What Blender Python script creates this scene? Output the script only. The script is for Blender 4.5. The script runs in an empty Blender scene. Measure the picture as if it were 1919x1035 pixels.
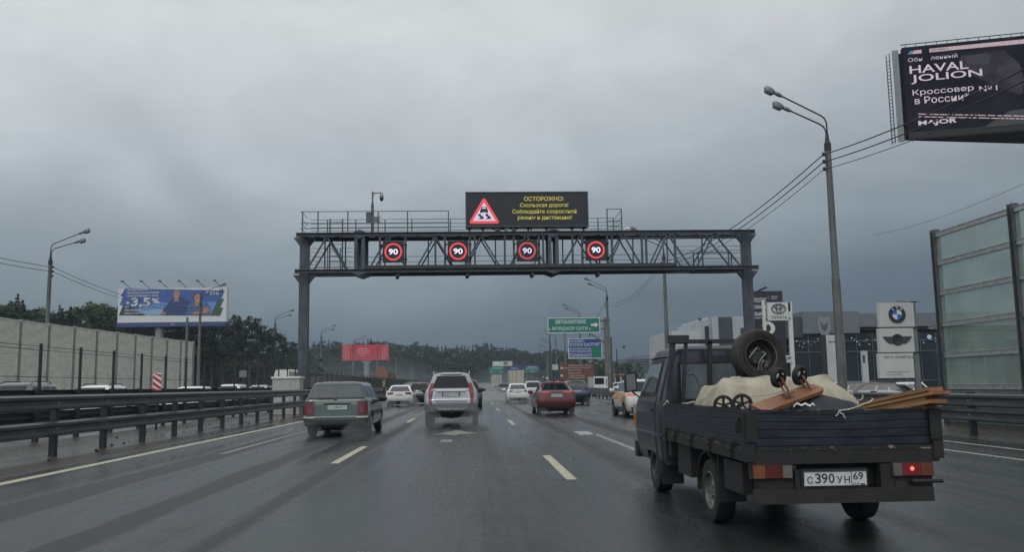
import bpy, bmesh, math, random
from mathutils import Vector, Matrix, noise
random.seed(7)
PI = math.pi
R = math.radians
scene = bpy.context.scene
COL = scene.collection

# ---------------------------------------------------------------- camera
F_PX, CAM_H = 1640.0, 1.32
cam_data = bpy.data.cameras.new("camera")
cam_data.sensor_width = 36.0
cam_data.lens = 36.0 * F_PX / 1919.0
cam_data.clip_start = 0.1
cam_data.clip_end = 6000.0
cam = bpy.data.objects.new("camera", cam_data)
COL.objects.link(cam)
CAMM = Matrix.Rotation(R(-2.66), 3, 'Z') @ Matrix.Rotation(R(90 + 7.14), 3, 'X') @ Matrix.Rotation(R(-0.88), 3, 'Z')
cam.matrix_world = Matrix.Translation((0, 0, CAM_H)) @ CAMM.to_4x4()
scene.camera = cam

# ---------------------------------------------------------------- light
SUN_EL, SUN_AZ = R(48), R(205)          # soft light from behind the camera, high, under a closed cloud cover
scene.view_settings.view_transform = 'Standard'
scene.view_settings.look = 'None'
scene.view_settings.exposure = 0.0
scene.view_settings.gamma = 1.0
scene.view_settings.use_curve_mapping = False
world = bpy.data.worlds.new("World")
scene.world = world
world.use_nodes = True
wn, wl = world.node_tree.nodes, world.node_tree.links
wn.clear()
def wnode(t, **kw):
    n = wn.new(t)
    for k, v in kw.items():
        setattr(n, k, v)
    return n
def wmath(op, a, b=None, c=None, clamp=False):
    n = wnode('ShaderNodeMath', operation=op, use_clamp=clamp)
    for i, v in enumerate((a, b, c)):
        if v is None:
            continue
        if isinstance(v, (int, float)):
            n.inputs[i].default_value = v
        else:
            wl.new(v, n.inputs[i])
    return n.outputs[0]
tc = wnode('ShaderNodeTexCoord')
sep = wnode('ShaderNodeSeparateXYZ')
wl.new(tc.outputs['Generated'], sep.inputs[0])
mp = wnode('ShaderNodeMapping')
mp.inputs['Scale'].default_value = (1.0, 1.0, 1.7)
mp.inputs['Rotation'].default_value = (0.35, 0.25, 0.0)
wl.new(tc.outputs['Generated'], mp.inputs[0])
nz = wnode('ShaderNodeTexNoise')
nz.inputs['Scale'].default_value = 3.2
nz.inputs['Detail'].default_value = 6.0
nz.inputs['Roughness'].default_value = 0.55
nz.inputs['Distortion'].default_value = 0.7
wl.new(mp.outputs[0], nz.inputs['Vector'])
nz2 = wnode('ShaderNodeTexNoise')
nz2.inputs['Scale'].default_value = 1.3
nz2.inputs['Detail'].default_value = 3.0
wl.new(mp.outputs[0], nz2.inputs['Vector'])
leftb = wmath('MULTIPLY', sep.outputs[0], -0.06)
zz = wmath('ADD', sep.outputs[2], leftb)
zz = wmath('ADD', zz, wmath('MULTIPLY_ADD', nz2.outputs[0], 0.09, -0.045))
zz = wmath('ADD', zz, wmath('MULTIPLY_ADD', nz.outputs[0], 0.07, -0.035))
ramp = wnode('ShaderNodeValToRGB')
cr = ramp.color_ramp
SKY = [(0.0, (.080, .118, .160)), (.06, (.086, .127, .170)), (.095, (.128, .173, .215)), (.13, (.215, .266, .305)), (.20, (.345, .395, .435)), (.25, (.47, .515, .56)), (.39, (.66, .695, .705)), (1.0, (.75, .76, .755))]
cr.elements[0].position, cr.elements[0].color = SKY[0][0], (*SKY[0][1], 1)
cr.elements[1].position, cr.elements[1].color = SKY[-1][0], (*SKY[-1][1], 1)
for p_, c_ in SKY[1:-1]:
    e = cr.elements.new(p_)
    e.color = (*c_, 1)
wl.new(zz, ramp.inputs[0])
back = wmath('MULTIPLY_ADD', wmath('MULTIPLY_ADD', sep.outputs[1], -1.0, 0.15, clamp=True), 0.95, 1.0)   # the sky behind is brighter than the storm ahead
gain = wmath('MULTIPLY', back, wmath('MULTIPLY_ADD', nz.outputs[0], 0.50, 0.75))
gain = wmath('MULTIPLY', gain, wmath('MULTIPLY_ADD', sep.outputs[0], -0.10, 1.0))
nz3 = wnode('ShaderNodeTexNoise')
nz3.inputs['Scale'].default_value = 7.0
nz3.inputs['Detail'].default_value = 5.0
nz3.inputs['Roughness'].default_value = 0.6
nz3.inputs['Distortion'].default_value = 0.8
wl.new(mp.outputs[0], nz3.inputs['Vector'])
gain = wmath('MULTIPLY', gain, wmath('MULTIPLY_ADD', nz3.outputs[0], 0.26, 0.87))
gain = wmath('MULTIPLY', gain, 10.0)
vm = wnode('ShaderNodeVectorMath', operation='SCALE')
wl.new(ramp.outputs[0], vm.inputs[0])
wl.new(gain, vm.inputs['Scale'])
sky = wnode('ShaderNodeTexSky', sky_type='NISHITA', sun_disc=False, sun_elevation=SUN_EL, sun_rotation=SUN_AZ)
add = wnode('ShaderNodeMix', data_type='RGBA', blend_type='MIX')
add.inputs['Factor'].default_value = 0.03
wl.new(vm.outputs[0], add.inputs['A'])
wl.new(sky.outputs[0], add.inputs['B'])
bg = wnode('ShaderNodeBackground')
bg.inputs['Strength'].default_value = 0.1
wl.new(add.outputs['Result'], bg.inputs['Color'])
wo = wnode('ShaderNodeOutputWorld')
wl.new(bg.outputs[0], wo.inputs['Surface'])

sun_data = bpy.data.lights.new("sun", 'SUN')
sun_data.energy = 0.6
sun_data.angle = R(25)
sun_data.color = (1.0, 0.97, 0.93)
sun = bpy.data.objects.new("sun", sun_data)
COL.objects.link(sun)
sd = Vector((math.sin(SUN_AZ) * math.cos(SUN_EL), math.cos(SUN_AZ) * math.cos(SUN_EL), math.sin(SUN_EL)))
sun.rotation_euler = sd.to_track_quat('Z', 'Y').to_euler()

# ---------------------------------------------------------------- helpers
def P(px, py, Y):
    """the place at distance Y down the road that the photograph shows at (px, py)"""
    v = CAMM @ Vector((px - 959.5, 517.5 - py, -F_PX))
    k = Y / v.y
    return Vector((v.x * k, Y, CAM_H + v.z * k))
def bend(Y):
    return max(0.0, Y - 40.0) ** 2 / 7400.0          # the road turns gently to the right

_mats = {}
def mat(name, col, rough=.5, metal=0.0, var=.18, scale=6.0, bump=0.0, spec=.5, coat=0.0, emit=0.0, stretch=(1, 1, 1), col2=None, thresh=None, rvar=0.0):
    """procedural principled material: a base colour mottled by noise, optional second colour in patches, optional bump"""
    if name in _mats:
        return _mats[name]
    m = bpy.data.materials.new(name)
    m.use_nodes = True
    nt = m.node_tree
    b = nt.nodes['Principled BSDF']
    b.inputs['Roughness'].default_value = rough
    b.inputs['Metallic'].default_value = metal
    b.inputs['Specular IOR Level'].default_value = spec
    b.inputs['Coat Weight'].default_value = coat
    b.inputs['Coat Roughness'].default_value = .08
    t = nt.nodes.new('ShaderNodeTexCoord')
    mpn = nt.nodes.new('ShaderNodeMapping')
    mpn.inputs['Scale'].default_value = stretch
    nt.links.new(t.outputs['Object'], mpn.inputs[0])
    n = nt.nodes.new('ShaderNodeTexNoise')
    n.inputs['Scale'].default_value = scale
    n.inputs['Detail'].default_value = 5.0
    n.inputs['Roughness'].default_value = .6
    nt.links.new(mpn.outputs[0], n.inputs['Vector'])
    rp = nt.nodes.new('ShaderNodeValToRGB')
    c2 = col2 if col2 else tuple(min(1, c * (1 + var)) for c in col)
    c1 = col if col2 else tuple(c * (1 - var) for c in col)
    lo, hi = thresh if thresh else (.3, .7)
    rp.color_ramp.elements[0].position, rp.color_ramp.elements[0].color = lo, (*c1, 1)
    rp.color_ramp.elements[1].position, rp.color_ramp.elements[1].color = hi, (*c2, 1)
    nt.links.new(n.outputs[0], rp.inputs[0])
    nt.links.new(rp.outputs[0], b.inputs['Base Color'])
    if emit:
        nt.links.new(rp.outputs[0], b.inputs['Emission Color'])
        b.inputs['Emission Strength'].default_value = emit
    if rvar:
        mr = nt.nodes.new('ShaderNodeMapRange')
        mr.inputs['To Min'].default_value = max(0.02, rough - rvar)
        mr.inputs['To Max'].default_value = min(1, rough + rvar)
        nt.links.new(n.outputs[0], mr.inputs['Value'])
        nt.links.new(mr.outputs[0], b.inputs['Roughness'])
    if bump:
        bp = nt.nodes.new('ShaderNodeBump')
        bp.inputs['Strength'].default_value = bump
        bp.inputs['Distance'].default_value = .02
        nt.links.new(n.outputs[0], bp.inputs['Height'])
        nt.links.new(bp.outputs[0], b.inputs['Normal'])
    _mats[name] = m
    return m

class MB:
    """collects shapes into one mesh"""
    def __init__(s):
        s.v, s.f, s.mi, s.cur = [], [], [], 0
    def face(s, pts):
        k = len(s.v)
        s.v += [Vector(p) for p in pts]
        s.f.append(tuple(range(k, k + len(pts))))
        s.mi.append(s.cur)
    def box(s, c, d, m=None):
        hx, hy, hz = d[0] / 2, d[1] / 2, d[2] / 2
        k = len(s.v)
        c = Vector(c)
        for z in (-hz, hz):
            for x, y in ((-hx, -hy), (hx, -hy), (hx, hy), (-hx, hy)):
                p = Vector((x, y, z))
                s.v.append(c + (m @ p if m else p))
        for f in ((3, 2, 1, 0), (4, 5, 6, 7), (0, 1, 5, 4), (1, 2, 6, 5), (2, 3, 7, 6), (3, 0, 4, 7)):
            s.f.append(tuple(k + i for i in f))
            s.mi.append(s.cur)
        return s
    def bb(s, x0, x1, y0, y1, z0, z1):
        return s.box(((x0 + x1) / 2, (y0 + y1) / 2, (z0 + z1) / 2), (abs(x1 - x0), abs(y1 - y0), abs(z1 - z0)))
    def bar(s, p, q, w, h=None):
        """rectangular bar from p to q; h along the more vertical direction"""
        p, q = Vector(p), Vector(q)
        h = h or w
        d = q - p
        L = d.length
        d.normalize()
        up = Vector((0, 0, 1)) if abs(d.z) < .95 else Vector((0, 1, 0))
        x = d.cross(up).normalized()
        z = x.cross(d).normalized()
        m = Matrix((x, d, z)).transposed()
        return s.box((p + q) / 2, (w, L, h), m)
    def tube(s, pts, r, n=8, cap=True):
        pts = [Vector(p) for p in pts]
        rs = r if isinstance(r, (list, tuple)) else [r] * len(pts)
        k0 = len(s.v)
        prev = None
        for i, p in enumerate(pts):
            a = pts[max(0, i - 1)]
            b = pts[min(len(pts) - 1, i + 1)]
            d = (b - a).normalized()
            if prev is None:
                ref = Vector((0, 0, 1)) if abs(d.z) < .9 else Vector((1, 0, 0))
                x = d.cross(ref).normalized()
            else:
                x = (prev - d * prev.dot(d)).normalized()
            prev = x
            y = d.cross(x)
            for j in range(n):
                t = 2 * PI * j / n
                s.v.append(p + (x * math.cos(t) + y * math.sin(t)) * rs[i])
        for i in range(len(pts) - 1):
            for j in range(n):
                a = k0 + i * n + j
                b = k0 + i * n + (j + 1) % n
                s.f.append((a, b, b + n, a + n))
                s.mi.append(s.cur)
        if cap:
            s.f.append(tuple(k0 + j for j in reversed(range(n))))
            s.f.append(tuple(k0 + (len(pts) - 1) * n + j for j in range(n)))
            s.mi += [s.cur, s.cur]
        return s
    def lathe(s, prof, m=None, n=28, o=(0, 0, 0), close=False):
        """prof: (radius, height) pairs turned about local z"""
        k0 = len(s.v)
        o = Vector(o)
        for (r, h) in prof:
            for j in range(n):
                t = 2 * PI * j / n
                p = Vector((r * math.cos(t), r * math.sin(t), h))
                s.v.append(o + (m @ p if m else p))
        rows = len(prof)
        for i in range(rows if close else rows - 1):
            for j in range(n):
                a, b = k0 + i * n + j, k0 + i * n + (j + 1) % n
                i2 = (i + 1) % rows
                c, d = k0 + i2 * n + (j + 1) % n, k0 + i2 * n + j
                s.f.append((a, b, c, d))
                s.mi.append(s.cur)
        return s
    def prism(s, pts, h0, h1, ax=(Vector((1, 0, 0)), Vector((0, 0, 1)), Vector((0, 1, 0))), o=(0, 0, 0)):
        """2-D outline (a, b) extruded from h0 to h1 along the third axis of ax"""
        o = Vector(o)
        k = len(s.v)
        n = len(pts)
        for h in (h0, h1):
            for a, b in pts:
                s.v.append(o + ax[0] * a + ax[1] * b + ax[2] * h)
        s.f.append(tuple(k + i for i in range(n)))
        s.f.append(tuple(k + n + i for i in reversed(range(n))))
        s.mi += [s.cur, s.cur]
        for i in range(n):
            j = (i + 1) % n
            s.f.append((k + j, k + i, k + n + i, k + n + j))
            s.mi.append(s.cur)
        return s
    def grid(s, rows):
        k = len(s.v)
        n = len(rows[0])
        for r in rows:
            s.v += [Vector(p) for p in r]
        for i in range(len(rows) - 1):
            for j in range(n - 1):
                a = k + i * n + j
                s.f.append((a, a + 1, a + n + 1, a + n))
                s.mi.append(s.cur)
        return s
    def mesh(s, name, mats, smooth=None, fix=True):
        me = bpy.data.meshes.new(name)
        me.from_pydata([tuple(v) for v in s.v], [], s.f)
        mats = mats if isinstance(mats, (list, tuple)) else [mats]
        for m in mats:
            me.materials.append(m)
        for p, i in zip(me.polygons, s.mi):
            p.material_index = i
        if fix:
            bm = bmesh.new()
            bm.from_mesh(me)
            bmesh.ops.recalc_face_normals(bm, faces=bm.faces)
            bm.to_mesh(me)
            bm.free()
        if smooth:
            for p in me.polygons:
                p.use_smooth = True
            me.set_sharp_from_angle(angle=R(smooth))
        return me
    def build(s, name, mats, parent=None, smooth=None, fix=True):
        o = bpy.data.objects.new(name, s.mesh(name, mats, smooth, fix))
        COL.objects.link(o)
        if parent is not None:
            o.parent = parent
        return o

def tag(o, label=None, cat=None, group=None, kind=None):
    if label: o['label'] = label
    if cat: o['category'] = cat
    if group: o['group'] = group
    if kind: o['kind'] = kind
    return o
def thing(name, label, cat, loc=(0, 0, 0), rz=0.0, group=None):
    o = bpy.data.objects.new(name, None)
    o.empty_display_size = .2
    COL.objects.link(o)
    o.location = loc
    o.rotation_euler = (0, 0, rz)
    return tag(o, label, cat, group)
def kids(o):
    return [c for c in COL.objects if c.parent == o]
def dup(o, loc, rz=None, label=None, group=None, tree=None):
    """a copy of a thing with copies of its parts and their sub-parts"""
    if tree is None:
        tree = [(c, kids(c)) for c in kids(o)]
    r = o.copy()
    COL.objects.link(r)
    r.location = loc
    if rz is not None: r.rotation_euler = (0, 0, rz)
    if label: r['label'] = label
    if group: r['group'] = group
    for c, gs in tree:
        c2 = c.copy()
        COL.objects.link(c2)
        c2.parent = r
        for g in gs:
            g2 = g.copy()
            COL.objects.link(g2)
            g2.parent = c2
    return r

def text_mesh(body, w=None, h=None, bold=0.0, ext=.004, align='CENTER', space=1.0):
    """writing as a mesh in the x-z plane facing -y, fitted to width w and/or height h, centred or left-aligned on the origin"""
    cu = bpy.data.curves.new("writing", 'FONT')
    cu.body = body
    cu.align_x = align
    cu.size = 1.0
    cu.offset = bold
    cu.extrude = 0.0
    cu.resolution_u = 3
    cu.space_character = space
    ob = bpy.data.objects.new("writing", cu)
    COL.objects.link(ob)
    dg = bpy.context.evaluated_depsgraph_get()
    me = bpy.data.meshes.new_from_object(ob.evaluated_get(dg))
    bpy.data.objects.remove(ob)
    bpy.data.curves.remove(cu)
    me.materials.clear()
    xs = [v.co.x for v in me.vertices]
    ys = [v.co.y for v in me.vertices]
    if not xs:
        return me
    x0, x1, y0, y1 = min(xs), max(xs), min(ys), max(ys)
    sx = w / (x1 - x0) if w else None
    sy = h / (y1 - y0) if h else None
    sx = sx or sy
    sy = sy or sx
    ox = (x0 + x1) / 2 if align == 'CENTER' else x0
    oy = (y0 + y1) / 2
    for v in me.vertices:
        v.co = Vector(((v.co.x - ox) * sx, 0.0, (v.co.y - oy) * sy))
    return me
def text(name, body, m, parent, loc, w=None, h=None, bold=0.0, align='CENTER', space=1.0):
    me = text_mesh(body, w, h, bold, 0, align, space)
    me.name = name
    me.materials.append(m)
    o = bpy.data.objects.new(name, me)
    COL.objects.link(o)
    o.parent = parent
    o.location = loc
    return o
# ================================================================ materials of the setting
def road_mat(name, base, dark, tracks, seed, r_lo=.13, r_hi=.42):
    m = bpy.data.materials.new(name)
    m.use_nodes = True
    nt = m.node_tree
    N, L = nt.nodes, nt.links
    b = N['Principled BSDF']
    b.inputs['IOR'].default_value = 1.42
    t = N.new('ShaderNodeTexCoord')
    def noi(scale, st, detail=4, rough=.6, dist=0.0):
        mp_ = N.new('ShaderNodeMapping')
        mp_.inputs['Scale'].default_value = st
        mp_.inputs['Location'].default_value = (seed, seed * 2.3, 0)
        L.new(t.outputs['Object'], mp_.inputs[0])
        n = N.new('ShaderNodeTexNoise')
        n.inputs['Scale'].default_value = scale
        n.inputs['Detail'].default_value = detail
        n.inputs['Roughness'].default_value = rough
        n.inputs['Distortion'].default_value = dist
        L.new(mp_.outputs[0], n.inputs['Vector'])
        return n.outputs[0]
    def mth(op, a, b2=None, c=None, clamp=False):
        n = N.new('ShaderNodeMath')
        n.operation = op
        n.use_clamp = clamp
        for i, v in enumerate((a, b2, c)):
            if v is None: continue
            if isinstance(v, (int, float)): n.inputs[i].default_value = v
            else: L.new(v, n.inputs[i])
        return n.outputs[0]
    streak = noi(1.0, (1.15, .035, 1), 5, .62, .3)      # long bands of thinner and thicker water along the lanes
    patch = noi(.35, (1, .45, 1), 5, .6, .4)
    wet = mth('ADD', mth('MULTIPLY', streak, 1.25), mth('MULTIPLY', patch, .6))
    sp = N.new('ShaderNodeSeparateXYZ')
    L.new(t.outputs['Object'], sp.inputs[0])
    wet = mth('ADD', wet, -.42)
    for xc, wd, am in tracks:                           # wheel tracks swept of water
        d = mth('ABSOLUTE', mth('ADD', mth('ADD', sp.outputs[0], -xc), mth('MULTIPLY_ADD', streak, .5, -.25)))
        wet = mth('ADD', wet, mth('MULTIPLY', mth('MULTIPLY_ADD', d, -1.0 / wd, 1.0, clamp=True), am))
    fine = noi(70, (1, 1, 1), 3, .7)
    grit = noi(9, (1, .35, 1), 6, .75)
    wet = mth('ADD', wet, mth('MULTIPLY_ADD', grit, .55, -.275))
    wet = mth('MULTIPLY_ADD', wet, 1.9, -.62, clamp=True)
    mr = N.new('ShaderNodeMapRange')
    mr.inputs['To Min'].default_value = r_lo
    mr.inputs['To Max'].default_value = r_hi
    L.new(wet, mr.inputs['Value'])
    L.new(mth('ADD', mr.outputs[0], mth('MULTIPLY_ADD', fine, .10, -.05)), b.inputs['Roughness'])
    mx = N.new('ShaderNodeMix')
    mx.data_type = 'RGBA'
    mx.inputs['A'].default_value = (*base, 1)
    mx.inputs['B'].default_value = (*dark, 1)
    L.new(wet, mx.inputs['Factor'])
    mv = N.new('ShaderNodeMix')
    mv.data_type = 'RGBA'
    mv.blend_type = 'MULTIPLY'
    mv.inputs['Factor'].default_value = .55
    L.new(mx.outputs['Result'], mv.inputs['A'])
    rp = N.new('ShaderNodeValToRGB')
    rp.color_ramp.elements[0].position = .3
    rp.color_ramp.elements[0].color = (.35, .35, .35, 1)
    rp.color_ramp.elements[1].position = .7
    L.new(fine, rp.inputs[0])
    L.new(rp.outputs[0], mv.inputs['B'])
    L.new(mv.outputs['Result'], b.inputs['Base Color'])
    bp = N.new('ShaderNodeBump')
    bp.inputs['Strength'].default_value = .24
    bp.inputs['Distance'].default_value = .012
    L.new(mth('ADD', fine, mth('MULTIPLY', noi(14, (1, .4, 1), 3), .45)), bp.inputs['Height'])
    L.new(bp.outputs[0], b.inputs['Normal'])
    return m

M_ASPH = road_mat('wet_asphalt', (.038, .041, .041), (.015, .016, .017),
                  [(-5.2, .42, .95), (-3.55, .36, .8), (-2.25, .2, .4), (-1.45, .4, .15), (.35, .4, .12), (2.5, .4, .4), (4.1, .4, .35), (6.3, .4, .3), (7.8, .4, .3)], 3.1, .10, .50)
M_ASPH2 = road_mat('wet_asphalt_other', (.04, .042, .043), (.026, .027, .028), [], 9.4)
M_MUD = road_mat('wet_median', (.072, .064, .055), (.034, .031, .027), [], 5.7, .14, .65)
M_LOT = road_mat('wet_lot', (.06, .06, .058), (.04, .04, .04), [], 1.7, .2, .6)
M_GRASS = mat('wet_grass', (.030, .042, .018), .8, var=.5, scale=.6, bump=.5)
M_PAINT = mat('road_paint', (.26, .25, .16), .45, var=.35, scale=9, col2=(.45, .44, .31), thresh=(.3, .55))
M_PAINT_OLD = mat('worn_road_paint', (.10, .10, .085), .4, scale=14, col2=(.33, .33, .28), thresh=(.40, .62))
M_PAINT_W = mat('white_road_paint', (.16, .165, .15), .4, scale=16, col2=(.42, .43, .40), thresh=(.35, .6))
M_STEEL = mat('galvanised_steel', (.090, .099, .104), .42, .55, var=.35, scale=3.0, stretch=(1, .3, 2), rvar=.1)
M_STEEL_D = mat('dark_steel', (.022, .025, .028), .5, .3, var=.35, scale=4)
M_GANTRY = mat('gantry_paint', (.058, .068, .080), .5, .25, var=.45, scale=2.2, rvar=.12, stretch=(1, 1, .5))
M_CONC = mat('wet_concrete', (.10, .105, .10), .6, var=.4, scale=2.5, bump=.2, stretch=(1, 1, .3))
M_WHITE = mat('white_paint', (.62, .62, .58), .4, var=.12, scale=3)
M_BLACK = mat('black_plastic', (.012, .013, .014), .5, var=.4, scale=9)
M_NOISE = mat('barrier_panel', (.72, .71, .62), .5, var=.16, scale=.9, stretch=(1, 1, 2.2))
M_WOOD_TRUNK = mat('bark', (.045, .033, .025), .9, var=.4, scale=4, stretch=(1, 1, .2))
M_WIRE = mat('cable_black', (.012, .013, .015), .6)

def smooth_x(X, Y):
    return X + bend(Y)
def ribbon(name, x0, x1, ya, yb, z, m, parent=None, step=5.0, nx=1, build=True, mb=None):
    mb = mb or MB()
    n = max(1, int((yb - ya) / step))
    rows = []
    for i in range(n + 1):
        Y = ya + (yb - ya) * i / n
        rows.append([(x0 + (x1 - x0) * j / nx + bend(Y), Y, z) for j in range(nx + 1)])
    mb.grid(rows)
    return mb.build(name, m, parent) if build else mb

# ================================================================ ground, roads, markings
g = MB()
g.grid([[(x, y, -.05 if x < 14 else -.62) for x in (-1500, -500, -100, 0, 13.9, 14.5, 100, 500, 1500)] for y in (-300, -20, 60, 200, 600, 1800)])
tag(g.build('ground', M_GRASS), kind='structure')
tag(ribbon('road', -7.35, 11.0, -12, 620, 0.0, M_ASPH), kind='structure')
tag(ribbon('median', -12.6, -7.35, -12, 620, -.006, M_MUD), kind='structure')
tag(ribbon('opposite_road', -29.5, -12.6, -12, 620, -.010, M_ASPH2), kind='structure')
tag(ribbon('shoulder', 11.0, 14.6, -12, 620, -.008, M_MUD), kind='structure')
lot = MB()
lot.grid([[(smooth_x(14.6, y), y, -.02), (smooth_x(18.5, y), y, -.5), (150, y, -.5)] for y in (-12, 30, 60, 100, 160, 210)])
tag(lot.build('car_park', M_LOT), kind='structure')
def marking(name, m, quads):
    mb = MB()
    for (X, ya, yb, w) in quads:
        ribbon(None, X - w / 2, X + w / 2, ya, yb, .004, m, step=4, build=False, mb=mb)
    return tag(mb.build(name, m), kind='structure')
marking('road_edge_line', M_PAINT, [(-6.9, 2, 500, .20)])
marking('road_lane_dashes', M_PAINT, [(-2.45, 15.8 + 17.3 * k, 20.2 + 17.3 * k, .15) for k in range(-1, 12) if k != 0.5] + [(1.37, 12.4 + 17.3 * k, 16.7 + 17.3 * k, .15) for k in range(12)] + [(5.1, 32.9 + 17.3 * k, 36.9 + 17.3 * k, .10) for k in range(-2, 12) if k])
marking('road_worn_line', M_PAINT_OLD, [(-5.2, 18.6, 29, .11), (-5.2, 40, 52, .11), (3.24, 17.0, 23.6, .15)])
marking('road_worn_patch', M_PAINT_W, [(3.02, 23.2, 25.0, .42), (8.83, 8, 16.6, .12), (10.05, 4, 300, .13), (-12.9, 4, 300, .13)])
ar = MB()
ar.face([(-.62, 24.2, .004), (-.52, 24.0, .004), (-.30, 24.6, .004), (.18, 24.9, .004), (-.22, 25.9, .004), (-.50, 26.9, .004), (-.80, 25.6, .004), (-1.12, 24.4, .004), (-.82, 24.75, .004)])
ar.face([(-.78, 21.2, .004), (-.5, 21.2, .004), (-.52, 22.2, .004), (-.8, 22.2, .004)])
tag(ar.build('road_arrow', M_PAINT_OLD), kind='structure')
pt = MB()
pt.face([(1.08, 12.45, .002), (1.32, 12.45, .002), (1.30, 13.9, .002), (1.10, 14.0, .002)])
tag(pt.build('road_patch', mat('green_patch', (.016, .04, .034), .25)), kind='structure')

rg = random.Random(21)
mb = MB()
for _ in range(60):
    x_, y_ = rg.uniform(-11.6, -7.6), rg.uniform(10, 60)
    r_ = rg.uniform(.012, .035)
    mb.tube([(x_ - r_, y_, .0), (x_ - r_ * .5, y_ + rg.uniform(-r_, r_), r_ * .7), (x_ + r_ * .5, y_ + rg.uniform(-r_, r_), r_ * .6), (x_ + r_, y_, .0)], [r_ * .3, r_ * .8, r_ * .7, r_ * .3], 6)
tag(mb.build('litter', mat('litter_dark', (.020, .019, .017), .7, col2=(.075, .068, .055), thresh=(.45, .6), scale=1.5)), kind='stuff')

# ================================================================ guard rails
def w_profile(h=.31, d=.08):
    """double-wave beam cross-section: (offset towards traffic, height)"""
    t = .012
    o = [(0, 0), (d * .25, .01), (d, h * .12), (d, h * .28), (d * .2, h * .42), (d * .2, h * .58), (d, h * .72), (d, h * .88), (d * .25, h - .01), (0, h)]
    return o + [(x - t, z) for x, z in reversed(o)]
def beam_mesh(X, ya, yb, z0, side, mb=None, h=.31, step=6.0):
    mb = mb or MB()
    pr = w_profile(h)
    n = max(1, int((yb - ya) / step))
    rows = []
    for i in range(n + 1):
        Y = ya + (yb - ya) * i / n
        rows.append([(X + bend(Y) + side * a, Y, z0 + b) for a, b in pr] + [(X + bend(Y) + side * pr[0][0], Y, z0 + pr[0][1])])
    mb.grid(rows)
    return mb
def rail(name, label, X, side, beams, ya, yb, post_h, post_to, sp=2.5, phase=0.0, m=None, pm=None, both=False):
    t = thing(name, label, 'guard rail', (X, 0, 0))
    for z0 in beams:
        beam_mesh(0, ya, yb, z0, side).build('beam', m or M_STEEL, t, smooth=35)
        if both:
            beam_mesh(-.26 * side, ya, yb, z0, -side).build('beam', m or M_STEEL, t, smooth=35)
    pmb = MB()
    pmb.bb(-.06 if not both else -.16, .06 if not both else -.04, -.075, .075, -.1, post_h)
    for z0 in beams:
        pmb.bb(-.05, .05 * 1, -.05, .05, z0 + .08, z0 + .23) if not both else None
    me = pmb.mesh('post', pm or M_STEEL_D)
    bolts = MB()
    Y = ya + phase
    k = 0
    while Y < post_to and k < 98:
        o = bpy.data.objects.new('post', me)
        COL.objects.link(o)
        o.parent = t
        o.location = (bend(Y) - side * .055, Y, 0)
        for z0 in beams:
            bolts.box((bend(Y) + side * .02, Y, z0 + .155), (.02, .03, .03))
        Y += sp
        k += 1
    bolts.build('bolts', mat('bolt_zinc', (.6, .6, .6), .3, .3), t)['kind'] = 'stuff'
    return t
rail('guard_rail', 'double grey steel guard rail along the yellow edge line left of the lanes', -8.72, 1, (.41, .955), 4.0, 420, 1.2, 230, phase=0.0)
rail('guard_rail', 'dark double guard rail under the post fence on the far side of the median', -12.05, -1, (.48, 1.08), 4.0, 420, 1.42, 180, phase=0.9, m=M_STEEL_D)
rail('guard_rail', 'steel guard rail at the foot of the glass noise barrier, right roadside', 11.6, -1, (.33, .66), 4.0, 420, 1.0, 230, phase=1.2)

# post fence of the median
ft = thing('median_fence', 'dark post and wire fence standing on the median guard rail', 'fence', (-12.0, 0, 0))
pmb = MB()
pmb.bb(-.03, .03, -.04, .04, .9, 2.66)
pmb.bb(-.035, .035, -.045, .045, 2.66, 2.68)
pme = pmb.mesh('post', M_STEEL_D)
Y = 12.5
while Y < 256:
    o = bpy.data.objects.new('post', pme)
    COL.objects.link(o)
    o.parent = ft
    o.location = (bend(Y), Y, 0)
    Y += 2.5
for zz_ in (2.6, 2.5, 1.75):
    mb = MB()
    mb.tube([(bend(y_), y_, zz_) for y_ in range(8, 260, 7)], .008, 4)
    mb.build('wire', M_WIRE, ft)
ms = MB()
for i in range(0, 1100):                                     # close-set uprights of the anti-glare screen farther on
    y_ = 58 + i * .18
    ms.bb(bend(y_) - .01, bend(y_) + .01, y_ - .018, y_ + .018, 1.3, 2.45)
ms.build('screen', M_STEEL_D, ft)

# ================================================================ noise barriers
nb = thing('noise_barrier', 'pale ribbed noise barrier wall behind the oncoming lanes', 'barrier wall', (-30.8, 0, 0))
H0 = 6.1
panel = MB()
prof = []
nr = 40
for i in range(nr):
    z = .2 + (H0 - .2) * i / nr
    dz = (H0 - .2) / nr
    prof += [(0, z), (.042, z + dz * .15), (.042, z + dz * .72), (0, z + dz * .9)]
prof.append((0, H0))
panel.grid([[(a, y_, z) for a, z in prof] for y_ in (.1, 3.9)])
panel.bb(-.1, 0, .1, 3.9, .0, H0)
panel.bb(-.12, .08, .1, 3.9, H0, H0 + .06)
pan_me = panel.mesh('panel', M_NOISE, fix=False)
pm_ = MB()
pm_.bb(-.12, .12, -.06, .06, 0, H0 + .10)
post_me = pm_.mesh('post', mat('barrier_post', (.26, .265, .25), .5, .3, var=.3))
for i in range(13):
    Y = 49.0 + 4 * i
    for nm, me in (('panel', pan_me), ('post', post_me)):
        if nm == 'panel' and i == 12: continue
        o = bpy.data.objects.new(nm, me)
        COL.objects.link(o)
        o.parent = nb
        o.location = (bend(Y), Y, .04 * i * .9)
M_GLASS = mat('barrier_glass', (.36, .46, .40), .12, var=.25, scale=.8, spec=.5, stretch=(1, 1, 1.5))
M_GLASS.node_tree.nodes['Principled BSDF'].inputs['Alpha'].default_value = .33
M_ALU = mat('aluminium', (.42, .43, .42), .35, .5, var=.2)
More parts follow.
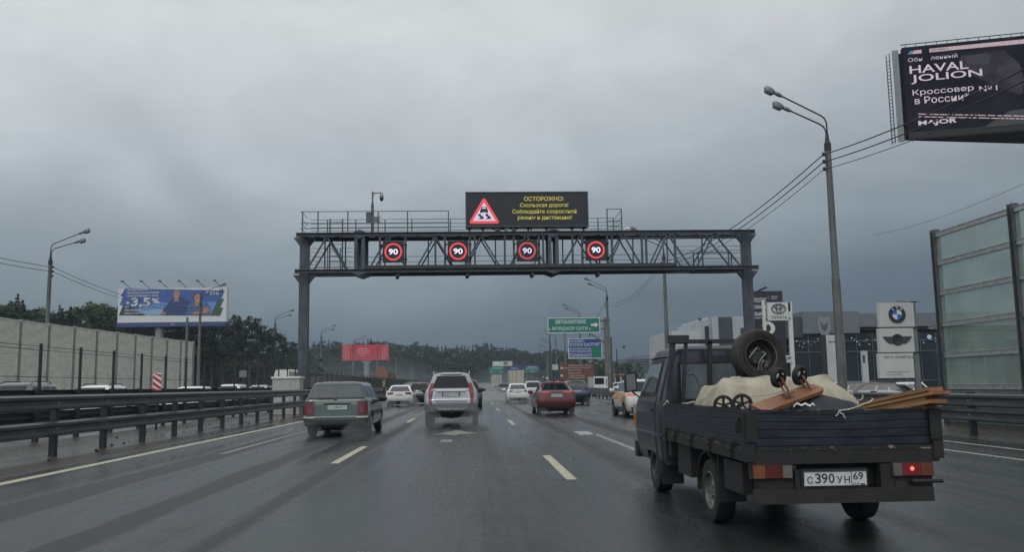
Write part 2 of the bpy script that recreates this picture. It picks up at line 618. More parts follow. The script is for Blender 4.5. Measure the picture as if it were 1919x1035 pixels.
M_POSTG = mat('barrier_post_grey', (.085, .095, .10), .45, .3, var=.3)
gb = thing('glass_noise_barrier', 'tall transparent noise barrier with steel posts at the right roadside', 'barrier wall', (14.0, 0, 0))
GZ = 5.62
gpost = MB()
gpost.bb(-.11, .11, -.09, -.075, 0, GZ + .18); gpost.bb(-.11, .11, .075, .09, 0, GZ + .18); gpost.bb(-.02, .02, -.075, .075, 0, GZ + .18)
gpost_me = gpost.mesh('post', M_POSTG)
LV = [1.08, 2.0, 2.92, 3.86, 4.76, GZ]
gr = MB()
gr.bb(-.05, .05, .10, 3.75, -.06, .06)
gr.bb(-.07, .07, .10, 3.75, .06, .075)
rail_me = gr.mesh('rail', M_ALU)
gk = MB()
gk.bb(-.06, .06, .1, 3.75, 0, .98)
for q in range(5):
    gk.bb(-.09, -.06, .1, 3.75, .08 + q * .18, .2 + q * .18)
kick_me = gk.mesh('base_panel', mat('barrier_base', (.10, .125, .115), .5, .2, var=.25))
for i in range(6):
    Y = 25.5 - 3.85 * i
    o = bpy.data.objects.new('post', gpost_me); COL.objects.link(o); o.parent = gb; o.location = (0, Y, 0)
    if i == 0: continue
    o = bpy.data.objects.new('base_panel', kick_me); COL.objects.link(o); o.parent = gb; o.location = (0, Y, 0)
    for a, b_ in zip(LV, LV[1:]):
        o = bpy.data.objects.new('rail', rail_me); COL.objects.link(o); o.parent = gb; o.location = (0, Y, a)
        pm2 = MB(); pm2.bb(-.012, .012, .1, 3.75, a + .07, b_ - .07)
        o = pm2.build('glass_pane', M_GLASS, gb); o.location = (0, Y, 0)
    o = bpy.data.objects.new('rail', rail_me); COL.objects.link(o); o.parent = gb; o.location = (0, Y, GZ)

# ================================================================ street lamps and cables
M_LAMP = mat('lamp_housing', (.17, .175, .18), .3, .3, var=.2)
M_LENS = mat('lamp_lens', (.16, .17, .17), .12, var=.05)
def street_lamp(side, label, loc, group):
    """side = +1: arms reach towards +x"""
    t = thing('street_lamp', label, 'street lamp', loc, 0, group)
    zo = 0.0 if side < 0 else -.75
    mb = MB()
    mb.tube([(0, 0, -.6), (0, 0, 6), (0, 0, 6.02), (0, 0, 12.3 + zo)], [.21, .19, .165, .135], 12)
    mb.build('pole', M_CONC, t, smooth=40)
    mb = MB()
    mb.tube([(0, 0, 11.95 + zo), (0, 0, 12.3 + zo), (0, 0, 12.31 + zo), (0, 0, 12.8 + zo)], [.16, .16, .12, .06], 10)
    mb.build('collar', M_STEEL_D, t, smooth=40)
    for zz_ in (11.75 + zo, 11.4 + zo, 11.05 + zo):
        mb = MB()
        mb.bar((-.1 * -side * -1, 0, zz_), (.26 * side, -.1, zz_), .05, .05)
        mb.bb(.26 * side - .05, .26 * side + .05, -.15, -.05, zz_ - .08, zz_ + .09)
        mb.build('insulator', M_STEEL_D, t)
    for k, (lx, lz, dy) in enumerate(((2.10, 14.55, -.12), (1.64, 13.92, .12)) if side < 0 else ((2.15, 13.62, -.12), (1.72, 12.95, .12))):
        arm = MB()
        z0 = 12.75 + zo
        kz = (lz - (z0 + .75 - .35 * k)) / lx
        pts = [(0, dy * .4, z0), (.02 * side, dy * .6, z0 + .55 - .35 * k), (.10 * side, dy * .7, z0 + .72 - .35 * k), (.25 * side, dy * .8, z0 + .85 - .35 * k), (lx * side, dy, lz)]
        arm.tube(pts, .035, 6)
        arm.build('arm', M_STEEL_D, t, smooth=40)
        dv = (Vector(pts[-1]) - Vector(pts[-2])).normalized()
        hd = MB()
        p0 = Vector(pts[-1])
        hd.tube([p0 - dv * .05, p0 + dv * .1, p0 + dv * .3, p0 + dv * .34], [.06, .10, .10, .07], 8)
        hd.tube([p0 + dv * .32, p0 + dv * .42, p0 + dv * .62, p0 + dv * .82, p0 + dv * .9], [.06, .12, .16, .13, .03], 10)
        h_ = hd.build('lamp_head', M_LAMP, t, smooth=50)
        le = MB()
        dn = Vector((dv.z * side * .9, 0, -abs(dv.x))).normalized()
        q = p0 + dv * .62 + dn * .075
        le.tube([q - dv * .26, q - dv * .16, q + dv * .16, q + dv * .24], [.04, .15, .15, .04], 12)
        le.build('lens', M_LENS, h_, smooth=60)
    return t
ordn = ['first', 'second', 'third', 'fourth', 'fifth', 'sixth', 'seventh', 'eighth', 'ninth', 'tenth', 'eleventh', 'twelfth', 'thirteenth']
RL = [39 + 36 * k for k in range(-1, 12)]
LLp = [69 + 36 * k for k in range(-1, 11)]
r0 = street_lamp(-1, 'tall twin-arm concrete street lamp beside the glass noise barrier, its cables running to the gantry', (16.62, 39, 0), 'street lamps along the right roadside')
rt = [(c, kids(c)) for c in kids(r0)]
for k, Y in enumerate(RL):
    if Y == 39 or Y < 20: continue
    if Y == 75: lb = 'twin-arm street lamp standing behind the gantry truss, above the pickup cab'
    elif Y == 111: lb = 'twin-arm street lamp just behind the green auto complex sign'
    else: lb = 'twin-arm street lamp on the right, %s one beyond the gantry' % ordn[k - 2]
    dup(r0, (16.62 + bend(Y), Y, 0), None, lb, None, rt)
l0 = street_lamp(1, 'tall twin-arm street lamp behind the pale noise barrier, cables leaving both ways', (-32.75, 69, 0), 'street lamps beyond the oncoming lanes')
lt = [(c, kids(c)) for c in kids(l0)]
for k, Y in enumerate(LLp):
    if Y == 69 or Y < 40: continue
    lb = 'twin-arm street lamp whose arms cross the blue billboard' if Y == 105 else 'twin-arm street lamp before the left trees, %s one beyond the blue billboard' % ordn[k - 3 if k > 2 else 0]
    if Y == 141: lb = 'twin-arm street lamp in front of the tall pines left of the gantry post'
    dup(l0, (-32.75 + bend(Y), Y, 0), None, lb, None, lt)
def cable(label, a, b, sag, r=.018, group=None):
    a, b = Vector(a), Vector(b)
    pts = []
    for i in range(17):
        s = i / 16
        p = a.lerp(b, s)
        p.z -= sag * 4 * s * (1 - s)
        pts.append(p)
    mb = MB()
    mb.tube(pts, r, 5)
    return tag(mb.build('overhead_cable', M_WIRE), label, 'cable', group)
for zz_, nm, r_ in ((11.75, 'upper', .026), (11.4, 'middle', .026), (11.05, 'lowest', .016)):
    cable('%s black cable from the tall right street lamp up past the big billboard' % nm, (16.36, 39, zz_), (16.36, 3, zz_ - 1.0), 1.0, r_, 'overhead cables on the right')
    cable('%s black cable sloping from the tall right street lamp down behind the gantry' % nm, (16.36, 39, zz_), (16.37 + bend(75), 75, zz_), .8, r_, 'overhead cables on the right')
for k in (1, 2):
    for zz_, nm in ((11.75, 'upper'), (11.4, 'lower')):
        cable('%s sagging cable of the right roadside, %s span beyond the gantry' % (nm, ordn[k - 1]), (16.37 + bend(39 + 36 * k), 39 + 36 * k, zz_), (16.37 + bend(75 + 36 * k), 75 + 36 * k, zz_), 1.3, .016, 'overhead cables on the right')
for zz_, nm in ((11.0, 'upper'), (10.65, 'lower')):
    cable('%s black cable from the left street lamp out past the picture edge' % nm, (-32.49, 69, zz_), (-32.49, 33, zz_), .6, .022, 'overhead cables on the left')
    cable('%s black cable from the left street lamp towards the blue billboard' % nm, (-32.49, 69, zz_), (-32.49 + bend(105), 105, zz_), .9, .022, 'overhead cables on the left')
for k in (2, 3):
    cable('sagging cable before the left tree line, %s span past the pines' % ordn[k - 2], (-32.49 + bend(69 + 36 * k), 69 + 36 * k, 11.0), (-32.49 + bend(105 + 36 * k), 105 + 36 * k, 11.0), 1.3, .016, 'overhead cables on the left')
c0, c1 = P(1640, 440, 70), P(1960, 325, 42)
cable('thin faint wire crossing the sky at the right', c0, c1, .4, .012)
# slender pole in front of the noise barrier
up = thing('utility_pole', 'slender grey pole in front of the end of the pale noise barrier', 'pole', (P(347, 730, 84).x, 84, 0))
mb = MB(); mb.tube([(0, 0, 0), (0, 0, 8.1)], [.15, .11], 10); mb.build('shaft', M_CONC, up, smooth=40)
mb = MB(); mb.tube([(0, 0, 8.1), (0, 0, 8.2)], [.13, .05], 10); mb.build('cap', M_STEEL_D, up, smooth=40)
# ================================================================ trees
def leaf_mat(name, c1, c2):
    m = mat(name, c1, .6, scale=.55, col2=c2, thresh=(.35, .65), spec=.25)
    return m
LM = {'pine': leaf_mat('pine_needles', (.014, .026, .018), (.034, .052, .034)),
      'oak': leaf_mat('broad_leaves', (.016, .030, .014), (.048, .070, .030)),
      'spruce': leaf_mat('spruce_needles', (.009, .019, .014), (.022, .036, .025)),
      'pale': leaf_mat('pale_leaves', (.030, .048, .024), (.070, .092, .048))}
def leaves(mb, c, r, n, s, rng, flat=.0):
    for _ in range(n):
        while True:
            v = Vector((rng.uniform(-1, 1), rng.uniform(-1, 1), rng.uniform(-1, 1)))
            if .25 < v.length < 1: break
        v *= rng.uniform(.75, 1.08)
        p = Vector(c) + Vector((v.x * r[0], v.y * r[1], v.z * r[2]))
        a = Vector((rng.gauss(0, 1), rng.gauss(0, 1), rng.gauss(0, 1) * (1 - flat))).normalized()
        b = a.cross(Vector((rng.gauss(0, 1), rng.gauss(0, 1), rng.gauss(0, 1)))).normalized()
        q = s * rng.uniform(.6, 1.3)
        mb.face([p - a * q, p - b * q * .55, p + a * q, p + b * q * .55])
def make_tree(kind, seed, H=16.0):
    """meshes (trunk, crown) of one tree H metres tall"""
    rng = random.Random(seed)
    tr, cr_ = MB(), MB()
    if kind == 'pine':
        lean = rng.uniform(-.4, .4)
        top = Vector((lean, rng.uniform(-.3, .3), H * .95))
        tr.tube([(0, 0, 0), (lean * .3, 0, H * .4), tuple(top)], [.24, .17, .04], 8)
        n = 11
        for i in range(n):
            z = H * (.48 + .46 * i / n)
            a = rng.uniform(0, 2 * PI)
            L = (1 - abs((i / n) - .35) * 1.0) * rng.uniform(1.4, 2.9)
            b0 = Vector((lean * z / H, 0, z))
            e = b0 + Vector((math.cos(a) * L, math.sin(a) * L, rng.uniform(.1, .9)))
            tr.tube([tuple(b0), tuple(e)], [.06, .02], 5)
            leaves(cr_, e, (1.35, 1.35, .50), 46, .27, rng)
            leaves(cr_, b0.lerp(e, .55), (.9, .9, .45), 22, .26, rng)
        leaves(cr_, (top.x, top.y, H * .96), (1.0, 1.0, .6), 55, .26, rng)
    elif kind == 'spruce':
        tr.tube([(0, 0, 0), (0, 0, H * .98)], [.22, .02], 7)
        lv = 30
        for i in range(lv):
            s = i / (lv - 1)
            z = H * (.12 + .86 * s)
            rad = (1 - s) ** .85 * H * .155 * rng.uniform(.8, 1.15) + .12
            for k in range(9):
                a = 2 * PI * (k + rng.random()) / 9
                L = rad * rng.uniform(.6, 1.15)
                leaves(cr_, (math.cos(a) * L * .6, math.sin(a) * L * .6, z - L * .22), (.5 * L + .05, .5 * L + .05, .22), 6, .13 + .17 * (1 - s), rng, .4)
    else:
        bend_ = rng.uniform(-.5, .5)
        tr.tube([(0, 0, 0), (bend_ * .4, 0, H * .35), (bend_, .2, H * .72)], [.26, .19, .06], 8)
        for i in range(17):
            a = rng.uniform(0, 2 * PI)
            s = rng.random()
            z = H * (.30 + .60 * s)
            rad = H * .20 * (1 - abs(s - .38) * 1.05) * rng.uniform(.35, 1.15)
            c = Vector((bend_ * z / H + math.cos(a) * rad, math.sin(a) * rad, z))
            st = Vector((bend_ * .6, 0, z * .68))
            tr.tube([tuple(st), tuple(c)], [.07, .02], 5)
            r = rng.uniform(.8, 1.55)
            leaves(cr_, c, (r, r, r * .8), 95, .30, rng)
        leaves(cr_, (bend_, 0, H * .92), (1.3, 1.3, 1.1), 130, .3, rng)
    lm = LM[kind]
    return tr.mesh('trunk', M_WOOD_TRUNK, smooth=40), cr_.mesh('crown', lm, fix=False)
TREES = {k: [make_tree(k, 11 * i + len(k)) for i in range(n)] for k, n in (('pine', 4), ('spruce', 4), ('oak', 5), ('pale', 2))}
TLAB = {('pine', 0): 'tall pine with bare trunk among the pines left of the gantry post',
        ('oak', 0): 'dense leafy tree in the green wood behind the pale noise barrier',
        ('pale', 0): 'lighter green leafy tree in the wood behind the pale noise barrier',
        ('spruce', 0): 'pointed dark conifer rising out of the wood behind the noise barrier',
        ('pine', 1): 'dark pine in the far misty forest ahead of the traffic',
        ('oak', 1): 'rounded dark tree in the far misty forest ahead of the traffic',
        ('spruce', 1): 'pointed dark spruce in the far misty forest ahead of the traffic',
        ('pale', 1): 'lighter rounded tree in the far misty forest ahead of the traffic',
        ('oak', 2): 'leafy tree behind the brown sign right of the road',
        ('pale', 2): 'lighter leafy tree behind the brown sign right of the road',
        ('pine', 2): 'pine behind the brown sign right of the road', ('spruce', 2): 'spruce behind the brown sign right of the road'}
TNAME = {'pine': 'pine_tree', 'spruce': 'spruce_tree', 'oak': 'leafy_tree', 'pale': 'leafy_tree'}
TGRP = ['trees of the wood on the left', 'trees of the far forest', 'trees behind the brown sign']
rng = random.Random(5)
def plant(kind, zone, px, ytop, Y, wide=1.0):
    p = P(px, ytop, Y)
    H = max(3.0, p.z)
    tr, cw = rng.choice(TREES[kind])
    t = thing(TNAME[kind], TLAB[(kind, zone)], 'tree', (p.x, Y, -.05), rng.uniform(0, 6.28), TGRP[zone])
    s = H / 16.0
    w = s * wide * rng.uniform(.9, 1.15)
    t.scale = (w, w, s)
    for nm, me in (('trunk', tr), ('crown', cw)):
        o = bpy.data.objects.new(nm, me)
        COL.objects.link(o)
        o.parent = t
def outline(pts, x):
    for (x0, y0), (x1, y1) in zip(pts, pts[1:]):
        if x0 <= x <= x1:
            return y0 + (y1 - y0) * (x - x0) / (x1 - x0)
    return pts[-1][1]
OUT_L = [(-60, 560), (0, 566), (30, 562), (60, 568), (105, 578), (135, 572), (165, 562), (200, 570), (250, 575), (300, 582), (400, 590), (430, 594), (455, 600)]
x = -50
while x < 445:
    k = rng.choice(['oak', 'oak', 'oak', 'pale', 'oak', 'spruce'])
    if x > 380: k = rng.choice(['oak', 'pine'])
    plant(k, 0, x, outline(OUT_L, x) + rng.uniform(-4, 9), 128 + rng.uniform(-4, 4), 1.25)
    x += 20 + rng.uniform(-4, 4)
x = -55
while x < 450:
    k = rng.choice(['oak', 'spruce', 'oak', 'oak', 'pale'])
    plant(k, 0, x, outline(OUT_L, x) + rng.uniform(-6, 16), 144 + rng.uniform(-4, 6), 1.3)
    x += 25 + rng.uniform(-5, 5)
plant('spruce', 0, 34, 549, 138, 1.0)
plant('spruce', 0, 112, 570, 139, .8)
for px, yt, Y in ((442, 588, 118), (458, 598, 124), (470, 590, 120), (484, 594, 126), (497, 608, 130), (513, 613, 124), (522, 622, 132), (534, 630, 128), (547, 640, 132), (474, 610, 140), (505, 626, 142), (450, 606, 136), (537, 650, 140), (490, 616, 135)):
    plant('pine', 0, px, yt, Y, .95)
OUT_F = [(540, 646), (580, 645), (620, 638), (640, 642), (690, 636), (740, 643), (770, 641), (800, 645), (850, 647), (900, 645), (915, 644), (945, 652), (1000, 657), (1060, 656), (1075, 660)]
x = 545
while x < 1070:
    k = rng.choice(['pine', 'spruce', 'spruce', 'oak', 'pine']) if x < 950 else rng.choice(['oak', 'oak', 'pine', 'oak'])
    plant(k, 1, x, outline(OUT_F, x) + rng.uniform(-3, 5), 385 + rng.uniform(-25, 25), 1.25)
    x += 7.5 + rng.uniform(-2, 2)
x = 548
while x < 1075:
    k = rng.choice(['oak', 'spruce', 'pine', 'oak'])
    plant(k, 1, x, outline(OUT_F, x) + rng.uniform(3, 15), 345 + rng.uniform(-15, 15) if x < 900 or x > 1030 else 430, 1.5)
    x += 11 + rng.uniform(-3, 3)
for px, yt in ((911, 644), (923, 645), (949, 649), (695, 634), (588, 638), (617, 636)):
    plant('spruce', 1, px, yt, 372, 1.0)
OUT_R = [(1040, 668), (1090, 664), (1130, 668), (1150, 672), (1165, 684), (1178, 694)]
x = 1052
while x < 1178:
    plant(rng.choice(['oak', 'pale', 'oak']), 2, x, outline(OUT_R, x) + rng.uniform(-3, 6), 250 + rng.uniform(-15, 15), 1.3)
    x += 11
def scrub(name, pts, n, h, m, label=None):
    rg = random.Random(len(pts) + n)
    mb = MB()
    for _ in range(n):
        i = rg.randrange(len(pts) - 1)
        a, b = Vector(pts[i]), Vector(pts[i + 1])
        c = a.lerp(b, rg.random())
        r = rg.uniform(.7, 1.6) * h * .3
        leaves(mb, (c.x + rg.uniform(-4, 4), c.y + rg.uniform(-5, 5), rg.uniform(.1, .9) * h), (r * 1.5, r, r), 16, h * .11, rg)
    return tag(mb.build(name, m, fix=False), label, None, None, 'stuff')
scrub('undergrowth', [(-95, 137, 0), (-60, 138, 0), (-27, 138, 0)], 420, 6.5, LM['oak'])
scrub('undergrowth', [(-82, 372, 0), (-50, 372, 0), (-10, 372, 0), (10, 395, 0), (16, 440, 0), (45, 440, 0)], 700, 12, LM['spruce'])
scrub('undergrowth', [(26, 255, 0), (46, 258, 0)], 160, 7, LM['oak'])

# ================================================================ haze
hz = MB()
hz.bb(-420, 420, -40, 700, -1.2, 60)
hm = bpy.data.materials.new('haze')
hm.use_nodes = True
hm.node_tree.nodes.clear()
hv = hm.node_tree.nodes.new('ShaderNodeVolumePrincipled')
hv.inputs['Color'].default_value = (.46, .55, .64, 1)
hv.inputs['Density'].default_value = .00055
hv.inputs['Anisotropy'].default_value = 0.0
ho = hm.node_tree.nodes.new('ShaderNodeOutputMaterial')
hm.node_tree.links.new(hv.outputs[0], ho.inputs['Volume'])
tag(hz.build('haze', hm), kind='stuff')

def mist(name, puffs, dens, col):
    m_ = bpy.data.materials.new(name)
    m_.use_nodes = True
    m_.node_tree.nodes.clear()
    v_ = m_.node_tree.nodes.new('ShaderNodeVolumePrincipled')
    v_.inputs['Color'].default_value = (*col, 1)
    v_.inputs['Density'].default_value = dens
    o_ = m_.node_tree.nodes.new('ShaderNodeOutputMaterial')
    m_.node_tree.links.new(v_.outputs[0], o_.inputs['Volume'])
    mb = MB()
    for c, r in puffs:
        mb.lathe([(max(.01, math.sin(PI * i / 12)), math.cos(PI * i / 12)) for i in range(13)], Matrix(((r[0], 0, 0), (0, r[1], 0), (0, 0, r[2]))), 28, c)
    return tag(mb.build(name, m_, smooth=180), kind='stuff')
for f_ in (1.0, .8, .6, .4):
    mist('mist', [((-19, 190, .2), (16 * f_, 130 * f_, 7.5 * f_)), ((11, 300, .2), (14 * f_, 140 * f_, 8 * f_))], .0008, (.60, .66, .70))
# ================================================================ gantry over the lanes
GY = 48.0
def gx(px, Y=GY): return P(px, 470, Y).x
def gz(px, py, Y=GY): return P(px, py, Y).z
X0, X1 = gx(566), gx(1406)
GB = Vector((X0, GY, 0))
def L(x, y, z): return (x - GB.x, y, z)
ga = thing('road_gantry', 'grey steel lattice gantry spanning the lanes with walkway and handrails', 'gantry', tuple(GB))
ZL0, ZL1, ZT0, ZT1 = gz(900, 509.5), gz(900, 502.5), gz(900, 441.5), gz(900, 434.5)
D = 1.55
for nm, x, in (('left', X0), ('right', X1)):
    mb = MB()
    xx = x - GB.x
    mb.bb(xx - .25, xx + .25, .55, 1.05, -.2, ZL0)
    mb.bb(xx - .24, xx + .24, .56, 1.04, ZL0, ZT1 - .1)
    for z_, s_ in ((ZL0, 1), (ZT1 - .14, -.0)):            # corbels under the chords
        mb.prism([(-.24, 0), (-.24, -.5), (-.62, 0)], -.15, .15, (Vector((1, 0, 0)), Vector((0, 0, 1)), Vector((0, 1, 0))), (xx, .8, z_))
        mb.prism([(.24, 0), (.24, -.5), (.62, 0)], -.15, .15, (Vector((1, 0, 0)), Vector((0, 0, 1)), Vector((0, 1, 0))), (xx, .8, z_))
    mb.bb(xx - .42, xx + .42, .35, 1.25, -.2, .06)
    mb.build('post', M_GANTRY, ga)
e0, e1 = -.38, X1 - X0 + .42
def ibeam(mb, z0, z1, y, x0=e0, x1=e1):
    mb.bb(x0, x1, y - .14, y + .14, z1 - .035, z1)
    mb.bb(x0, x1, y - .14, y + .14, z0, z0 + .035)
    mb.bb(x0, x1, y - .02, y + .02, z0 + .035, z1 - .035)
for y_ in (0, D):
    mb = MB(); ibeam(mb, ZL0, ZL1, y_); mb.build('lower_chord', M_GANTRY, ga)
    mb = MB(); ibeam(mb, ZT0, ZT1, y_, e0 + .05, e1 - .1); mb.build('upper_chord', M_GANTRY, ga)
mb = MB()
mb.bb(gx(684) - X0, gx(1265) - X0, .16, D - .16, ZL1 + .03, ZL1 + .07)
mb.bb(gx(684) - X0, gx(1265) - X0, -.20, -.17, ZL1 - .02, ZL1 + .17)
mb.build('walkway', mat('walkway_grating', (.045, .048, .045), .7, .2, var=.4, scale=20), ga)
mb = MB()
mb.bb(-.1, gx(1168) - X0, .16, D - .16, ZT1 + .005, ZT1 + .04)
for i in range(22):
    x_ = .3 + i * 1.13
    mb.bar((x_, .15, ZT0 + .1), (x_ + .8, D - .15, ZT0 + .1), .06)
mb.build('upper_deck', M_GANTRY, ga)
mb = MB()
mb.bb(gx(916) - X0, gx(976) - X0, .1, .5, ZT0 - .12, ZT0 + .02)
mb.build('cable_tray', M_STEEL_D, ga)
mb = MB()
mb.bb(gx(1302) - X0, gx(1378) - X0, .2, D - .2, ZL0 - .06, ZL0 + .01)
mb.build('hatch', M_STEEL_D, ga)
V = [712, 760, 816, 834, 881, 890, 946, 963, 1010, 1018, 1073, 1091, 1138, 1147, 1203, 1211, 1265]
vm_ = MB(); vm_.bb(-.055, .055, -.07, .07, ZL1, ZT0); vme = vm_.mesh('upright', M_GANTRY)
for p_ in V:
    o = bpy.data.objects.new('upright', vme); COL.objects.link(o); o.parent = ga; o.location = (gx(p_) - X0, -.02, 0)
for p_ in (600, 640, 716, 800, 872, 930, 1006, 1060, 1130, 1196, 1262, 1330):
    o = bpy.data.objects.new('upright', vme); COL.objects.link(o); o.parent = ga; o.location = (gx(p_) - X0, D, 0); o.scale = (.6, .6, 1)
for a, t_, c in ((576, 612, 648), (692, 727, 762), (780, 815, 851), (868, 902, 938), (953, 987, 1025), (1052, 1088, 1122), (1138, 1169, 1202), (1222, 1252, 1292), (1305, 1340, 1386)):
    for y_, s_ in ((0, .085), (D, .075)):
        for q in (a, c):
            mb = MB()
            mb.bar((gx(q) - X0, y_, ZL1), (gx(t_) - X0, y_, ZT0), s_)
            mb.build('diagonal', M_GANTRY, ga)
for p_ in (674, 1037):                                     # bolted joints between the truss sections
    x_ = gx(p_) - X0
    for y_ in (0, D):
        mb = MB()
        for dx in (-.2, .2):
            mb.bb(x_ + dx - .09, x_ + dx + .09, y_ - .1, y_ + .1, ZL1, ZT0)
        mb.prism([(-.42, 0), (.0, -.16), (.42, 0)], -.17, .17, o=(x_, y_, ZL0 - .002))
        mb.prism([(-.34, 0), (.0, .16), (.34, 0)], -.17, .17, o=(x_, y_, ZT1 + .002))
        mb.prism([(-.34, .0), (.0, -.14), (.34, 0)], -.16, .16, o=(x_, y_, ZT0 - .002))
        mb.build('joint', M_GANTRY, ga)
def railing(x0, x1, y, z0, hs, posts, ends=(False, False), r=.022, vmat=None):
    mb = MB()
    for h in hs:
        mb.tube([(x0, y, z0 + h), (x1, y, z0 + h)], r, 6)
    for x_ in posts:
        mb.bar((x_, y, z0 - .02), (x_, y, z0 + hs[0]), .06)
    return mb
gX = lambda p_: gx(p_) - X0
railing(gX(563), gX(841), -.12, ZT1, (1.17, .52, .23), [gX(q) for q in (567, 596, 652, 709, 764, 841)]).build('handrail', M_STEEL, ga)
railing(gX(571), gX(1168), D + .1, ZT1, (1.05, .8, .6, .4, .15), [gX(q) for q in (604, 659, 716, 768, 843, 1000, 1130, 1160)], r=.016).build('handrail', M_STEEL, ga)
railing(gX(1138), gX(1167), -.12, ZT1, (1.22, .55, .22), [gX(1139), gX(1166)]).build('handrail', M_STEEL, ga)
mb = MB()
for x_ in (gX(565), gX(1166)):
    for h in (1.15, .75, .5, .2):
        mb.tube([(x_, -.12, ZT1 + h), (x_, D + .1, ZT1 + h)], .018, 6)
mb.build('end_rail', M_STEEL, ga)
railing(gX(580), gX(1395), D + .12, ZL1, (.92, .62, .36, .12), [], r=.014).build('handrail', M_STEEL, ga)
railing(gX(580), gX(660), -.1 + .3, ZL1, (1.2, .98, .75, .5, .3, .12), [gX(q) for q in (579, 613, 637)], r=.014).build('handrail', M_STEEL, ga)
railing(gX(1268), gX(1398), .4, ZL1, (1.18, .95, .8, .5, .3, .1), [], r=.014).build('handrail', M_STEEL, ga)
mb = MB()                                                  # ladder up to the deck
for dx in (0, .7):
    mb.bar((gX(613) + dx, .9, ZL1), (gX(613) + dx, .9, ZT1 + .95), .06)
for i in range(9):
    mb.tube([(gX(613), .9, ZL1 + .25 + .32 * i), (gX(613) + .7, .9, ZL1 + .25 + .32 * i)], .014, 5)
mb.build('ladder', M_STEEL_D, ga)
mb = MB()                                                  # hatch frame at the right end
for q in (1301, 1310, 1367, 1372):
    mb.bar((gX(q), .25, ZL1), (gX(q), .25, ZL1 + .82), .05)
mb.bar((gX(1301), .25, ZL1 + .8), (gX(1372), .25, ZL1 + .8), .05)
mb.build('hatch_frame', M_STEEL_D, ga)
ln = MB(); x_ = gX(1171)
ln.tube([(x_, -.1, ZT1 + .02), (x_ + .1, -.12, ZT1 + .12), (x_ + .32, -.14, ZT1 + .05)], [.05, .07, .05], 8)
ln.build('floodlight', M_WHITE, ga, smooth=50)

# lane signals
M_LEDRED = mat('led_red', (.62, .055, .06), .5, var=.06, emit=.75)
M_LEDWHITE = mat('led_white', (.72, .66, .84), .5, var=.05, emit=.95)
M_LEDYEL = mat('led_yellow', (.46, .40, .06), .5, var=.06, emit=.62)
M_LEDLILAC = mat('led_lilac', (.58, .50, .66), .5, var=.05, emit=.55)
M_SCREEN = mat('screen_black', (.012, .013, .016), .35, var=.3, scale=30)
def annulus(mb, r0, r1, y0, y1, c=(0, 0), n=40):
    k = [(math.cos(2 * PI * i / n), math.sin(2 * PI * i / n)) for i in range(n)]
    for i in range(n):
        a, b = k[i], k[(i + 1) % n]
        def q(p, r, y): return (c[0] + p[0] * r, y, c[1] + p[1] * r)
        mb.face([q(a, r0, y0), q(b, r0, y0), q(b, r1, y0), q(a, r1, y0)])
        mb.face([q(a, r1, y0), q(b, r1, y0), q(b, r1, y1), q(a, r1, y1)])
        mb.face([q(a, r0, y1), q(b, r0, y1), q(b, r0, y0), q(a, r0, y0)])
    return mb
sl = ['lit red ring speed sign reading 90, nearest the left end of the gantry', 'lit red ring speed sign reading 90, hung just left of the message board',
      'dimmer red ring speed sign reading 90, hung straight below the message board text', 'lit red ring speed sign reading 90, hung nearest the right end of the gantry']
sg0 = None
for k, (px, py) in enumerate(((737, 472), (858.5, 471), (988, 470), (1117, 468.5))):
    c = P(px, py, GY - .32)
    t = thing('speed_sign', sl[k], 'speed sign', tuple(c), 0, 'lit speed signs on the gantry')
    mb = MB()
    mb.bb(-.575, .575, .02, .20, -.575, .575)
    for s_ in (-1, 1):
        mb.bb(s_ * .575, s_ * .565, -.02, .02, -.575, .575)
        mb.bb(-.575, .575, -.02, .02, s_ * .565, s_ * .575)
    mb.build('panel', M_SCREEN, t)
    mb = MB()
    for z_ in (-.4, .4):
        for s_ in (-1, 1):
            mb.bb(s_ * .575, s_ * .74, .08, .13, z_ - .03, z_ + .03)
            mb.bb(s_ * .66, s_ * .74, .08, .28, z_ - .03, z_ + .03)
    mb.build('bracket', M_STEEL_D, t)
    dim = k == 2
    annulus(MB(), .385, .485, -.006, .018).build('ring', mat('led_red_dim', (.50, .05, .06), .5, var=.06, emit=.6) if dim else M_LEDRED, t)
    text('digits', '90', M_LEDWHITE if not dim else mat('led_white_dim', (.60, .55, .74), .5, var=.05, emit=.75), t, (0, -.004, 0), w=.50, h=.32, bold=.022)
    mb = MB(); mb.tube([(.2, .1, -.575), (.25, .15, -.72), (.12, .2, -.9), (.05, .25, -1.0)], .014, 5)
    mb.build('lead', M_WIRE, t)
# cameras under the gantry
cl = ['small traffic camera hanging below the left 90 sign', 'small traffic camera hanging below the gantry, under the second 90 sign from the left', 'small traffic camera hanging below the dim 90 sign', 'small traffic camera hanging below the right 90 sign']
for k, px in enumerate((745, 876, 997, 1120)):
    c = P(px, 521 - (px - 745) * .0154, GY)
    t = thing('traffic_camera', cl[k], 'camera', (c.x, GY, ZL0), 0, 'cameras below the gantry')
    mb = MB()
    mb.bar((0, 0, 0), (0, 0, -.14), .05); mb.bar((0, 0, -.12), (.02, .12, -.14), .05)
    mb.build('bracket', M_STEEL_D, t)
    mb = MB()
    m_ = Matrix.Rotation(R(-18), 3, 'X') @ Matrix.Rotation(R(12), 3, 'Z')
    mb.box((0, .02, -.23), (.17, .34, .15), m_); mb.box((0, .02, -.145), (.20, .40, .02), m_)
    b_ = mb.build('housing', M_BLACK, t)
    mb = MB(); mb.tube([(.06, 0, 0), (.17, 0, -.06), (.16, 0, -.2), (.08, 0, -.25)], .012, 5); mb.build('lead', M_WIRE, t)
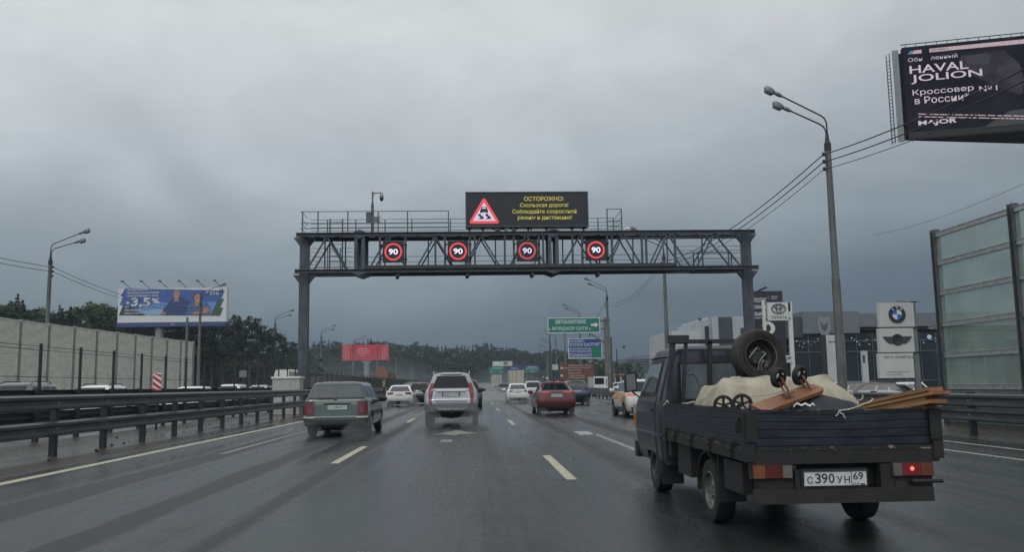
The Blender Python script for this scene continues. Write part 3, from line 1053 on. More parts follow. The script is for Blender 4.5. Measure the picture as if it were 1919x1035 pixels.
# dome camera on its mast
c = P(697.5, 436, GY)
t = thing('dome_camera', 'dome camera on a slim mast above the left gantry walkway', 'camera', (c.x, GY + .1, ZT1 + .04))
zt = gz(697.5, 358) - ZT1 - .04
zm = gz(697.5, 383) - ZT1 - .04
mb = MB(); mb.bb(-.075, .075, -.075, .075, 0, zm); mb.tube([(0, 0, zm), (0, 0, zt)], .04, 8); mb.tube([(0, 0, zm - .02), (0, 0, zm + .12)], .06, 8)
mb.build('mast', M_STEEL, t, smooth=40)
mb = MB(); mb.tube([(0, 0, zt - .1), (.52, 0, zt - .09), (.52, 0, zt - .18)], .028, 6); mb.tube([(0, 0, zt - .3), (.14, 0, zt - .11)], .016, 5)
mb.build('arm', M_STEEL, t, smooth=40)
mb = MB(); mb.lathe([(0, -.02), (.06, -.02), (.11, -.10), (.125, -.22), (.115, -.23), (0, -.23)], o=(.5, 0, zt - .13), n=16); h_ = mb.build('hood', M_LAMP, t, smooth=50)
mb = MB(); mb.lathe([(.105, -.23), (.10, -.33), (.07, -.41), (0, -.44)], o=(.5, 0, zt - .13), n=16); mb.build('dome', M_BLACK, h_, smooth=60)
mb = MB(); mb.bb(-.34, -.08, -.12, .12, .55, 1.1); mb.build('cabinet', M_STEEL, t)
mb = MB(); mb.bb(.09, .28, -.1, .1, .58, .86); mb.build('cabinet', mat('green_box', (.10, .22, .18), .5), t)
mb = MB(); mb.bb(.30, .46, -.1, .1, .55, .92); mb.build('cabinet', M_WHITE, t)

# message board
a, b = P(872, 358, GY - .25), P(1103.5, 425.5, GY - .25)
VW, VH = b.x - a.x, a.z - b.z - .1
vc = Vector(((a.x + b.x) / 2, GY - .25, (P(988, 357, GY - .25).z + P(988, 427, GY - .25).z) / 2))
t = thing('message_board', 'large dark electronic message board on the gantry with yellow warning text', 'message board', tuple(vc))
mb = MB(); mb.bb(-VW / 2, VW / 2, .03, .75, -VH / 2, VH / 2); mb.build('screen', M_SCREEN, t)
mb = MB()
for s_ in (-1, 1):
    mb.bb(s_ * VW / 2, s_ * (VW / 2 - .05), -.02, .028, -VH / 2, VH / 2)
    mb.bb(-VW / 2 + .05, VW / 2 - .05, -.02, .028, s_ * VH / 2, s_ * (VH / 2 - .05))
mb.build('frame', M_STEEL, t)
mb = MB()
for px in (880, 905, 990, 1024, 1072, 1094):
    x_ = P(px, 430, GY).x - vc.x
    mb.bar((x_, .3, -VH / 2), (x_, .3, ZT1 - vc.z), .09)
    mb.bb(x_ - .13, x_ + .13, .1, .5, -VH / 2 - .06, -VH / 2 - .002)
for p0, p1 in ((920, 945), (945, 922), (940, 955), (955, 972), (972, 955)):
    mb.bar((P(p0, 430, GY).x - vc.x, .5, -VH / 2), (P(p1, 430, GY).x - vc.x, .5, ZT1 - vc.z), .05)
mb.build('support', M_STEEL_D, t)
ux = lambda px: (px - 987.75) / 231.5 * VW
uz = lambda py: (392 - py) / 69 * VH
for body, cx_, cy_, w_, h_ in (('ОСТОРОЖНО!', 1019.5, 371.5, 74, 8.6), ('Скользкая дорога!', 1020, 384.8, 91, None), ('Соблюдайте скоростной', 1020.5, 397.3, 121, None), ('режим и дистанцию!', 1021, 409.5, 102, None)):
    text('lettering', body, M_LEDYEL, t, (ux(cx_), .022, uz(cy_ + (cx_ - 988) * .0)), w=w_ / 231.5 * VW, h=(h_ / 69 * VH if h_ else None), bold=.004)
def tri(cx_, cz_, w, h, r):
    """triangle with rounded corners"""
    A = [Vector((cx_ - w / 2, cz_)), Vector((cx_ + w / 2, cz_)), Vector((cx_, cz_ + h))]
    cc = (A[0] + A[1] + A[2]) / 3
    out = []
    for i in range(3):
        c_ = A[i] + (cc - A[i]).normalized() * r * 2
        p_, n_ = A[i - 1], A[(i + 1) % 3]
        d0 = (A[i] - p_).normalized(); d1 = (n_ - A[i]).normalized()
        a0 = math.atan2(-d0.x, d0.y) + PI; a1 = math.atan2(-d1.x, d1.y) + PI
        n0 = Vector((d0.y, -d0.x)); n1 = Vector((d1.y, -d1.x))
        for k in range(6):
            v = (n0 * (1 - k / 5) + n1 * (k / 5)).normalized()
            out.append(c_ + v * r)
    return [(p.x, p.y) for p in out]
sgn = thing  # noqa
M_LEDBLACK = mat('led_off', (.010, .011, .016), .4)
tb = MB(); tb.prism(tri(ux(907), uz(420.0), 60 / 231.5 * VW, 53 / 69 * VH, .10), .012, .026); wr = tb.build('warning_triangle', M_LEDRED, t)
tb = MB(); tb.prism(tri(ux(907), uz(414.8), 43 / 231.5 * VW, 36.5 / 69 * VH, .02), .002, .011); tb.build('field', M_LEDLILAC, wr)
sk = MB()                                                  # car sliding on the wet road
U = lambda px, py: (ux(px), uz(py))
sk.prism([U(899.5, 399), U(899.5, 393.5), U(901, 391.5), U(902, 387), U(911.5, 387), U(913, 391.5), U(914, 393.5), U(914, 399.5), U(911.5, 399.5), U(911.5, 397.8), U(902, 397.8), U(902, 399.5)], -.008, .001)
for dx in (0, 13.5):
    sk.prism([U(895 + dx, 402), U(899 + dx, 400.5), U(901.5 + dx, 404), U(905.5 + dx, 407), U(906 + dx, 410.5), U(898 + dx, 411.5), U(896.5 + dx, 410), U(901 + dx, 408.3), U(897 + dx, 405)], -.008, .001)
sk.build('symbol', M_LEDBLACK, wr)
sk = MB(); sk.prism([U(903.4, 391), U(904, 388.2), U(909.6, 388.2), U(910.4, 391)], -.012, -.009); sk.build('symbol', M_LEDLILAC, wr)

# ================================================================ billboards and signs
def plate(name, pts, m, parent, y, th=.01):
    mb = MB(); mb.prism(pts, y, y + th); return mb.build(name, m, parent)
def rect(x0, z0, x1, z1): return [(x0, z0), (x1, z0), (x1, z1), (x0, z1)]
def flat(name, col, **k): return mat(name, col, k.pop('rough', .45), var=k.pop('var', .08), **k)
M_PRW = flat('print_white', (.60, .61, .60))
# blue bank billboard
a, b = P(222, 537, 120), P(425, 543, 120)
zb = P(323, 604, 120).z
zt_ = P(323, 540, 120).z
W_, H_ = b.x - a.x, zt_ - zb
t = thing('billboard', 'big blue bank billboard with two smiling people, standing before the trees', 'billboard', ((a.x + b.x) / 2, 120, 0), 0)
S = W_ / 203.0
fx = lambda px: (px - 323.5) * S
fz = lambda py: zb + (604 - py) * (zt_ - zb) / 64.0
mb = MB(); mb.bb(-W_ / 2, W_ / 2, .1, 1.2, zb, zt_); mb.build('board', M_PRW, t)
mb = MB(); mb.tube([(fx(297.5), .8, 0), (fx(297.5), .8, zb)], .55, 16); mb.build('pole', mat('pole_grey', (.22, .23, .24), .5), t, smooth=40)
mb = MB(); mb.bb(-W_ / 2, W_ / 2, -.15, 1.5, zb - .62, zb - .02); mb.build('apron', flat('print_navy', (.035, .06, .17)), t)
for px in (237, 272, 306, 342, 376, 408):
    mb = MB(); x_ = fx(px)
    mb.tube([(x_ + .5, .3, zt_), (x_, -1.4, zt_ + .75)], .04, 5); mb.bb(x_ - .15, x_ + .15, -1.7, -1.3, zt_ + .7, zt_ + .85); mb.build('floodlight', M_STEEL_D, t)
sh = [(234, 539.5), (421, 545.5), (415, 561), (420.5, 561), (413, 578), (419, 578), (413.5, 593), (224.5, 590), (231, 572), (225, 571), (231, 555), (226, 555)]
ad = plate('poster', [(fx(x_), fz(y_)) for x_, y_ in sh], flat('print_blue', (.050, .105, .33)), t, .08)
def pq(m, pts, y): return plate('print', [(fx(x_), fz(y_)) for x_, y_ in pts], m, ad, y)
pq(flat('print_sky', (.13, .26, .50)), [(262, 578), (300, 566), (330, 570), (405, 566), (412, 578), (413, 592), (262, 590.5)], .065)
pq(flat('print_sky2', (.26, .38, .52)), [(250, 586), (290, 580), (330, 581), (330, 591), (250, 590)], .055)
pq(flat('print_dark', (.030, .05, .07)), [(232, 574), (240, 571), (262, 584), (275, 590.7), (225, 590)], .055)
pq(flat('print_leaf', (.045, .09, .05), var=.5, scale=3), [(395, 592), (402, 578), (408, 565), (415, 561), (419, 562), (412.5, 578), (418, 579), (413, 593)], .05)
M_SKIN = flat('print_skin', (.36, .19, .13), var=.25, scale=5)
pq(flat('print_navy_cloth', (.035, .055, .17), var=.3, scale=2), [(303, 590.5), (308, 578), (319, 565), (324, 559), (337, 556), (350, 562), (360, 567), (352, 575), (349, 591.5)], .04)
pq(flat('print_blue_cloth', (.065, .12, .27), var=.3, scale=2), [(349, 591.5), (352, 574), (359, 568), (372, 566), (388, 568), (396, 577), (394, 591.5), (380, 592)], .03)
def head(cx_, cy_, r, hair, y, bald):
    n = 16
    pq(hair, [(cx_ + math.cos(2 * PI * i / n) * r * 1.18, cy_ - 1.2 + math.sin(2 * PI * i / n) * r * 1.3) for i in range(n)], y + .006) if not bald else None
    pq(M_SKIN, [(cx_ + math.cos(2 * PI * i / n) * r * .88, cy_ + math.sin(2 * PI * i / n) * r * 1.25) for i in range(n)], y)
    pq(M_PRW, [(cx_ - r * .4, cy_ + r * .5), (cx_ + r * .3, cy_ + r * .45), (cx_, cy_ + r * .75)], y - .012)
    pq(M_SKIN, [(cx_ - r * .5, cy_ + r * .9), (cx_ + r * .5, cy_ + r * .9), (cx_ + r * .6, cy_ + r * 1.9), (cx_ - r * .7, cy_ + r * 1.9)], y + .004)
head(331, 552, 7, None, .02, True)
head(370.5, 560, 7.5, flat('print_hair', (.05, .035, .03)), .012, False)
pq(M_SKIN, [(362, 586), (378, 583), (385, 576), (391, 577), (395, 582), (388, 588), (372, 590), (362, 591)], .008)
pq(M_SKIN, [(303, 586), (309, 584), (313, 588), (306, 590.5), (300, 590)], .02)
for body, x_, y_, w_, h_ in (('ПЕРЕВОДИТЕ', 238, 543, 40, 3.2), ('ПЕНСИЮ И РАСТИТЕ', 238, 548.5, 60, 3.6), ('НАКОПЛЕНИЯ С ВТБ', 238, 554.3, 59, 3.4), ('+', 237, 567, 7, 6), ('3,5', 246.5, 567, 36, 19), ('%', 285, 564, 14.5, 10), ('ДО', 236, 575, 7, 3.2), ('ПО НАКОП.', 235.5, 581, 32, 3.6), ('ВТБ-СЧЁТУ', 235.5, 586.5, 33, 3.6), ('ВТБ', 393.5, 550.5, 17, 6)):
    text('lettering', body, M_PRW, ad, (fx(x_), .0, fz(y_)), w=w_ * S, h=h_ * S, bold=.03, align='LEFT')
for k in range(3):
    pq(M_PRW, [(386 - k * .7, 545.5 + k * 1.6), (391 - k * .7, 545.5 + k * 1.6), (390.6 - k * .7, 546.5 + k * 1.6), (385.6 - k * .7, 546.5 + k * 1.6)], .0)
text('lettering', 'ВТБ', M_PRW, t, (fx(327), -.17, zb - .3), w=7 * S)
text('lettering', 'РЕКЛАМА', flat('print_grey', (.25, .25, .25)), t, (fx(228), .08, fz(595)), w=8 * S)
text('lettering', 'БАНК ВТБ (ПАО). УСЛОВИЯ НА САЙТЕ И В ОФИСАХ БАНКА. НЕ ЯВЛЯЕТСЯ ОФЕРТОЙ. ИЗУЧИТЕ ВСЕ УСЛОВИЯ', flat('print_grey', (.25, .25, .25)), t, (fx(322), .08, fz(597.5)), w=170 * S) if False else None
# red billboard
a, b = P(641.5, 647, 270), P(728.5, 645.5, 270)
z0_, z1_ = P(685, 676, 270).z, P(685, 646.5, 270).z
t = thing('billboard', 'red billboard with pale ornamental borders before the misty trees', 'billboard', ((a.x + b.x) / 2, 270, 0), R(2))
W2 = b.x - a.x
mb = MB(); mb.bb(-W2 / 2, W2 / 2, 0, 1, z0_, z1_); mb.build('board', flat('print_red', (.52, .028, .045)), t)
mb = MB(); mb.tube([(.3, .6, 0), (.3, .6, z0_ - .6)], .8, 14); mb.bb(-.9, 1.5, -.3, 1, z0_ - .7, z0_ - .2); mb.build('pole', mat('pole_grey', (.22, .23, .24), .5), t, smooth=40)
orn = MB()
for s_ in (-1, 1):
    for k in range(3):
        cz = z0_ + (z1_ - z0_) * (.2 + .3 * k)
        annulus(orn, .45, .62, -.03, -.005, (s_ * (W2 / 2 - 1.5), cz), 14)
        annulus(orn, .35, .5, -.03, -.005, (s_ * (W2 / 2 - .75), cz + .6), 12)
        orn.bar((s_ * (W2 / 2 - 1.9), -.02, cz - .5), (s_ * (W2 / 2 - .4), -.02, cz + .9), .16, .02)
orn.build('ornament', flat('print_pink', (.62, .28, .29)), t)
for k, (w_, h_) in enumerate(((3.2, .45), (4.2, .5), (3.4, .4), (1.6, .35))):
    mb = MB()
    nn = int(w_ / .42)
    for i in range(nn):
        mb.bb(-w_ / 2 + i * .42 - .6, -w_ / 2 + i * .42 - .33, -.03, -.005, z1_ - 1.2 - k * .72 - h_ / 2, z1_ - 1.2 - k * .72 + h_ / 2)
    mb.build('lettering', flat('print_pink2', (.55, .30, .30)), t)
# large screen billboard at the upper right
A = P(1690, 89, 50.0)
Yb = 48.2
for _ in range(60):
    Bq = P(1919, 66, Yb)
    Yb += (A.z - Bq.z) * 1.5
    if abs(A.z - Bq.z) < .002: break
Bq = P(1919, 66, Yb)
dirv = Vector((Bq.x - A.x, Bq.y - A.y, 0)); span = dirv.length
rzb = math.atan2(dirv.y, dirv.x)
zlow = P(1694, 247, 50.0).z
HH = A.z - zlow
t = thing('billboard', 'huge dark car advertisement screen on a black truss box, cut by the picture edge', 'billboard', (A.x, A.y, 0), rzb)
S3 = span / 229.0
W3 = 15.0
mb = MB(); mb.bb(0, W3, .0, .5, zlow - .0, A.z + .0); mb.build('screen', mat('ad_dark', (.004, .005, .009), .6, var=.5, scale=.5, emit=.5, spec=.08, col2=(.014, .012, .021)), t)
mb = MB()
apex = (W3 * .66, 4.3)
mb.prism([(0.02, .02), (W3 - .02, .02), apex], zlow - .42, zlow - .01, (Vector((1, 0, 0)), Vector((0, 1, 0)), Vector((0, 0, 1))))
mb.prism([(-.25, .4), (.02, .45), apex, (apex[0], apex[1] + .3)], zlow - .4, A.z - .2, (Vector((1, 0, 0)), Vector((0, 1, 0)), Vector((0, 0, 1))))
mb.build('underside', mat('truss_black', (.010, .011, .012), .6), t)
mb = MB()
mb.prism([(-.56, .05), (-.22, .02), (-.22, .12), (-.56, .15)], zlow - .55, A.z - .12, (Vector((1, 0, 0)), Vector((0, 1, 0)), Vector((0, 0, 1))))
mb.build('side_panel', mat('panel_grey', (.19, .205, .215), .45, .3), t)
mb = MB()
for z_, n_ in ((A.z + .16, 26), (zlow - .5, 26)):
    mb.tube([(-.1, -.03, z_), (W3, -.03, z_)], .03, 5)
    for i in range(n_):
        mb.bar((.2 + i * .58, .0, z_ - .16), (.2 + i * .58, -.03, z_), .03)
for x_, y_ in ((-.72, .1), (-.86, .35)):
    mb.tube([(x_, y_, zlow - .6), (x_, y_, A.z - .25)], .03, 5)
for i in range(24):
    z_ = zlow - .5 + i * (HH) / 24
    mb.bar((-.72, .1, z_), (-.86, .35, z_), .03)
for i in range(12):
    z_ = zlow - .4 + i * HH / 12
    mb.bar((-.1, .3, z_), (.0, .1, z_ + .3), .04)
mb.build('truss', M_STEEL_D, t)
mb = MB(); mb.tube([(W3 * .66, 2.0, 0), (W3 * .66, 2.0, zlow - .42)], .6, 18); mb.build('pole', M_STEEL_D, t, smooth=40)
M_ADT = mat('ad_text', (.55, .46, .52), .5, var=.06, emit=.35)
M_ADP = mat('ad_pink', (.50, .36, .38), .5, var=.15, emit=.3)
def bxz(px, py):
    dx = (px - 1690) * S3
    return dx, A.z - ((py + (px - 1690) * .1) - 89) * HH / 158.0
for body, px, py, w_, h_, bo in (('Обн', 1700, 112.5, 27, 7.5, 0), ('ленный', 1743.5, 107.5, 50, 8, 0), ('HAVAL', 1701.5, 130, 111, 15, .012), ('JOLION', 1703, 148, 134, 17, .012), ('Кроссовер', 1704, 174, 115, 13, .004), ('№1', 1829, 165, 33, 10, .0), ('в России*', 1707, 188, 102, 13, .004), ('MAJOR', 1710.5, 231, 73, 11, .03)):
    dx, dz = bxz(px + w_ / 2, py - (w_ / 2) * .075)
    text('lettering', body, M_ADT, t, (dx, -.02, dz), w=w_ * S3, h=h_ * HH / 158, bold=bo)
def badp(m, pts, y):
    return plate('picture', [bxz(*p_) for p_ in pts], m, t, y)
badp(mat('ad_blue', (.08, .20, .30), .5, emit=.3), [(1700, 102), (1706, 95), (1712, 94.5), (1707, 101.5)], -.015)
badp(M_ADP, [(1708, 101), (1713, 94.5), (1727, 92.5), (1727, 99.5)], -.015)
badp(M_ADP, [(1742, 98), (1742, 91), (1790, 86), (1919, 73), (2000, 65), (2000, 75), (1919, 81), (1790, 93)], -.015)
text('lettering', 'для каждого', M_BLACK, t, (bxz(1762, 92.5)[0], -.03, bxz(1762, 92.5)[1]), w=32 * S3)
M_ADC = mat('ad_car', (.010, .009, .014), .6, var=.5, scale=.7, emit=.4, spec=.1, col2=(.055, .047, .065))
badp(M_ADC, [(1800, 104), (1850, 95), (1880, 94), (1896, 108), (1906, 118), (1912, 150), (1905, 175), (1860, 160), (1820, 140), (1796, 118)], -.008)
badp(mat('ad_car2', (.020, .018, .026), .4, var=.5, emit=.1), [(1808, 106), (1848, 98), (1856, 104), (1850, 120), (1812, 122)], -.018)
badp(mat('ad_glow', (.05, .035, .045), .6, var=.6, scale=.8, emit=.4, spec=.1), [(1912, 140), (1990, 130), (1990, 190), (1912, 198)], -.008)
badp(mat('ad_floor', (.050, .042, .058), .4, var=.6, scale=.6, emit=.15, col2=(.015, .014, .02)), [(1830, 236), (1880, 205), (1990, 185), (1990, 222), (1919, 226)], -.006)
for k, (y_, w_) in enumerate(((213.5, 225), (218.5, 225))):
    mb = MB(); rg = random.Random(k)
    x_ = 1712
    while x_ < 1712 + w_:
        l_ = rg.uniform(4, 16)
        p0 = bxz(x_, y_); p1 = bxz(x_ + l_, y_)
        mb.prism([(p0[0], p0[1] - .03), (p1[0], p1[1] - .03), (p1[0], p1[1] + .03), (p0[0], p0[1] + .03)], -.02, -.01)
        x_ += l_ + rg.uniform(1, 4)
    mb.build('lettering', M_ADP, t)

# green and blue direction signs
M_SGREEN = flat('sign_green', (.010, .155, .115), rough=.4)
M_SBLUE = flat('sign_blue', (.020, .045, .22), rough=.4)
M_SBROWN = flat('sign_brown', (.115, .050, .030), rough=.45, var=.25)
M_SW = flat('sign_white', (.66, .68, .66), rough=.4)
def sign(name, label, px0, px1, py0, py1, Y, m, border=True, cat='road sign'):
    """rectangular sign panel seen between those picture columns and rows; returns (thing, fx, fz)"""
    cx_, cy_ = (px0 + px1) / 2, (py0 + py1) / 2
    c = P(cx_, cy_, Y)
    k = (P(px1, cy_, Y).x - P(px0, cy_, Y).x) / (px1 - px0)
    t = thing(name, label, cat, (c.x, Y, 0))
    X_ = lambda px: (px - cx_) * k
    Z_ = lambda py: c.z + (cy_ - py) * k * .99
    if border:
        plate('border', rect(X_(px0), Z_(py1), X_(px1), Z_(py0)), M_SW, t, 0, .04)
        b_ = (px1 - px0) * .008 + .45
        plate('panel', rect(X_(px0 + b_), Z_(py1 - b_), X_(px1 - b_), Z_(py0 + b_)), m, t, -.008, .007)
    else:
        plate('panel', rect(X_(px0), Z_(py1), X_(px1), Z_(py0)), m, t, 0, .05)
    return t, X_, Z_, k
t, X_, Z_, k = sign('direction_sign', 'green cantilever direction sign with a white arrow and quoted name', 1026.5, 1124.5, 595.5, 624.5, 100, M_SGREEN)
text('lettering', 'автокомплекс', M_SW, t, (X_(1070), -.012, Z_(603.3)), w=58 * k, h=7.4 * k, bold=.0)
text('lettering', '« МЭЙДЖОР СИТИ »', M_SW, t, (X_(1068), -.012, Z_(615.6)), w=79 * k, h=9.2 * k, bold=.0)
plate('arrow', [(X_(a_), Z_(b_)) for a_, b_ in ((1107.5, 607.8), (1115, 607.8), (1115, 604.8), (1122, 609.6), (1115, 614.4), (1115, 611.4), (1107.5, 611.4))], M_SW, t, -.014, .005)
mb = MB()
xp = X_(1138)
mb.bb(xp - .30, xp + .30, .1, .7, 0, Z_(597)); mb.bb(xp - .38, xp + .38, .05, .75, Z_(602), Z_(600)); mb.bb(xp - .38, xp + .38, .05, .75, Z_(618), Z_(616))
for py in (602, 617):
    mb.bb(X_(1040), xp - .3, .2, .36, Z_(py + 1.5), Z_(py - 1.5))
mb.bar((X_(1108), .3, Z_(627)), (xp, .3, Z_(646)), .14); mb.bar((X_(1105), .3, Z_(632)), (X_(1105), .3, Z_(624)), .12)
mb.build('column', mat('post_brown', (.12, .115, .105), .6, var=.35, scale=2), t)
t, X_, Z_, k = sign('direction_sign', 'green and blue direction sign with two quoted names under the green arrow sign', 1065, 1128, 634.5, 672.5, 118, M_SGREEN)
plate('field', rect(X_(1066.5), Z_(650.5), X_(1127), Z_(636)), M_SBLUE, t, -.014, .005)
plate('field', rect(X_(1066.8), Z_(671.3), X_(1107.5), Z_(653.5)), M_SW, t, -.014, .005)
plate('field', rect(X_(1067.4), Z_(670.6), X_(1106.9), Z_(654.2)), M_SBLUE, t, -.020, .005)
text('lettering', 'КОМПЛЕКС', M_SW, t, (X_(1081), -.026, Z_(639.6)), w=28 * k, h=3.6 * k, bold=.01)
text('lettering', '"КУЛОН БАЛТИЯ"', M_SW, t, (X_(1096), -.026, Z_(646)), w=59 * k, h=6.2 * k, bold=0)
text('lettering', '"МЭЙДЖОР', M_SW, t, (X_(1087), -.026, Z_(658.6)), w=37 * k, h=6 * k, bold=0)
text('lettering', 'ТЕРМИНАЛ"', M_SW, t, (X_(1087), -.026, Z_(666.4)), w=38 * k, h=6 * k, bold=0)
mb = MB(); mb.tube([(X_(1146), .5, 0), (X_(1146), .5, Z_(632))], .16, 10); mb.bb(X_(1070), X_(1147), .1, .25, Z_(644), Z_(642)); mb.bb(X_(1070), X_(1147), .1, .25, Z_(664), Z_(662)); mb.build('column', M_STEEL, t)
t, X_, Z_, k = sign('tourist_sign', 'wide brown sign with lines of white lettering beside the road', 1048.5, 1113, 682.5, 712.5, 135, M_SBROWN, border=False)
for py, body, px, w_ in ((685.5, 'Новорижское шоссе', 1065, 46), (690, 'Усадьба Архангельское', 1052, 56), (694.5, 'Музей техники', 1065, 24), (700, 'Красногорск', 1065, 26), (704.5, 'Усадьба Знаменское', 1066, 30), (708.5, 'Парк', 1066, 30)):
    text('lettering', body, flat('sign_cream', (.60, .50, .42)), t, (X_(px), -.01, Z_(py)), w=w_ * k, h=2.4 * k, align='LEFT', bold=.015)
for py in (689, 703):
    plate('emblem', rect(X_(1050.5), Z_(py + 3), X_(1055), Z_(py - 1)), flat('sign_cream', (.60, .50, .42)), t, -.01, .005)
mb = MB()
for px in (1054, 1081, 1108): mb.tube([(X_(px), .1, 0), (X_(px), .1, Z_(684))], .09, 8)
mb.build('post', M_STEEL_D, t)
# far signs over the lanes
def farsign(label, px0, px1, py0, py1, Y, m, fields=(), marks=(), name='direction_sign'):
    t, X_, Z_, k = sign(name, label, px0, px1, py0, py1, Y, m, border=False)
    for (a0, b0, a1, b1, mm) in fields:
        plate('field', rect(X_(a0), Z_(b1), X_(a1), Z_(b0)), mm, t, -.02, .012)
    for (a0, b0, a1, b1) in marks:
        plate('lettering', rect(X_(a0), Z_(b1), X_(a1), Z_(b0)), M_SW, t, -.035, .01)
    mb = MB()
    for s_ in (.25, .75):
        mb.tube([(X_(px0 + (px1 - px0) * s_), .3, 0), (X_(px0 + (px1 - px0) * s_), .3, Z_(py0 + .5))], .12, 8)
    mb.build('post', M_STEEL_D, t)
farsign('distant green overhead sign below the pale billboard', 917, 944.5, 687, 700.5, 245, M_SGREEN, (), ((921, 690.3, 940, 691.2), (920, 696, 921, 699), (938.5, 696, 939.5, 699)))
farsign('distant small blue sign above the white box truck', 954.5, 974, 686, 693.5, 245, M_SBLUE, (), ((958, 690.5, 970, 691.3),))
farsign('distant blue over green sign right of the white box truck', 983.5, 1010.5, 685.5, 698.5, 240, M_SGREEN, ((984, 686, 1010, 692, M_SBLUE),), ((988, 688, 1006, 688.7), (986, 690.6, 1008, 691.2), (995.5, 694, 996.5, 697.5), (998, 696.5, 1002, 697.2)))
farsign('far pale billboard with a woman and child picture above the green sign', 923, 960, 677.5, 687, 300, flat('print_pale', (.45, .50, .50)), ((943, 678.5, 952, 686.8, flat('print_rose', (.42, .27, .25))), (945, 679.5, 949, 683, flat('print_hair', (.05, .035, .03)))), ((926, 680, 936, 683),), 'billboard')
farsign('distant pale square sign beside a dark pole right of the overhead signs', 1035, 1046, 683.5, 694, 150, flat('sign_pale', (.36, .44, .46)), (), ())
# round signs at the road edge
for lab, px, py, r, Y, ms in (('round blue mandatory sign above the red car roof', 1045, 706.5, 3.3, 120, (M_SBLUE, M_SBLUE)), ('red ringed round sign with orange centre by the brown sign', 1045.3, 715.5, 3.0, 116, (flat('sign_red', (.45, .05, .03)), flat('sign_orange', (.60, .22, .05)))), ('far round white sign with dark ring left of the brown sign', 1025.5, 709, 2.6, 150, (flat('sign_grey', (.2, .2, .21)), M_SW)), ('small far round sign left of the others on the right verge', 1018.5, 707, 1.8, 155, (flat('sign_grey', (.2, .2, .21)), M_SW))):
    c = P(px, py, Y); k = 1 / F_PX * Y
    t = thing('round_sign', lab, 'road sign', (c.x, Y, 0))
    n = 24
    plate('disc', [(math.cos(2 * PI * i / n) * r * k, c.z + math.sin(2 * PI * i / n) * r * k) for i in range(n)], ms[0], t, 0, .02)
    plate('face', [(math.cos(2 * PI * i / n) * r * k * .7, c.z + math.sin(2 * PI * i / n) * r * k * .7) for i in range(n)], ms[1], t, -.012, .01)
    mb = MB(); mb.tube([(0, .06, 0), (0, .06, c.z + r * k)], .035, 8); mb.build('post', M_STEEL, t)
# chevron marker boards at the median
c = P(294.5, 716, 31)
t = thing('chevron_marker', 'red and white striped marker board fixed to the median fence', 'marker board', (c.x, 31, 0))
kk = 31 / F_PX
plate('board', rect(-7.6 * kk, c.z - 16 * kk, 7.6 * kk, c.z + 16 * kk), M_SW, t, 0, .03)
mb = MB()
def clip(pts, x0, x1):
    return pts
for i in range(-1, 4):
    z_ = c.z - 16 * kk + i * 11.5 * kk
    zlo, zhi = c.z - 16 * kk, c.z + 16 * kk
    q = []
    for (x_, zz_) in ((-7.6 * kk, z_ + 11 * kk), (7.6 * kk, z_), (7.6 * kk, z_ + 6 * kk), (-7.6 * kk, z_ + 17 * kk)):
        q.append((x_, min(zhi, max(zlo, zz_))))
    if abs(q[0][1] - q[3][1]) + abs(q[1][1] - q[2][1]) > .02:
        mb.prism(q, -.008, -.003)
mb.build('stripes', flat('stripe_red', (.40, .03, .03)), t, )
mb = MB(); mb.tube([(0, .05, .0), (0, .05, c.z)], .04, 6); mb.build('post', M_STEEL_D, t)
c = P(719.5, 719, 62)
t = thing('chevron_marker', 'small yellow and black striped marker on the far median rail', 'marker board', (c.x, 62, 0))
kk = 62 / F_PX
plate('board', rect(-2.6 * kk, c.z - 5.5 * kk, 2.6 * kk, c.z + 5.5 * kk), flat('stripe_yellow', (.55, .33, .05)), t, 0, .03)
mb = MB()
for i in range(2):
    z_ = c.z - 4.5 * kk + i * 5 * kk
    mb.prism([(-2.6 * kk, z_ + 2.5 * kk), (2.6 * kk, z_), (2.6 * kk, z_ + 2 * kk), (-2.6 * kk, z_ + 4.5 * kk)], -.008, -.003)
mb.build('stripes', M_BLACK, t)
mb = MB(); mb.tube([(0, .05, .0), (0, .05, c.z)], .04, 6); mb.build('post', M_STEEL_D, t)
c = P(455.5, 701, 75)
t = thing('road_sign', 'grey back of a square road sign in front of the pine trunks', 'road sign', (c.x, 75, 0))
kk = 75 / F_PX
plate('panel', rect(-7 * kk, c.z - 6 * kk, 7 * kk, c.z + 6 * kk), mat('sign_back', (.17, .18, .18), .5, .2), t, 0, .04)
mb = MB(); mb.tube([(0, .1, .0), (0, .1, c.z)], .05, 6); mb.build('post', M_STEEL_D, t)
# cabinet by the left gantry post
c = P(540, 720, 47); z1_ = P(540, 710, 47).z
t = thing('utility_cabinet', 'pale grey roadside cabinet with flat lid beside the left gantry post', 'cabinet', (c.x, 47.2, 0))
M_CAB = mat('cabinet_grey', (.36, .36, .33), .45, var=.12)
mb = MB(); mb.bb(-.76, .66, -.5, .5, 0, z1_); mb.build('body', M_CAB, t)
mb = MB(); mb.bb(-.82, .72, -.56, .56, z1_, z1_ + .11); mb.build('lid', M_WHITE, t)
mb = MB(); mb.bb(-.70, .18, -.52, -.502, .15, z1_ - .08); mb.build('door', M_CAB, t)
mb = MB(); mb.bb(.24, .41, -.52, -.502, .15, z1_ - .08); mb.bb(.44, .62, -.52, -.502, .15, z1_ - .08); mb.build('door', M_CAB, t)
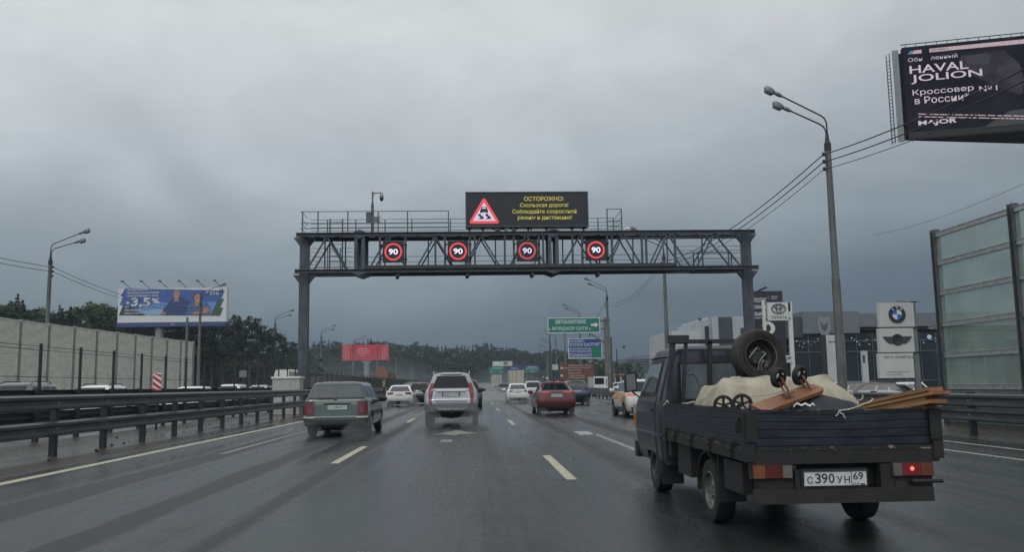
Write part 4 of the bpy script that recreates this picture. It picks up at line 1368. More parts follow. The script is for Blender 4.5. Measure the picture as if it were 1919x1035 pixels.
# ================================================================ buildings and pylons on the right
M_BGREY = mat('facade_grey', (.125, .135, .15), .5, var=.12, scale=.3)
M_BDARK = mat('facade_dark', (.040, .045, .052), .4, var=.2, scale=.4)
M_BGLASS = mat('facade_glass', (.020, .027, .034), .08, var=.4, scale=.25)
M_BGLASS.node_tree.nodes['Principled BSDF'].inputs['Alpha'].default_value = .62
M_BWHITE = mat('facade_white', (.44, .45, .45), .5, var=.1, scale=.4)
YB = 100.0
def bx(px): return P(px, 690, YB).x
def bz(px, py): return P(px, py, YB).z
b0 = bx(1490)
bld = thing('car_showroom', 'long dark glass car showroom with grey roof band and lit ceiling lamps', 'building', (b0, YB, 0))
ztop, zband, zband2, zfl = bz(1560, 584), bz(1560, 625), bz(1680, 612), bz(1600, 659)
xe = 42.0
xs = [bx(p_) - b0 for p_ in (1490, 1509, 1616)]
mb = MB(); mb.bb(0, xs[1], .3, 20, zband - .4, ztop - .6); mb.build('roof_band', M_BDARK, bld)
mb = MB(); mb.bb(xs[1], xs[2], 0, 20, zband, ztop); mb.build('roof_band', M_BGREY, bld)
mb = MB(); mb.bb(xs[2], xe, .25, 20, zband2, ztop - .25); mb.build('roof_band', M_BGREY, bld)
mb = MB(); mb.bb(.1, xe, 6, 20, -.6, zband - .02); mb.bb(.1, xe, .6, 6, zfl - .1, zfl + .1); mb.bb(.1, xe, .6, 6, zband2 - .3, zband2 - .2); mb.build('interior', M_BDARK, bld)
gl = MB(); gl.bb(.0, xe, .50, .53, -.6, zband - .02); gl.build('glazing', M_BGLASS, bld)
mu = MB()
x_ = 0.0
while x_ < xe:
    mu.bb(x_ - .04, x_ + .04, .40, .49, -.6, zband - .03); x_ += 1.9
for z_ in (1.2, zfl, 5.9): mu.bb(.05, xe, .42, .485, z_ - .06, z_ + .06)
mu.build('mullions', mat('mullion', (.09, .10, .11), .4, .4), bld)
bulb = MB(); bulb.lathe([(0, .04), (.07, .03), (.09, 0), (0, -.02)], n=8)
bme = bulb.mesh('ceiling_lamp', mat('lamp_glow', (.95, .88, .68), .4, var=.02, emit=1.3))
rg = random.Random(3)
for k, (px, py) in enumerate(((1480, 641), (1487, 643), (1498, 648), (1507, 644), (1515, 641), (1520, 646), (1527, 642), (1533, 636), (1541, 640), (1478, 650), (1596, 634), (1601, 637), (1606, 641), (1610, 644), (1611, 647), (1622, 640), (1624, 637), (1629, 646), (1640, 637), (1646, 640), (1652, 646), (1730, 638), (1731, 643), (1752, 634), (1753, 640), (1747, 637), (1493, 640), (1504, 651))):
    p_ = P(px, py, YB + .38)
    o = bpy.data.objects.new('ceiling_lamp', bme); COL.objects.link(o); o.parent = bld; o.location = (p_.x - b0, .38 + .0, p_.z)
    s_ = rg.uniform(.4, .85); o.scale = (s_, s_, s_)
p_ = P(1544, 612, YB)
cr_ = [(-.75, .9), (.75, .9), (.8, -.2), (.45, -.9), (-.45, -.9), (-.8, -.2)]
mb = MB(); mb.prism([(p_.x - b0 + a_, p_.z + c_ * 1.1) for a_, c_ in cr_], -.12, -.02); e_ = mb.build('emblem', mat('emblem_silver', (.30, .32, .34), .3, .7), bld)
mb = MB(); mb.prism([(p_.x - b0 + a_, p_.z + c_) for a_, c_ in ((-.5, .6), (-.15, .2), (.15, .2), (.5, .6), (.3, -.3), (0, -.6), (-.3, -.3))], -.16, -.13); mb.build('emblem', mat('emblem_dark', (.12, .13, .14), .3, .6), e_)
p_ = P(1741, 632, YB + .3)
mb = MB(); annulus(mb, .0, .26, .2, .3, (p_.x - b0, p_.z), 24); mb.build('emblem', mat('emblem_lit', (.3, .42, .52), .4, emit=.3), bld)
text('lettering', 'Авто', flat('sign_silver', (.45, .46, .47)), bld, (P(1750, 614, YB).x - b0, .2, P(1750, 614, YB).z), w=1.2)
def slab(label, px0, px1, py0, Y, parts, name='sign_pylon', cat='sign pylon'):
    return None
# white portal slab in front of the showroom
c = P(1571, 700, 92)
t = thing('entrance_portal', 'pale slab portal with dark lettering in front of the dark glass showroom', 'portal', (c.x, 92, 0))
kk = 92 / F_PX
zp = P(1570, 628, 92).z
mb = MB(); mb.bb(-20 * kk, 0 * kk, 0, 1.2, -.6, zp); mb.bb(0, 17 * kk, .15, 1.2, -.6, zp - .03); mb.build('slab', M_BWHITE, t)
mb = MB(); mb.bb(-21.5 * kk, -20.2 * kk, -.05, 1.2, 0, zp + .02); mb.build('edge', M_BLACK, t)
text('lettering', 'ЯМАНА', M_BLACK, t, (0, -.02, P(1570, 641, 92).z), w=32 * kk, h=2.6 * kk, bold=.03)
c = P(1622, 690, 80)
t = thing('sign_pylon', 'slim blank white pylon between the lamp pole and the stacked brand pylon', 'sign pylon', (c.x, 80, 0))
zp = P(1622, 658, 80).z
mb = MB(); mb.bb(-.27, .27, 0, .3, -.6, zp); mb.build('body', M_BWHITE, t)
mb = MB(); mb.bb(-.2, .0, -.02, -.003, zp - 1.1, zp - .4); mb.build('panel', M_BDARK, t)
# stacked white brand pylon
c = P(1685, 650, 60)
t = thing('sign_pylon', 'tall white three-panel brand pylon with a blue and white roundel on top', 'sign pylon', (c.x, 60, 0))
kk = 60 / F_PX
pz = lambda px, py: P(px, py, 60).z
pxx = lambda px, py: P(px, py, 60).x - c.x
M_PY = mat('pylon_white', (.50, .51, .48), .4, var=.07, scale=.8)
mb = MB(); mb.bb(pxx(1713, 640), pxx(1722, 640), .1, .4, -.6, pz(1715, 565)); mb.bb(pxx(1683, 566), pxx(1722, 566), .1, .4, pz(1700, 567) , pz(1700, 564.5)); mb.build('post', mat('pylon_post', (.17, .18, .18), .45, .3), t)
pan = []
for (a_, b_) in ((567.5, 613), (615.5, 660.5), (662.5, 709)):
    x0_, x1_ = pxx(1647.5, (a_ + b_) / 2), pxx(1713.5, (a_ + b_) / 2)
    mb = MB(); mb.bb(x0_ - .0, x1_ - .05, -.05, .35, pz(1680, b_), pz(1680, a_)); pan.append(mb.build('panel', M_PY, t))
for py in (614.2, 661.5):
    mb = MB(); mb.bb(pxx(1650, py), pxx(1722, py), -.02, .3, pz(1680, py + .9), pz(1680, py - .9)); mb.build('seam', M_BLACK, t)
cx_, cz_ = pxx(1680, 590), pz(1680, 590); rr = 16.3 * kk
mb = MB(); annulus(mb, rr * .6, rr, -.12, -.052, (cx_, cz_), 40); e_ = mb.build('roundel', M_BLACK, pan[0], smooth=30)
for k in range(4):
    a0 = PI / 2 * k
    pts = [(cx_, cz_)] + [(cx_ + math.cos(a0 + PI / 2 * i / 8) * rr * .6, cz_ + math.sin(a0 + PI / 2 * i / 8) * rr * .6) for i in range(9)]
    plate('quadrant', pts, flat('roundel_blue', (.02, .13, .50)) if k % 2 else M_SW, pan[0], -.10, .04)
for ch, an in (('B', 128), ('M', 90), ('W', 52)):
    o = text('lettering', ch, M_SW, pan[0], (cx_ + math.cos(R(an)) * rr * .8, -.125, cz_ + math.sin(R(an)) * rr * .8), h=rr * .24, bold=.03)
    o.rotation_euler = (0, R(90 - an), 0)
cx_, cz_ = pxx(1681, 637), pz(1681, 637); rr = 11 * kk
M_MIN = mat('badge_grey', (.075, .08, .085), .35, .5)
for s_ in (-1, 1):
    mb = MB()
    mb.prism([(cx_ + s_ * rr * .8, cz_ + rr * .55), (cx_ + s_ * rr * 2.6, cz_ + rr * .55), (cx_ + s_ * rr * 2.2, cz_ - rr * .1), (cx_ + s_ * rr * 1.5, cz_ - rr * .72), (cx_ + s_ * rr * .7, cz_ - rr * .72)], -.09, -.052)
    for q in range(3):
        mb.bb(cx_ + s_ * rr * 1.0, cx_ + s_ * rr * (2.3 - q * .3), -.10, -.091, cz_ + rr * (.3 - .35 * q), cz_ + rr * (.36 - .35 * q))
    mb.build('wing', M_MIN, pan[1])
mb = MB(); mb.lathe([(0, .10), (rr * .75, .10), (rr * .85, .12), (rr * 1.0, .10), (rr * 1.0, .04), (0, .04)], Matrix.Rotation(R(90), 3, 'X'), 32, (cx_, -.01, cz_)); mb.build('roundel', M_BLACK, pan[1], smooth=30)
text('lettering', 'MINI', M_MIN, pan[1], (cx_, -.135, cz_), w=rr * .95)
text('lettering', 'Авто-Авангард', M_BDARK, pan[2], (pxx(1684, 670), -.06, pz(1684, 670)), w=60 * kk, h=7.5 * kk, bold=.0)
text('lettering', 'Новорижское шоссе', M_BDARK, pan[2], (pxx(1660, 698), -.06, pz(1660, 698)), w=45 * kk, h=2.6 * kk, align='LEFT', bold=.01)
text('lettering', '9 км от МКАД', M_BDARK, pan[2], (pxx(1660, 703), -.06, pz(1660, 703)), w=30 * kk, h=2.6 * kk, align='LEFT', bold=.01)
# oval emblem sign on white posts
c = P(1459, 600, 70)
t = thing('sign_pylon', 'square white sign with an oval emblem and black capitals on white posts', 'sign pylon', (c.x, 70, 0))
kk = 70 / F_PX
px_ = lambda px, py: P(px, py, 70).x - c.x
pz_ = lambda py: P(1459, py, 70).z
mb = MB(); mb.bb(px_(1438.5, 585), px_(1476.5, 585), -.1, .25, pz_(601), pz_(567)); pn = mb.build('panel', mat('pylon_white2', (.60, .60, .57), .4, var=.06), t)
mb = MB(); mb.bb(px_(1481, 640) + .02, px_(1488.5, 640), .1, .35, -.6, pz_(566.5)); mb.bb(px_(1476, 580), px_(1482, 580), .1, .3, pz_(584), pz_(567)); mb.bb(px_(1476, 598), px_(1482, 598), .1, .3, pz_(599), pz_(596))
mb.build('post', mat('pylon_white2', (.60, .60, .57), .4, var=.06), t)
mb = MB(); mb.bb(px_(1431, 600), px_(1436, 600), .1, .3, -.6, pz_(562)); mb.build('post', mat('pylon_white2', (.60, .60, .57), .4, var=.06), t)
M_CHR = mat('emblem_chrome', (.20, .21, .22), .25, .7)
def ell(mb, cx_, cz_, a, b, th, y0, y1, n=32):
    for i in range(n):
        t0, t1 = 2 * PI * i / n, 2 * PI * (i + 1) / n
        q = lambda t_, s_, y: (cx_ + math.cos(t_) * (a + s_), y, cz_ + math.sin(t_) * (b + s_))
        mb.face([q(t0, -th, y0), q(t1, -th, y0), q(t1, th, y0), q(t0, th, y0)])
        mb.face([q(t0, th, y0), q(t1, th, y0), q(t1, th, y1), q(t0, th, y1)])
        mb.face([q(t0, -th, y1), q(t1, -th, y1), q(t1, -th, y0), q(t0, -th, y0)])
ex, ez = px_(1458, 579), pz_(579)
mb = MB(); ell(mb, ex, ez, 13 * kk, 9 * kk, 1.1 * kk, -.16, -.102); ell(mb, ex, ez, 4.2 * kk, 8.4 * kk, 1.0 * kk, -.17, -.102); ell(mb, ex, ez + 4.2 * kk, 8.6 * kk, 4.2 * kk, 1.0 * kk, -.18, -.102); mb.build('emblem', M_CHR, pn)
text('lettering', 'TOYOTA', M_BDARK, pn, (px_(1459, 596), -.115, pz_(595.5)), w=32 * kk, h=5.4 * kk, bold=.02)
mb = MB(); mb.bb(px_(1469, 673), px_(1484, 673), .0, .2, pz_(680.5), pz_(666.5)); sp_ = mb.build('small_panel', M_PY, t)
text('lettering', 'З', M_BDARK, sp_, (px_(1478.5, 673), -.01, pz_(673.2)), w=9 * kk, h=7 * kk, bold=.05)
# dark advertising pylon behind the right gantry post
c = P(1443, 620, 86)
t = thing('sign_pylon', 'dark advertising pylon with white capitals behind the right gantry post', 'sign pylon', (c.x, 86, 0))
kk = 86 / F_PX
px_ = lambda px: P(px, 620, 86).x - c.x
pz_ = lambda py: P(1443, py, 86).z
mb = MB(); mb.bb(px_(1413), px_(1472), 0, .6, -.6, pz_(565)); mb.build('body', mat('pylon_navy', (.016, .018, .027), .4, var=.2), t)
mb = MB(); mb.bb(px_(1413), px_(1469), -.12, .5, pz_(564), pz_(546)); mb.bar((px_(1424), .2, pz_(546)), (px_(1436), -.8, pz_(540)), .15); mb.build('top_panel', mat('pylon_navy', (.016, .018, .027), .4, var=.2), t)
for body, px, py, w_, h_ in (('МАЙОР', 1425, 560, 24, 5), ('ЭКСПЕРТ', 1425, 565.5, 24, 4.5), ('ОБМЕН', 1424, 575.5, 26, 7), ('ВЫКУП', 1424, 588.5, 26, 7), ('ВАШЕГО АВТО', 1424, 596, 26, 3)):
    text('lettering', body, M_PRW, t, (px_(px + (w_ / 2) - 10), -.14, pz_(py)), w=w_ * kk, h=h_ * kk, bold=.02)
text('lettering', '|', M_PRW, t, (px_(1442), -.14, pz_(558)), h=7 * kk)
plate('lettering', rect(px_(1447), pz_(557), px_(1460), pz_(556)), M_PRW, t, -.14, .01); plate('lettering', rect(px_(1447), pz_(561), px_(1458), pz_(560)), M_PRW, t, -.14, .01)
annl = MB(); 
def halfring(mb, cx_, cz_, a0, b0_, a1, b1, n=16):
    pts = [(cx_ + math.sin(PI * i / n) * a1, cz_ + math.cos(PI * i / n) * b1) for i in range(n + 1)]
    pin = [(cx_ + math.sin(PI * i / n) * a0, cz_ + math.cos(PI * i / n) * b0_) for i in range(n + 1)]
    for i in range(n):
        mb.prism([pts[i], pts[i + 1], pin[i + 1], pin[i]], -.03, -.008)
halfring(annl, px_(1438), pz_(615.5), 7 * kk, 8 * kk, 15 * kk, 13 * kk)
annl.prism([(px_(1438), pz_(602.5)), (px_(1427), pz_(611)), (px_(1438), pz_(610))], -.03, -.008)
annl.build('lettering', M_PRW, t)
plate('frame', rect(px_(1446), pz_(640), px_(1455), pz_(639.2)), M_PRW, t, -.03, .02)
plate('frame', rect(px_(1454.2), pz_(645), px_(1455), pz_(640)), M_PRW, t, -.03, .02)
# white cubic building with a dark portal, behind the pickup cab
c = P(1330, 640, 150)
t = thing('white_building', 'white box building with one dark upright panel behind the pickup cab', 'building', (c.x, 150, 0))
px_ = lambda px: P(px, 620, 150).x - c.x
pz_ = lambda py: P(1330, py, 150).z
mb = MB(); mb.bb(px_(1264), px_(1328), 2, 22, -.6, pz_(618)); mb.build('low_wing', M_BWHITE, t)
mb = MB(); mb.prism([(px_(1320), -.6), (px_(1335), -.6), (px_(1335), pz_(594)), (px_(1330), pz_(594)), (px_(1328), pz_(599)), (px_(1320), pz_(599))], 1, 20); mb.bb(px_(1335), px_(1398), 0, 20, -.6, pz_(594)); mb.build('main_block', mat('facade_white2', (.36, .38, .40), .5, var=.1, scale=.4), t)
mb = MB(); mb.bb(px_(1347), px_(1372.5), -.15, -.01, -.6, pz_(594.8)); mb.build('portal', M_BDARK, t)
mb = MB(); mb.bb(px_(1323.5), px_(1330.5), .7, .98, -.6, pz_(611)); mb.build('window', M_BGLASS, t)
# far office block
c = P(1206, 690, 340)
t = thing('office_block', 'distant grey office block of dark window bands beyond the taxi', 'building', (c.x, 340, 0))
px_ = lambda px: P(px, 690, 340).x - c.x
pz_ = lambda py: P(1206, py, 340).z
mb = MB(); mb.bb(px_(1175), px_(1252), 0, 25, -.6, pz_(671)); mb.bb(px_(1195), px_(1240), 2, 20, pz_(671), pz_(666)); mb.build('wall', mat('office_wall', (.13, .15, .17), .5, var=.1), t)
for k in range(6):
    mb = MB(); z_ = pz_(699 - k * 4.6); mb.bb(px_(1175.5), px_(1251), -.25, -.02, z_, z_ + .55); mb.build('window_band', M_BDARK, t)
# filling station roof and parking-lot masts
c = P(1170, 702, 200)
t = thing('canopy', 'orange-red flat canopy roof far beyond the taxi', 'canopy', (c.x, 200, 0))
kk = 200 / F_PX
mb = MB(); mb.bb(-21 * kk, 20 * kk, 0, 9, P(1170, 703.3, 200).z, P(1170, 700.8, 200).z); mb.build('roof', flat('canopy_red', (.40, .09, .06)), t)
mb = MB()
for x_ in (-17, -5, 8, 17): mb.bb(x_ * kk - .2, x_ * kk + .2, 1, 1.4, 0, P(1170, 703.3, 200).z)
mb.build('post', M_WHITE, t)
for k, (px, pt_, Y, lab) in enumerate(((1157.5, 655, 160, 'thin dark mast right of the brown sign'), (1151.5, 676, 190, 'short pale mast beside the red canopy'), (1032, 627, 165, 'dark mast rising behind the red car'))):
    c = P(px, 720, Y)
    t = thing('mast', lab, 'mast', (c.x, Y, 0))
    mb = MB(); mb.tube([(0, 0, -.6), (0, 0, P(px, pt_, Y).z)], [.16, .09], 8); mb.build('shaft', M_CONC if k == 1 else M_STEEL_D, t, smooth=40)
    mb = MB(); mb.bb(-.25, .25, -.25, .25, 0, .35); mb.build('base', M_CONC, t)
# birds
for px, py, Y, lab, ang in ((1312, 600, 60, 'dark bird gliding above the pickup cab', .5), (1170, 651.5, 60, 'tiny dark bird flying near the lamp pole above the taxi', 1.3)):
    c = P(px, py, Y)
    mb = MB()
    w_ = .28
    mb.tube([(-.14, 0, 0), (-.05, 0, .01), (.1, 0, .02), (.17, 0, .02)], [.012, .045, .04, .01], 8)
    for s_ in (-1, 1):
        mb.prism([(-.06, 0), (.08, 0), (.03, s_ * w_ * .6), (-.05, s_ * w_)], -.006, .006, (Vector((1, 0, 0)), Vector((0, .6, s_ * .55)), Vector((0, 0, 1))))
    o = mb.build('bird', M_BLACK); o.location = c; o.rotation_euler = (0, -ang * .6, .4)
    tag(o, lab, 'bird')
# ================================================================ vehicles
M_TYRE = mat('tyre_rubber', (.014, .014, .015), .75, var=.4, scale=10)
M_RIM = mat('alloy_rim', (.32, .33, .34), .35, .8, var=.15)
M_RIMD = mat('dark_rim', (.06, .063, .066), .45, .6, var=.3)
M_CGLASS = mat('car_glass', (.010, .013, .017), .06, var=.2, spec=.4)
M_CGLASS2 = mat('car_glass_pale', (.055, .068, .075), .10, var=.25, scale=2, spec=.7)
M_TLRED = mat('tail_red', (.15, .012, .016), .18, var=.25, scale=14, coat=.4)
M_TLLIT = mat('tail_lit', (.75, .05, .05), .3, var=.1, emit=.9)
M_TLWHITE = mat('tail_clear', (.42, .40, .38), .2, var=.15)
M_TLAMBER = mat('tail_amber', (.36, .11, .02), .25, var=.2)
M_PLATE = mat('number_plate', (.52, .53, .52), .4, var=.12, scale=20)
M_PLTXT = mat('plate_black', (.015, .015, .016), .5)
M_UNDER = mat('underbody', (.010, .010, .011), .8, var=.4)
def paint(name, col, rough=.28, metal=.0, var=.10):
    return mat(name, col, rough, metal, var=var, scale=1.2, coat=1.0, rvar=.06)
NSEG = 22                                                    # ring points on one half
def ring(zr, zf, yr, yf, w, rr=.18, rf=.35, bulge=.0, zexp=1.0):
    """one closed horizontal section of a car body, rear centre first, counter-clockwise over the right side"""
    rx = min(rr * 1.6, w * .6); fx_ = min(rf * 1.3, w * .75)
    h = []
    for i in range(4):
        h.append(((w - rx) * i / 4, yr - bulge * 0))
    for i in range(4):
        a = PI / 2 * i / 4
        h.append((w - rx + rx * math.sin(a), yr + rr * (1 - math.cos(a))))
    ya, yb = yr + rr, yf - rf
    for i in range(8):
        h.append((w, ya + (yb - ya) * i / 8))
    for i in range(4):
        a = PI / 2 * i / 4
        h.append((w - fx_ + fx_ * math.cos(a), yb + rf * math.sin(a)))
    for i in range(3):
        h.append(((w - fx_) * (1 - i / 3), yf))
    assert len(h) == NSEG + 1
    out = []
    full = [(x, y) for x, y in h[:-1]] + [(0.0, yf)]
    full = h[:NSEG] + [(0.0, yf)]
    pts = full + [(-x, y) for x, y in reversed(full[1:-1])]
    for x, y in pts:
        s = (y - yr) / max(1e-6, yf - yr)
        z = zr + (zf - zr) * (s ** zexp)
        yy = y + bulge * 0
        out.append(Vector((x, yy, z)))
    return out
class Car:
    def __init__(s, name, label, loc, rings, wheels, wr, body_mat, cat='car', group=None, track=None, rim=None, rz=0.0, arches=True):
        s.t = thing(name, label, cat, loc, rz, group)
        s.r = rings
        s.n = len(rings[0])
        s.bm = body_mat
        mb = MB()
        for rg in rings: mb.v += rg
        n = s.n
        for k in range(len(rings) - 1):
            for i in range(n):
                a, b = k * n + i, k * n + (i + 1) % n
                mb.f.append((a, b, b + n, a + n)); mb.mi.append(0)
        mb.f.append(tuple(reversed(range(n)))); mb.mi.append(0)
        mb.f.append(tuple((len(rings) - 1) * n + i for i in range(n))); mb.mi.append(0)
        w = max(p.x for p in rings[2])
        s.w = w
        tr = track if track else w - .01
        if arches:
            o = mb.build('body', [body_mat, M_UNDER])
            cut = MB(); cut.cur = 1
            for y in wheels:
                for sd in (-1, 1):
                    m_ = Matrix.Rotation(R(90), 3, 'Y')
                    cut.lathe([(0, -.2), (wr + .055, -.2), (wr + .055, .2), (0, .2)], m_, 24, (sd * (w - .14), y, wr))
            co = cut.build('cutter', [M_UNDER, M_UNDER])
            md = o.modifiers.new('b', 'BOOLEAN'); md.object = co; md.operation = 'DIFFERENCE'; md.solver = 'EXACT'
            dg = bpy.context.evaluated_depsgraph_get()
            me = bpy.data.meshes.new_from_object(o.evaluated_get(dg))
            bpy.data.objects.remove(o); bpy.data.objects.remove(co)
            for p in me.polygons: p.use_smooth = True
            me.set_sharp_from_angle(angle=R(38))
            o = bpy.data.objects.new('body', me); COL.objects.link(o); o.parent = s.t
            s.body = o
        else:
            s.body = mb.build('body', body_mat, s.t, smooth=38)
        for y in wheels:
            for sd in (-1, 1):
                s.wheel((sd * (tr - .10), y, wr), wr, sd, rim or M_RIM)
    def wheel(s, c, r, sd, rim):
        key = (round(r, 3), rim.name)
        if key not in Car.WM:
            m_ = Matrix.Rotation(R(90), 3, 'Y')
            a = MB(); a.lathe([(r * .62, -.095), (r * .9, -.10), (r * .985, -.085), (r, -.05), (r, .05), (r * .985, .085), (r * .9, .10), (r * .62, .095)], m_, 28)
            b = MB(); b.lathe([(r * .62, .09), (r * .60, .06), (r * .56, .02), (r * .2, .03), (0, .035)], m_, 28)
            b.lathe([(r * .66, .092), (r * .64, .10), (r * .58, .085)], m_, 28)
            for k in range(5):
                an = 2 * PI * k / 5
                b.bar((.055, math.cos(an) * r * .1, math.sin(an) * r * .1), (.075, math.cos(an) * r * .6, math.sin(an) * r * .6), .05, .07)
            b.lathe([(r * .16, .04), (r * .15, .09), (0, .095)], m_, 14)
            Car.WM[key] = (a.mesh('wheel', M_TYRE, 40), b.mesh('rim', rim, 40))
        ma, mr_ = Car.WM[key]
        o = bpy.data.objects.new('wheel', ma); COL.objects.link(o); o.parent = s.t; o.location = c
        q = bpy.data.objects.new('rim', mr_); COL.objects.link(q); q.parent = o
        if sd < 0: q.rotation_euler = (0, 0, PI)
    def S(s, i, k):
        n = s.n
        k0 = min(len(s.r) - 2, max(0, int(math.floor(k)))); fk = k - k0
        i0 = int(math.floor(i)); fi = i - i0
        def at(kk): return s.r[kk][i0 % n].lerp(s.r[kk][(i0 + 1) % n], fi)
        return at(k0).lerp(at(k0 + 1), fk)
    def patch(s, name, m, i0, i1, k0, k1, off=.008, parent=None, i0t=None, i1t=None, nu=None, nv=None, mb=None):
        """a piece lying on the body surface between ring positions i0..i1 and heights k0..k1"""
        nu = nu or max(2, int(abs(i1 - i0) * 2)); nv = nv or max(2, int(abs(k1 - k0) * 3))
        i0t = i0 if i0t is None else i0t; i1t = i1 if i1t is None else i1t
        rows = []
        for b in range(nv + 1):
            k = k0 + (k1 - k0) * b / nv; f = b / nv
            a0, a1 = i0 + (i0t - i0) * f, i1 + (i1t - i1) * f
            row = []
            for a in range(nu + 1):
                i = a0 + (a1 - a0) * a / nu
                p = s.S(i, k)
                d1 = s.S(i + .3, k) - s.S(i - .3, k)
                d2 = s.S(i, min(len(s.r) - 1.001, k + .05)) - s.S(i, max(0, k - .05))
                nn = d1.cross(d2)
                if nn.length > 1e-9: nn.normalize()
                row.append(p + nn * off)
            rows.append(row)
        own = mb is None
        mb = mb or MB()
        mb.grid(rows)
        if own:
            return mb.build(name, m, parent or s.t, smooth=50, fix=False)
    def both(s, name, m, i0, i1, k0, k1, off=.008, i0t=None, i1t=None):
        n = s.n
        a = s.patch(name, m, i0, i1, k0, k1, off, None, i0t, i1t)
        b = s.patch(name, m, n - i1, n - i0, k0, k1, off, None, None if i1t is None else n - i1t, None if i0t is None else n - i0t)
        return a, b
    def box(s, name, m, x0, x1, y0, y1, z0, z1, parent=None):
        mb = MB(); mb.bb(x0, x1, y0, y1, z0, z1); return mb.build(name, m, parent or s.t)
    def plate(s, z, y, body=None, region=None, x=0.0, tilt=0.0, w=.52):
        o = s.box('number_plate', M_PLATE, x - w / 2, x + w / 2, y - .02, y, z - .058, z + .058)
        fr = MB()
        for a in ((-.275, .275, z - .068, z - .059), (-.275, .275, z + .059, z + .068)): fr.bb(x + a[0], x + a[1], y - .018, y, a[2], a[3])
        fr.build('plate_frame', M_BLACK, o)
        if body:
            text('lettering', body, M_PLTXT, o, (x - .055, y - .0235, z), w=.36, h=.072, bold=.01)
            if region: text('lettering', region, M_PLTXT, o, (x + .20, y - .0235, z + .012), w=.085, h=.055, bold=.01)
            ln = MB(); ln.bb(x + .138, x + .143, y - .0235, y - .021, z - .055, z + .055); ln.build('divider', M_PLTXT, o)
        return o
    def mirror(s, y, z, w=None, m=None):
        w = w or s.w
        for sd in (-1, 1):
            mb = MB()
            mb.tube([(sd * (w + .02), y - .09, z), (sd * (w + .05), y - .06, z), (sd * (w + .10), y + .0, z), (sd * (w + .06), y + .1, z)], [.03, .085, .085, .03], 8)
            mb.tube([(sd * (w + .16), y - .09, z + .01), (sd * (w + .16), y - .06, z + .01), (sd * (w + .15), y + .0, z), (sd * (w + .12), y + .1, z)], [.03, .08, .08, .03], 8)
            mb.bar((sd * (w - .06), y + .04, z - .06), (sd * (w + .08), y + .02, z - .03), .05)
            mb.build('mirror', m or s.bm, s.t, smooth=50)
    def under(s, L, zb=.17, zt=.30):
        mb = MB(); mb.bb(-s.w * .72, s.w * .72, .25, L - .4, zb, zt + .1)
        mb.bb(-.5, -.36, .05, .5, zb + .02, zb + .14)
        mb.bb(-s.w * .8, s.w * .8, .85, .97, zb + .04, zb + .14)
        mb.build('underbody', M_UNDER, s.t)
Car.WM = {}

# ring index: 0 rear centre, 4-8 rear corner, 8-16 side, 16-20 front corner, 22 front centre
def wagon_rings(L=4.68, w=.873, H=1.46, belt=.985, lean=.42, tail=.05):
    return [ring(.25, .24, .10, L - .12, w - .09), ring(.32, .30, .03, L - .03, w - .03), ring(.47, .50, .0, L, w, .16), ring(.555, .60, .02, L - .02, w, .14),
            ring(.585, .66, .075, L - .05, w - .003, .12), ring(belt, .80, .11, L - .18, w - .03, .10, .45), ring(belt + .03, .96, .13, L - 1.20, w - .065, .08, .3),
            ring(H - .085, H - .08, lean, L - 1.95, w * .765, .06, .2), ring(H - .025, H - .03, lean + .07, L - 2.1, w * .69, .10, .2), ring(H, H, lean + .30, L - 2.3, w * .45, .15, .2)]
# --- green station wagon
WG = paint('paint_green', (.052, .080, .066), .22, .35)
wc = P(640, 800, 25.2)
c = Car('station_wagon', 'grey-green station wagon with roof rails in the leftmost lane', (-3.72, 24.15, 0), wagon_rings(w=.885, H=1.50), (.98, 3.68), .315, WG, 'car', rz=R(.3))
c.patch('tailgate', WG, -3.7, 3.7, 3.9, 5.75, .006)
c.patch('rear_window_seal', M_BLACK, -5.6, 5.6, 6.04, 6.97, .008, i0t=-5.5, i1t=5.5)
c.patch('rear_window', M_CGLASS2, -5.2, 5.2, 6.10, 6.92, .014, i0t=-5.0, i1t=5.0)
for a, b in ((7.6, 9.3), (9.7, 11.9), (12.3, 15.6)): c.both('side_window', M_CGLASS, a, b, 6.12, 6.9, .008)
c.patch('windscreen', M_CGLASS, 18.5, 25.5, 6.12, 6.95)
for sd, o in zip((1, -1), c.both('tail_light', mat('tail_wine', (.105, .014, .018), .2, var=.4, scale=9, coat=.4), 3.35, 6.6, 4.06, 4.95, .016)):
    pass
c.both('tail_light_strip', M_TLWHITE, 3.5, 6.8, 2.55, 2.98, .016)
c.both('tail_lamp_core', mat('tail_core', (.24, .03, .035), .25, var=.3), 3.7, 4.6, 4.2, 4.45, .022)
c.patch('bumper', mat('bumper_green_dark', (.040, .050, .046), .45, var=.2), -7, 7, .6, 2.5, .012)
c.patch('bumper_valance', M_BLACK, -6.5, 6.5, .05, 1.25, .016)
c.patch('bumper_strip', mat('strip_grey', (.15, .165, .165), .35), -3.5, 3.5, 2.75, 3.05, .018)
c.plate(.80, .085, 'С129КЕ', '777', x=.04)
c.box('handle_bar', M_BLACK, -.33, .40, .07, .09, .885, .915)
wm = MB(); wm.bar((-.02, .125, 1.03), (-.48, .125, 1.03), .022, .022); wm.tube([(-.05, .12, 1.02), (.02, .12, 1.02)], .03, 8); wm.build('wiper', M_BLACK, c.t)
em = MB(); em.lathe([(0, .012), (.055, .012), (.06, 0), (0, 0)], Matrix.Rotation(R(90), 3, 'X'), 20, (0, .105, .945)); em.build('emblem', M_RIM, c.t, smooth=40)
for sd in (-1, 1):
    rm = MB(); rm.tube([(sd * .555, .62, 1.43), (sd * .56, .70, 1.49), (sd * .56, 1.5, 1.50), (sd * .55, 2.4, 1.46), (sd * .55, 2.45, 1.42)], .016, 6); rm.build('roof_rail', M_STEEL_D, c.t, smooth=50)
an = MB(); an.tube([(0, .78, 1.45), (0, .70, 1.50), (0, .62, 1.51)], .012, 5); an.build('antenna', M_BLACK, c.t)
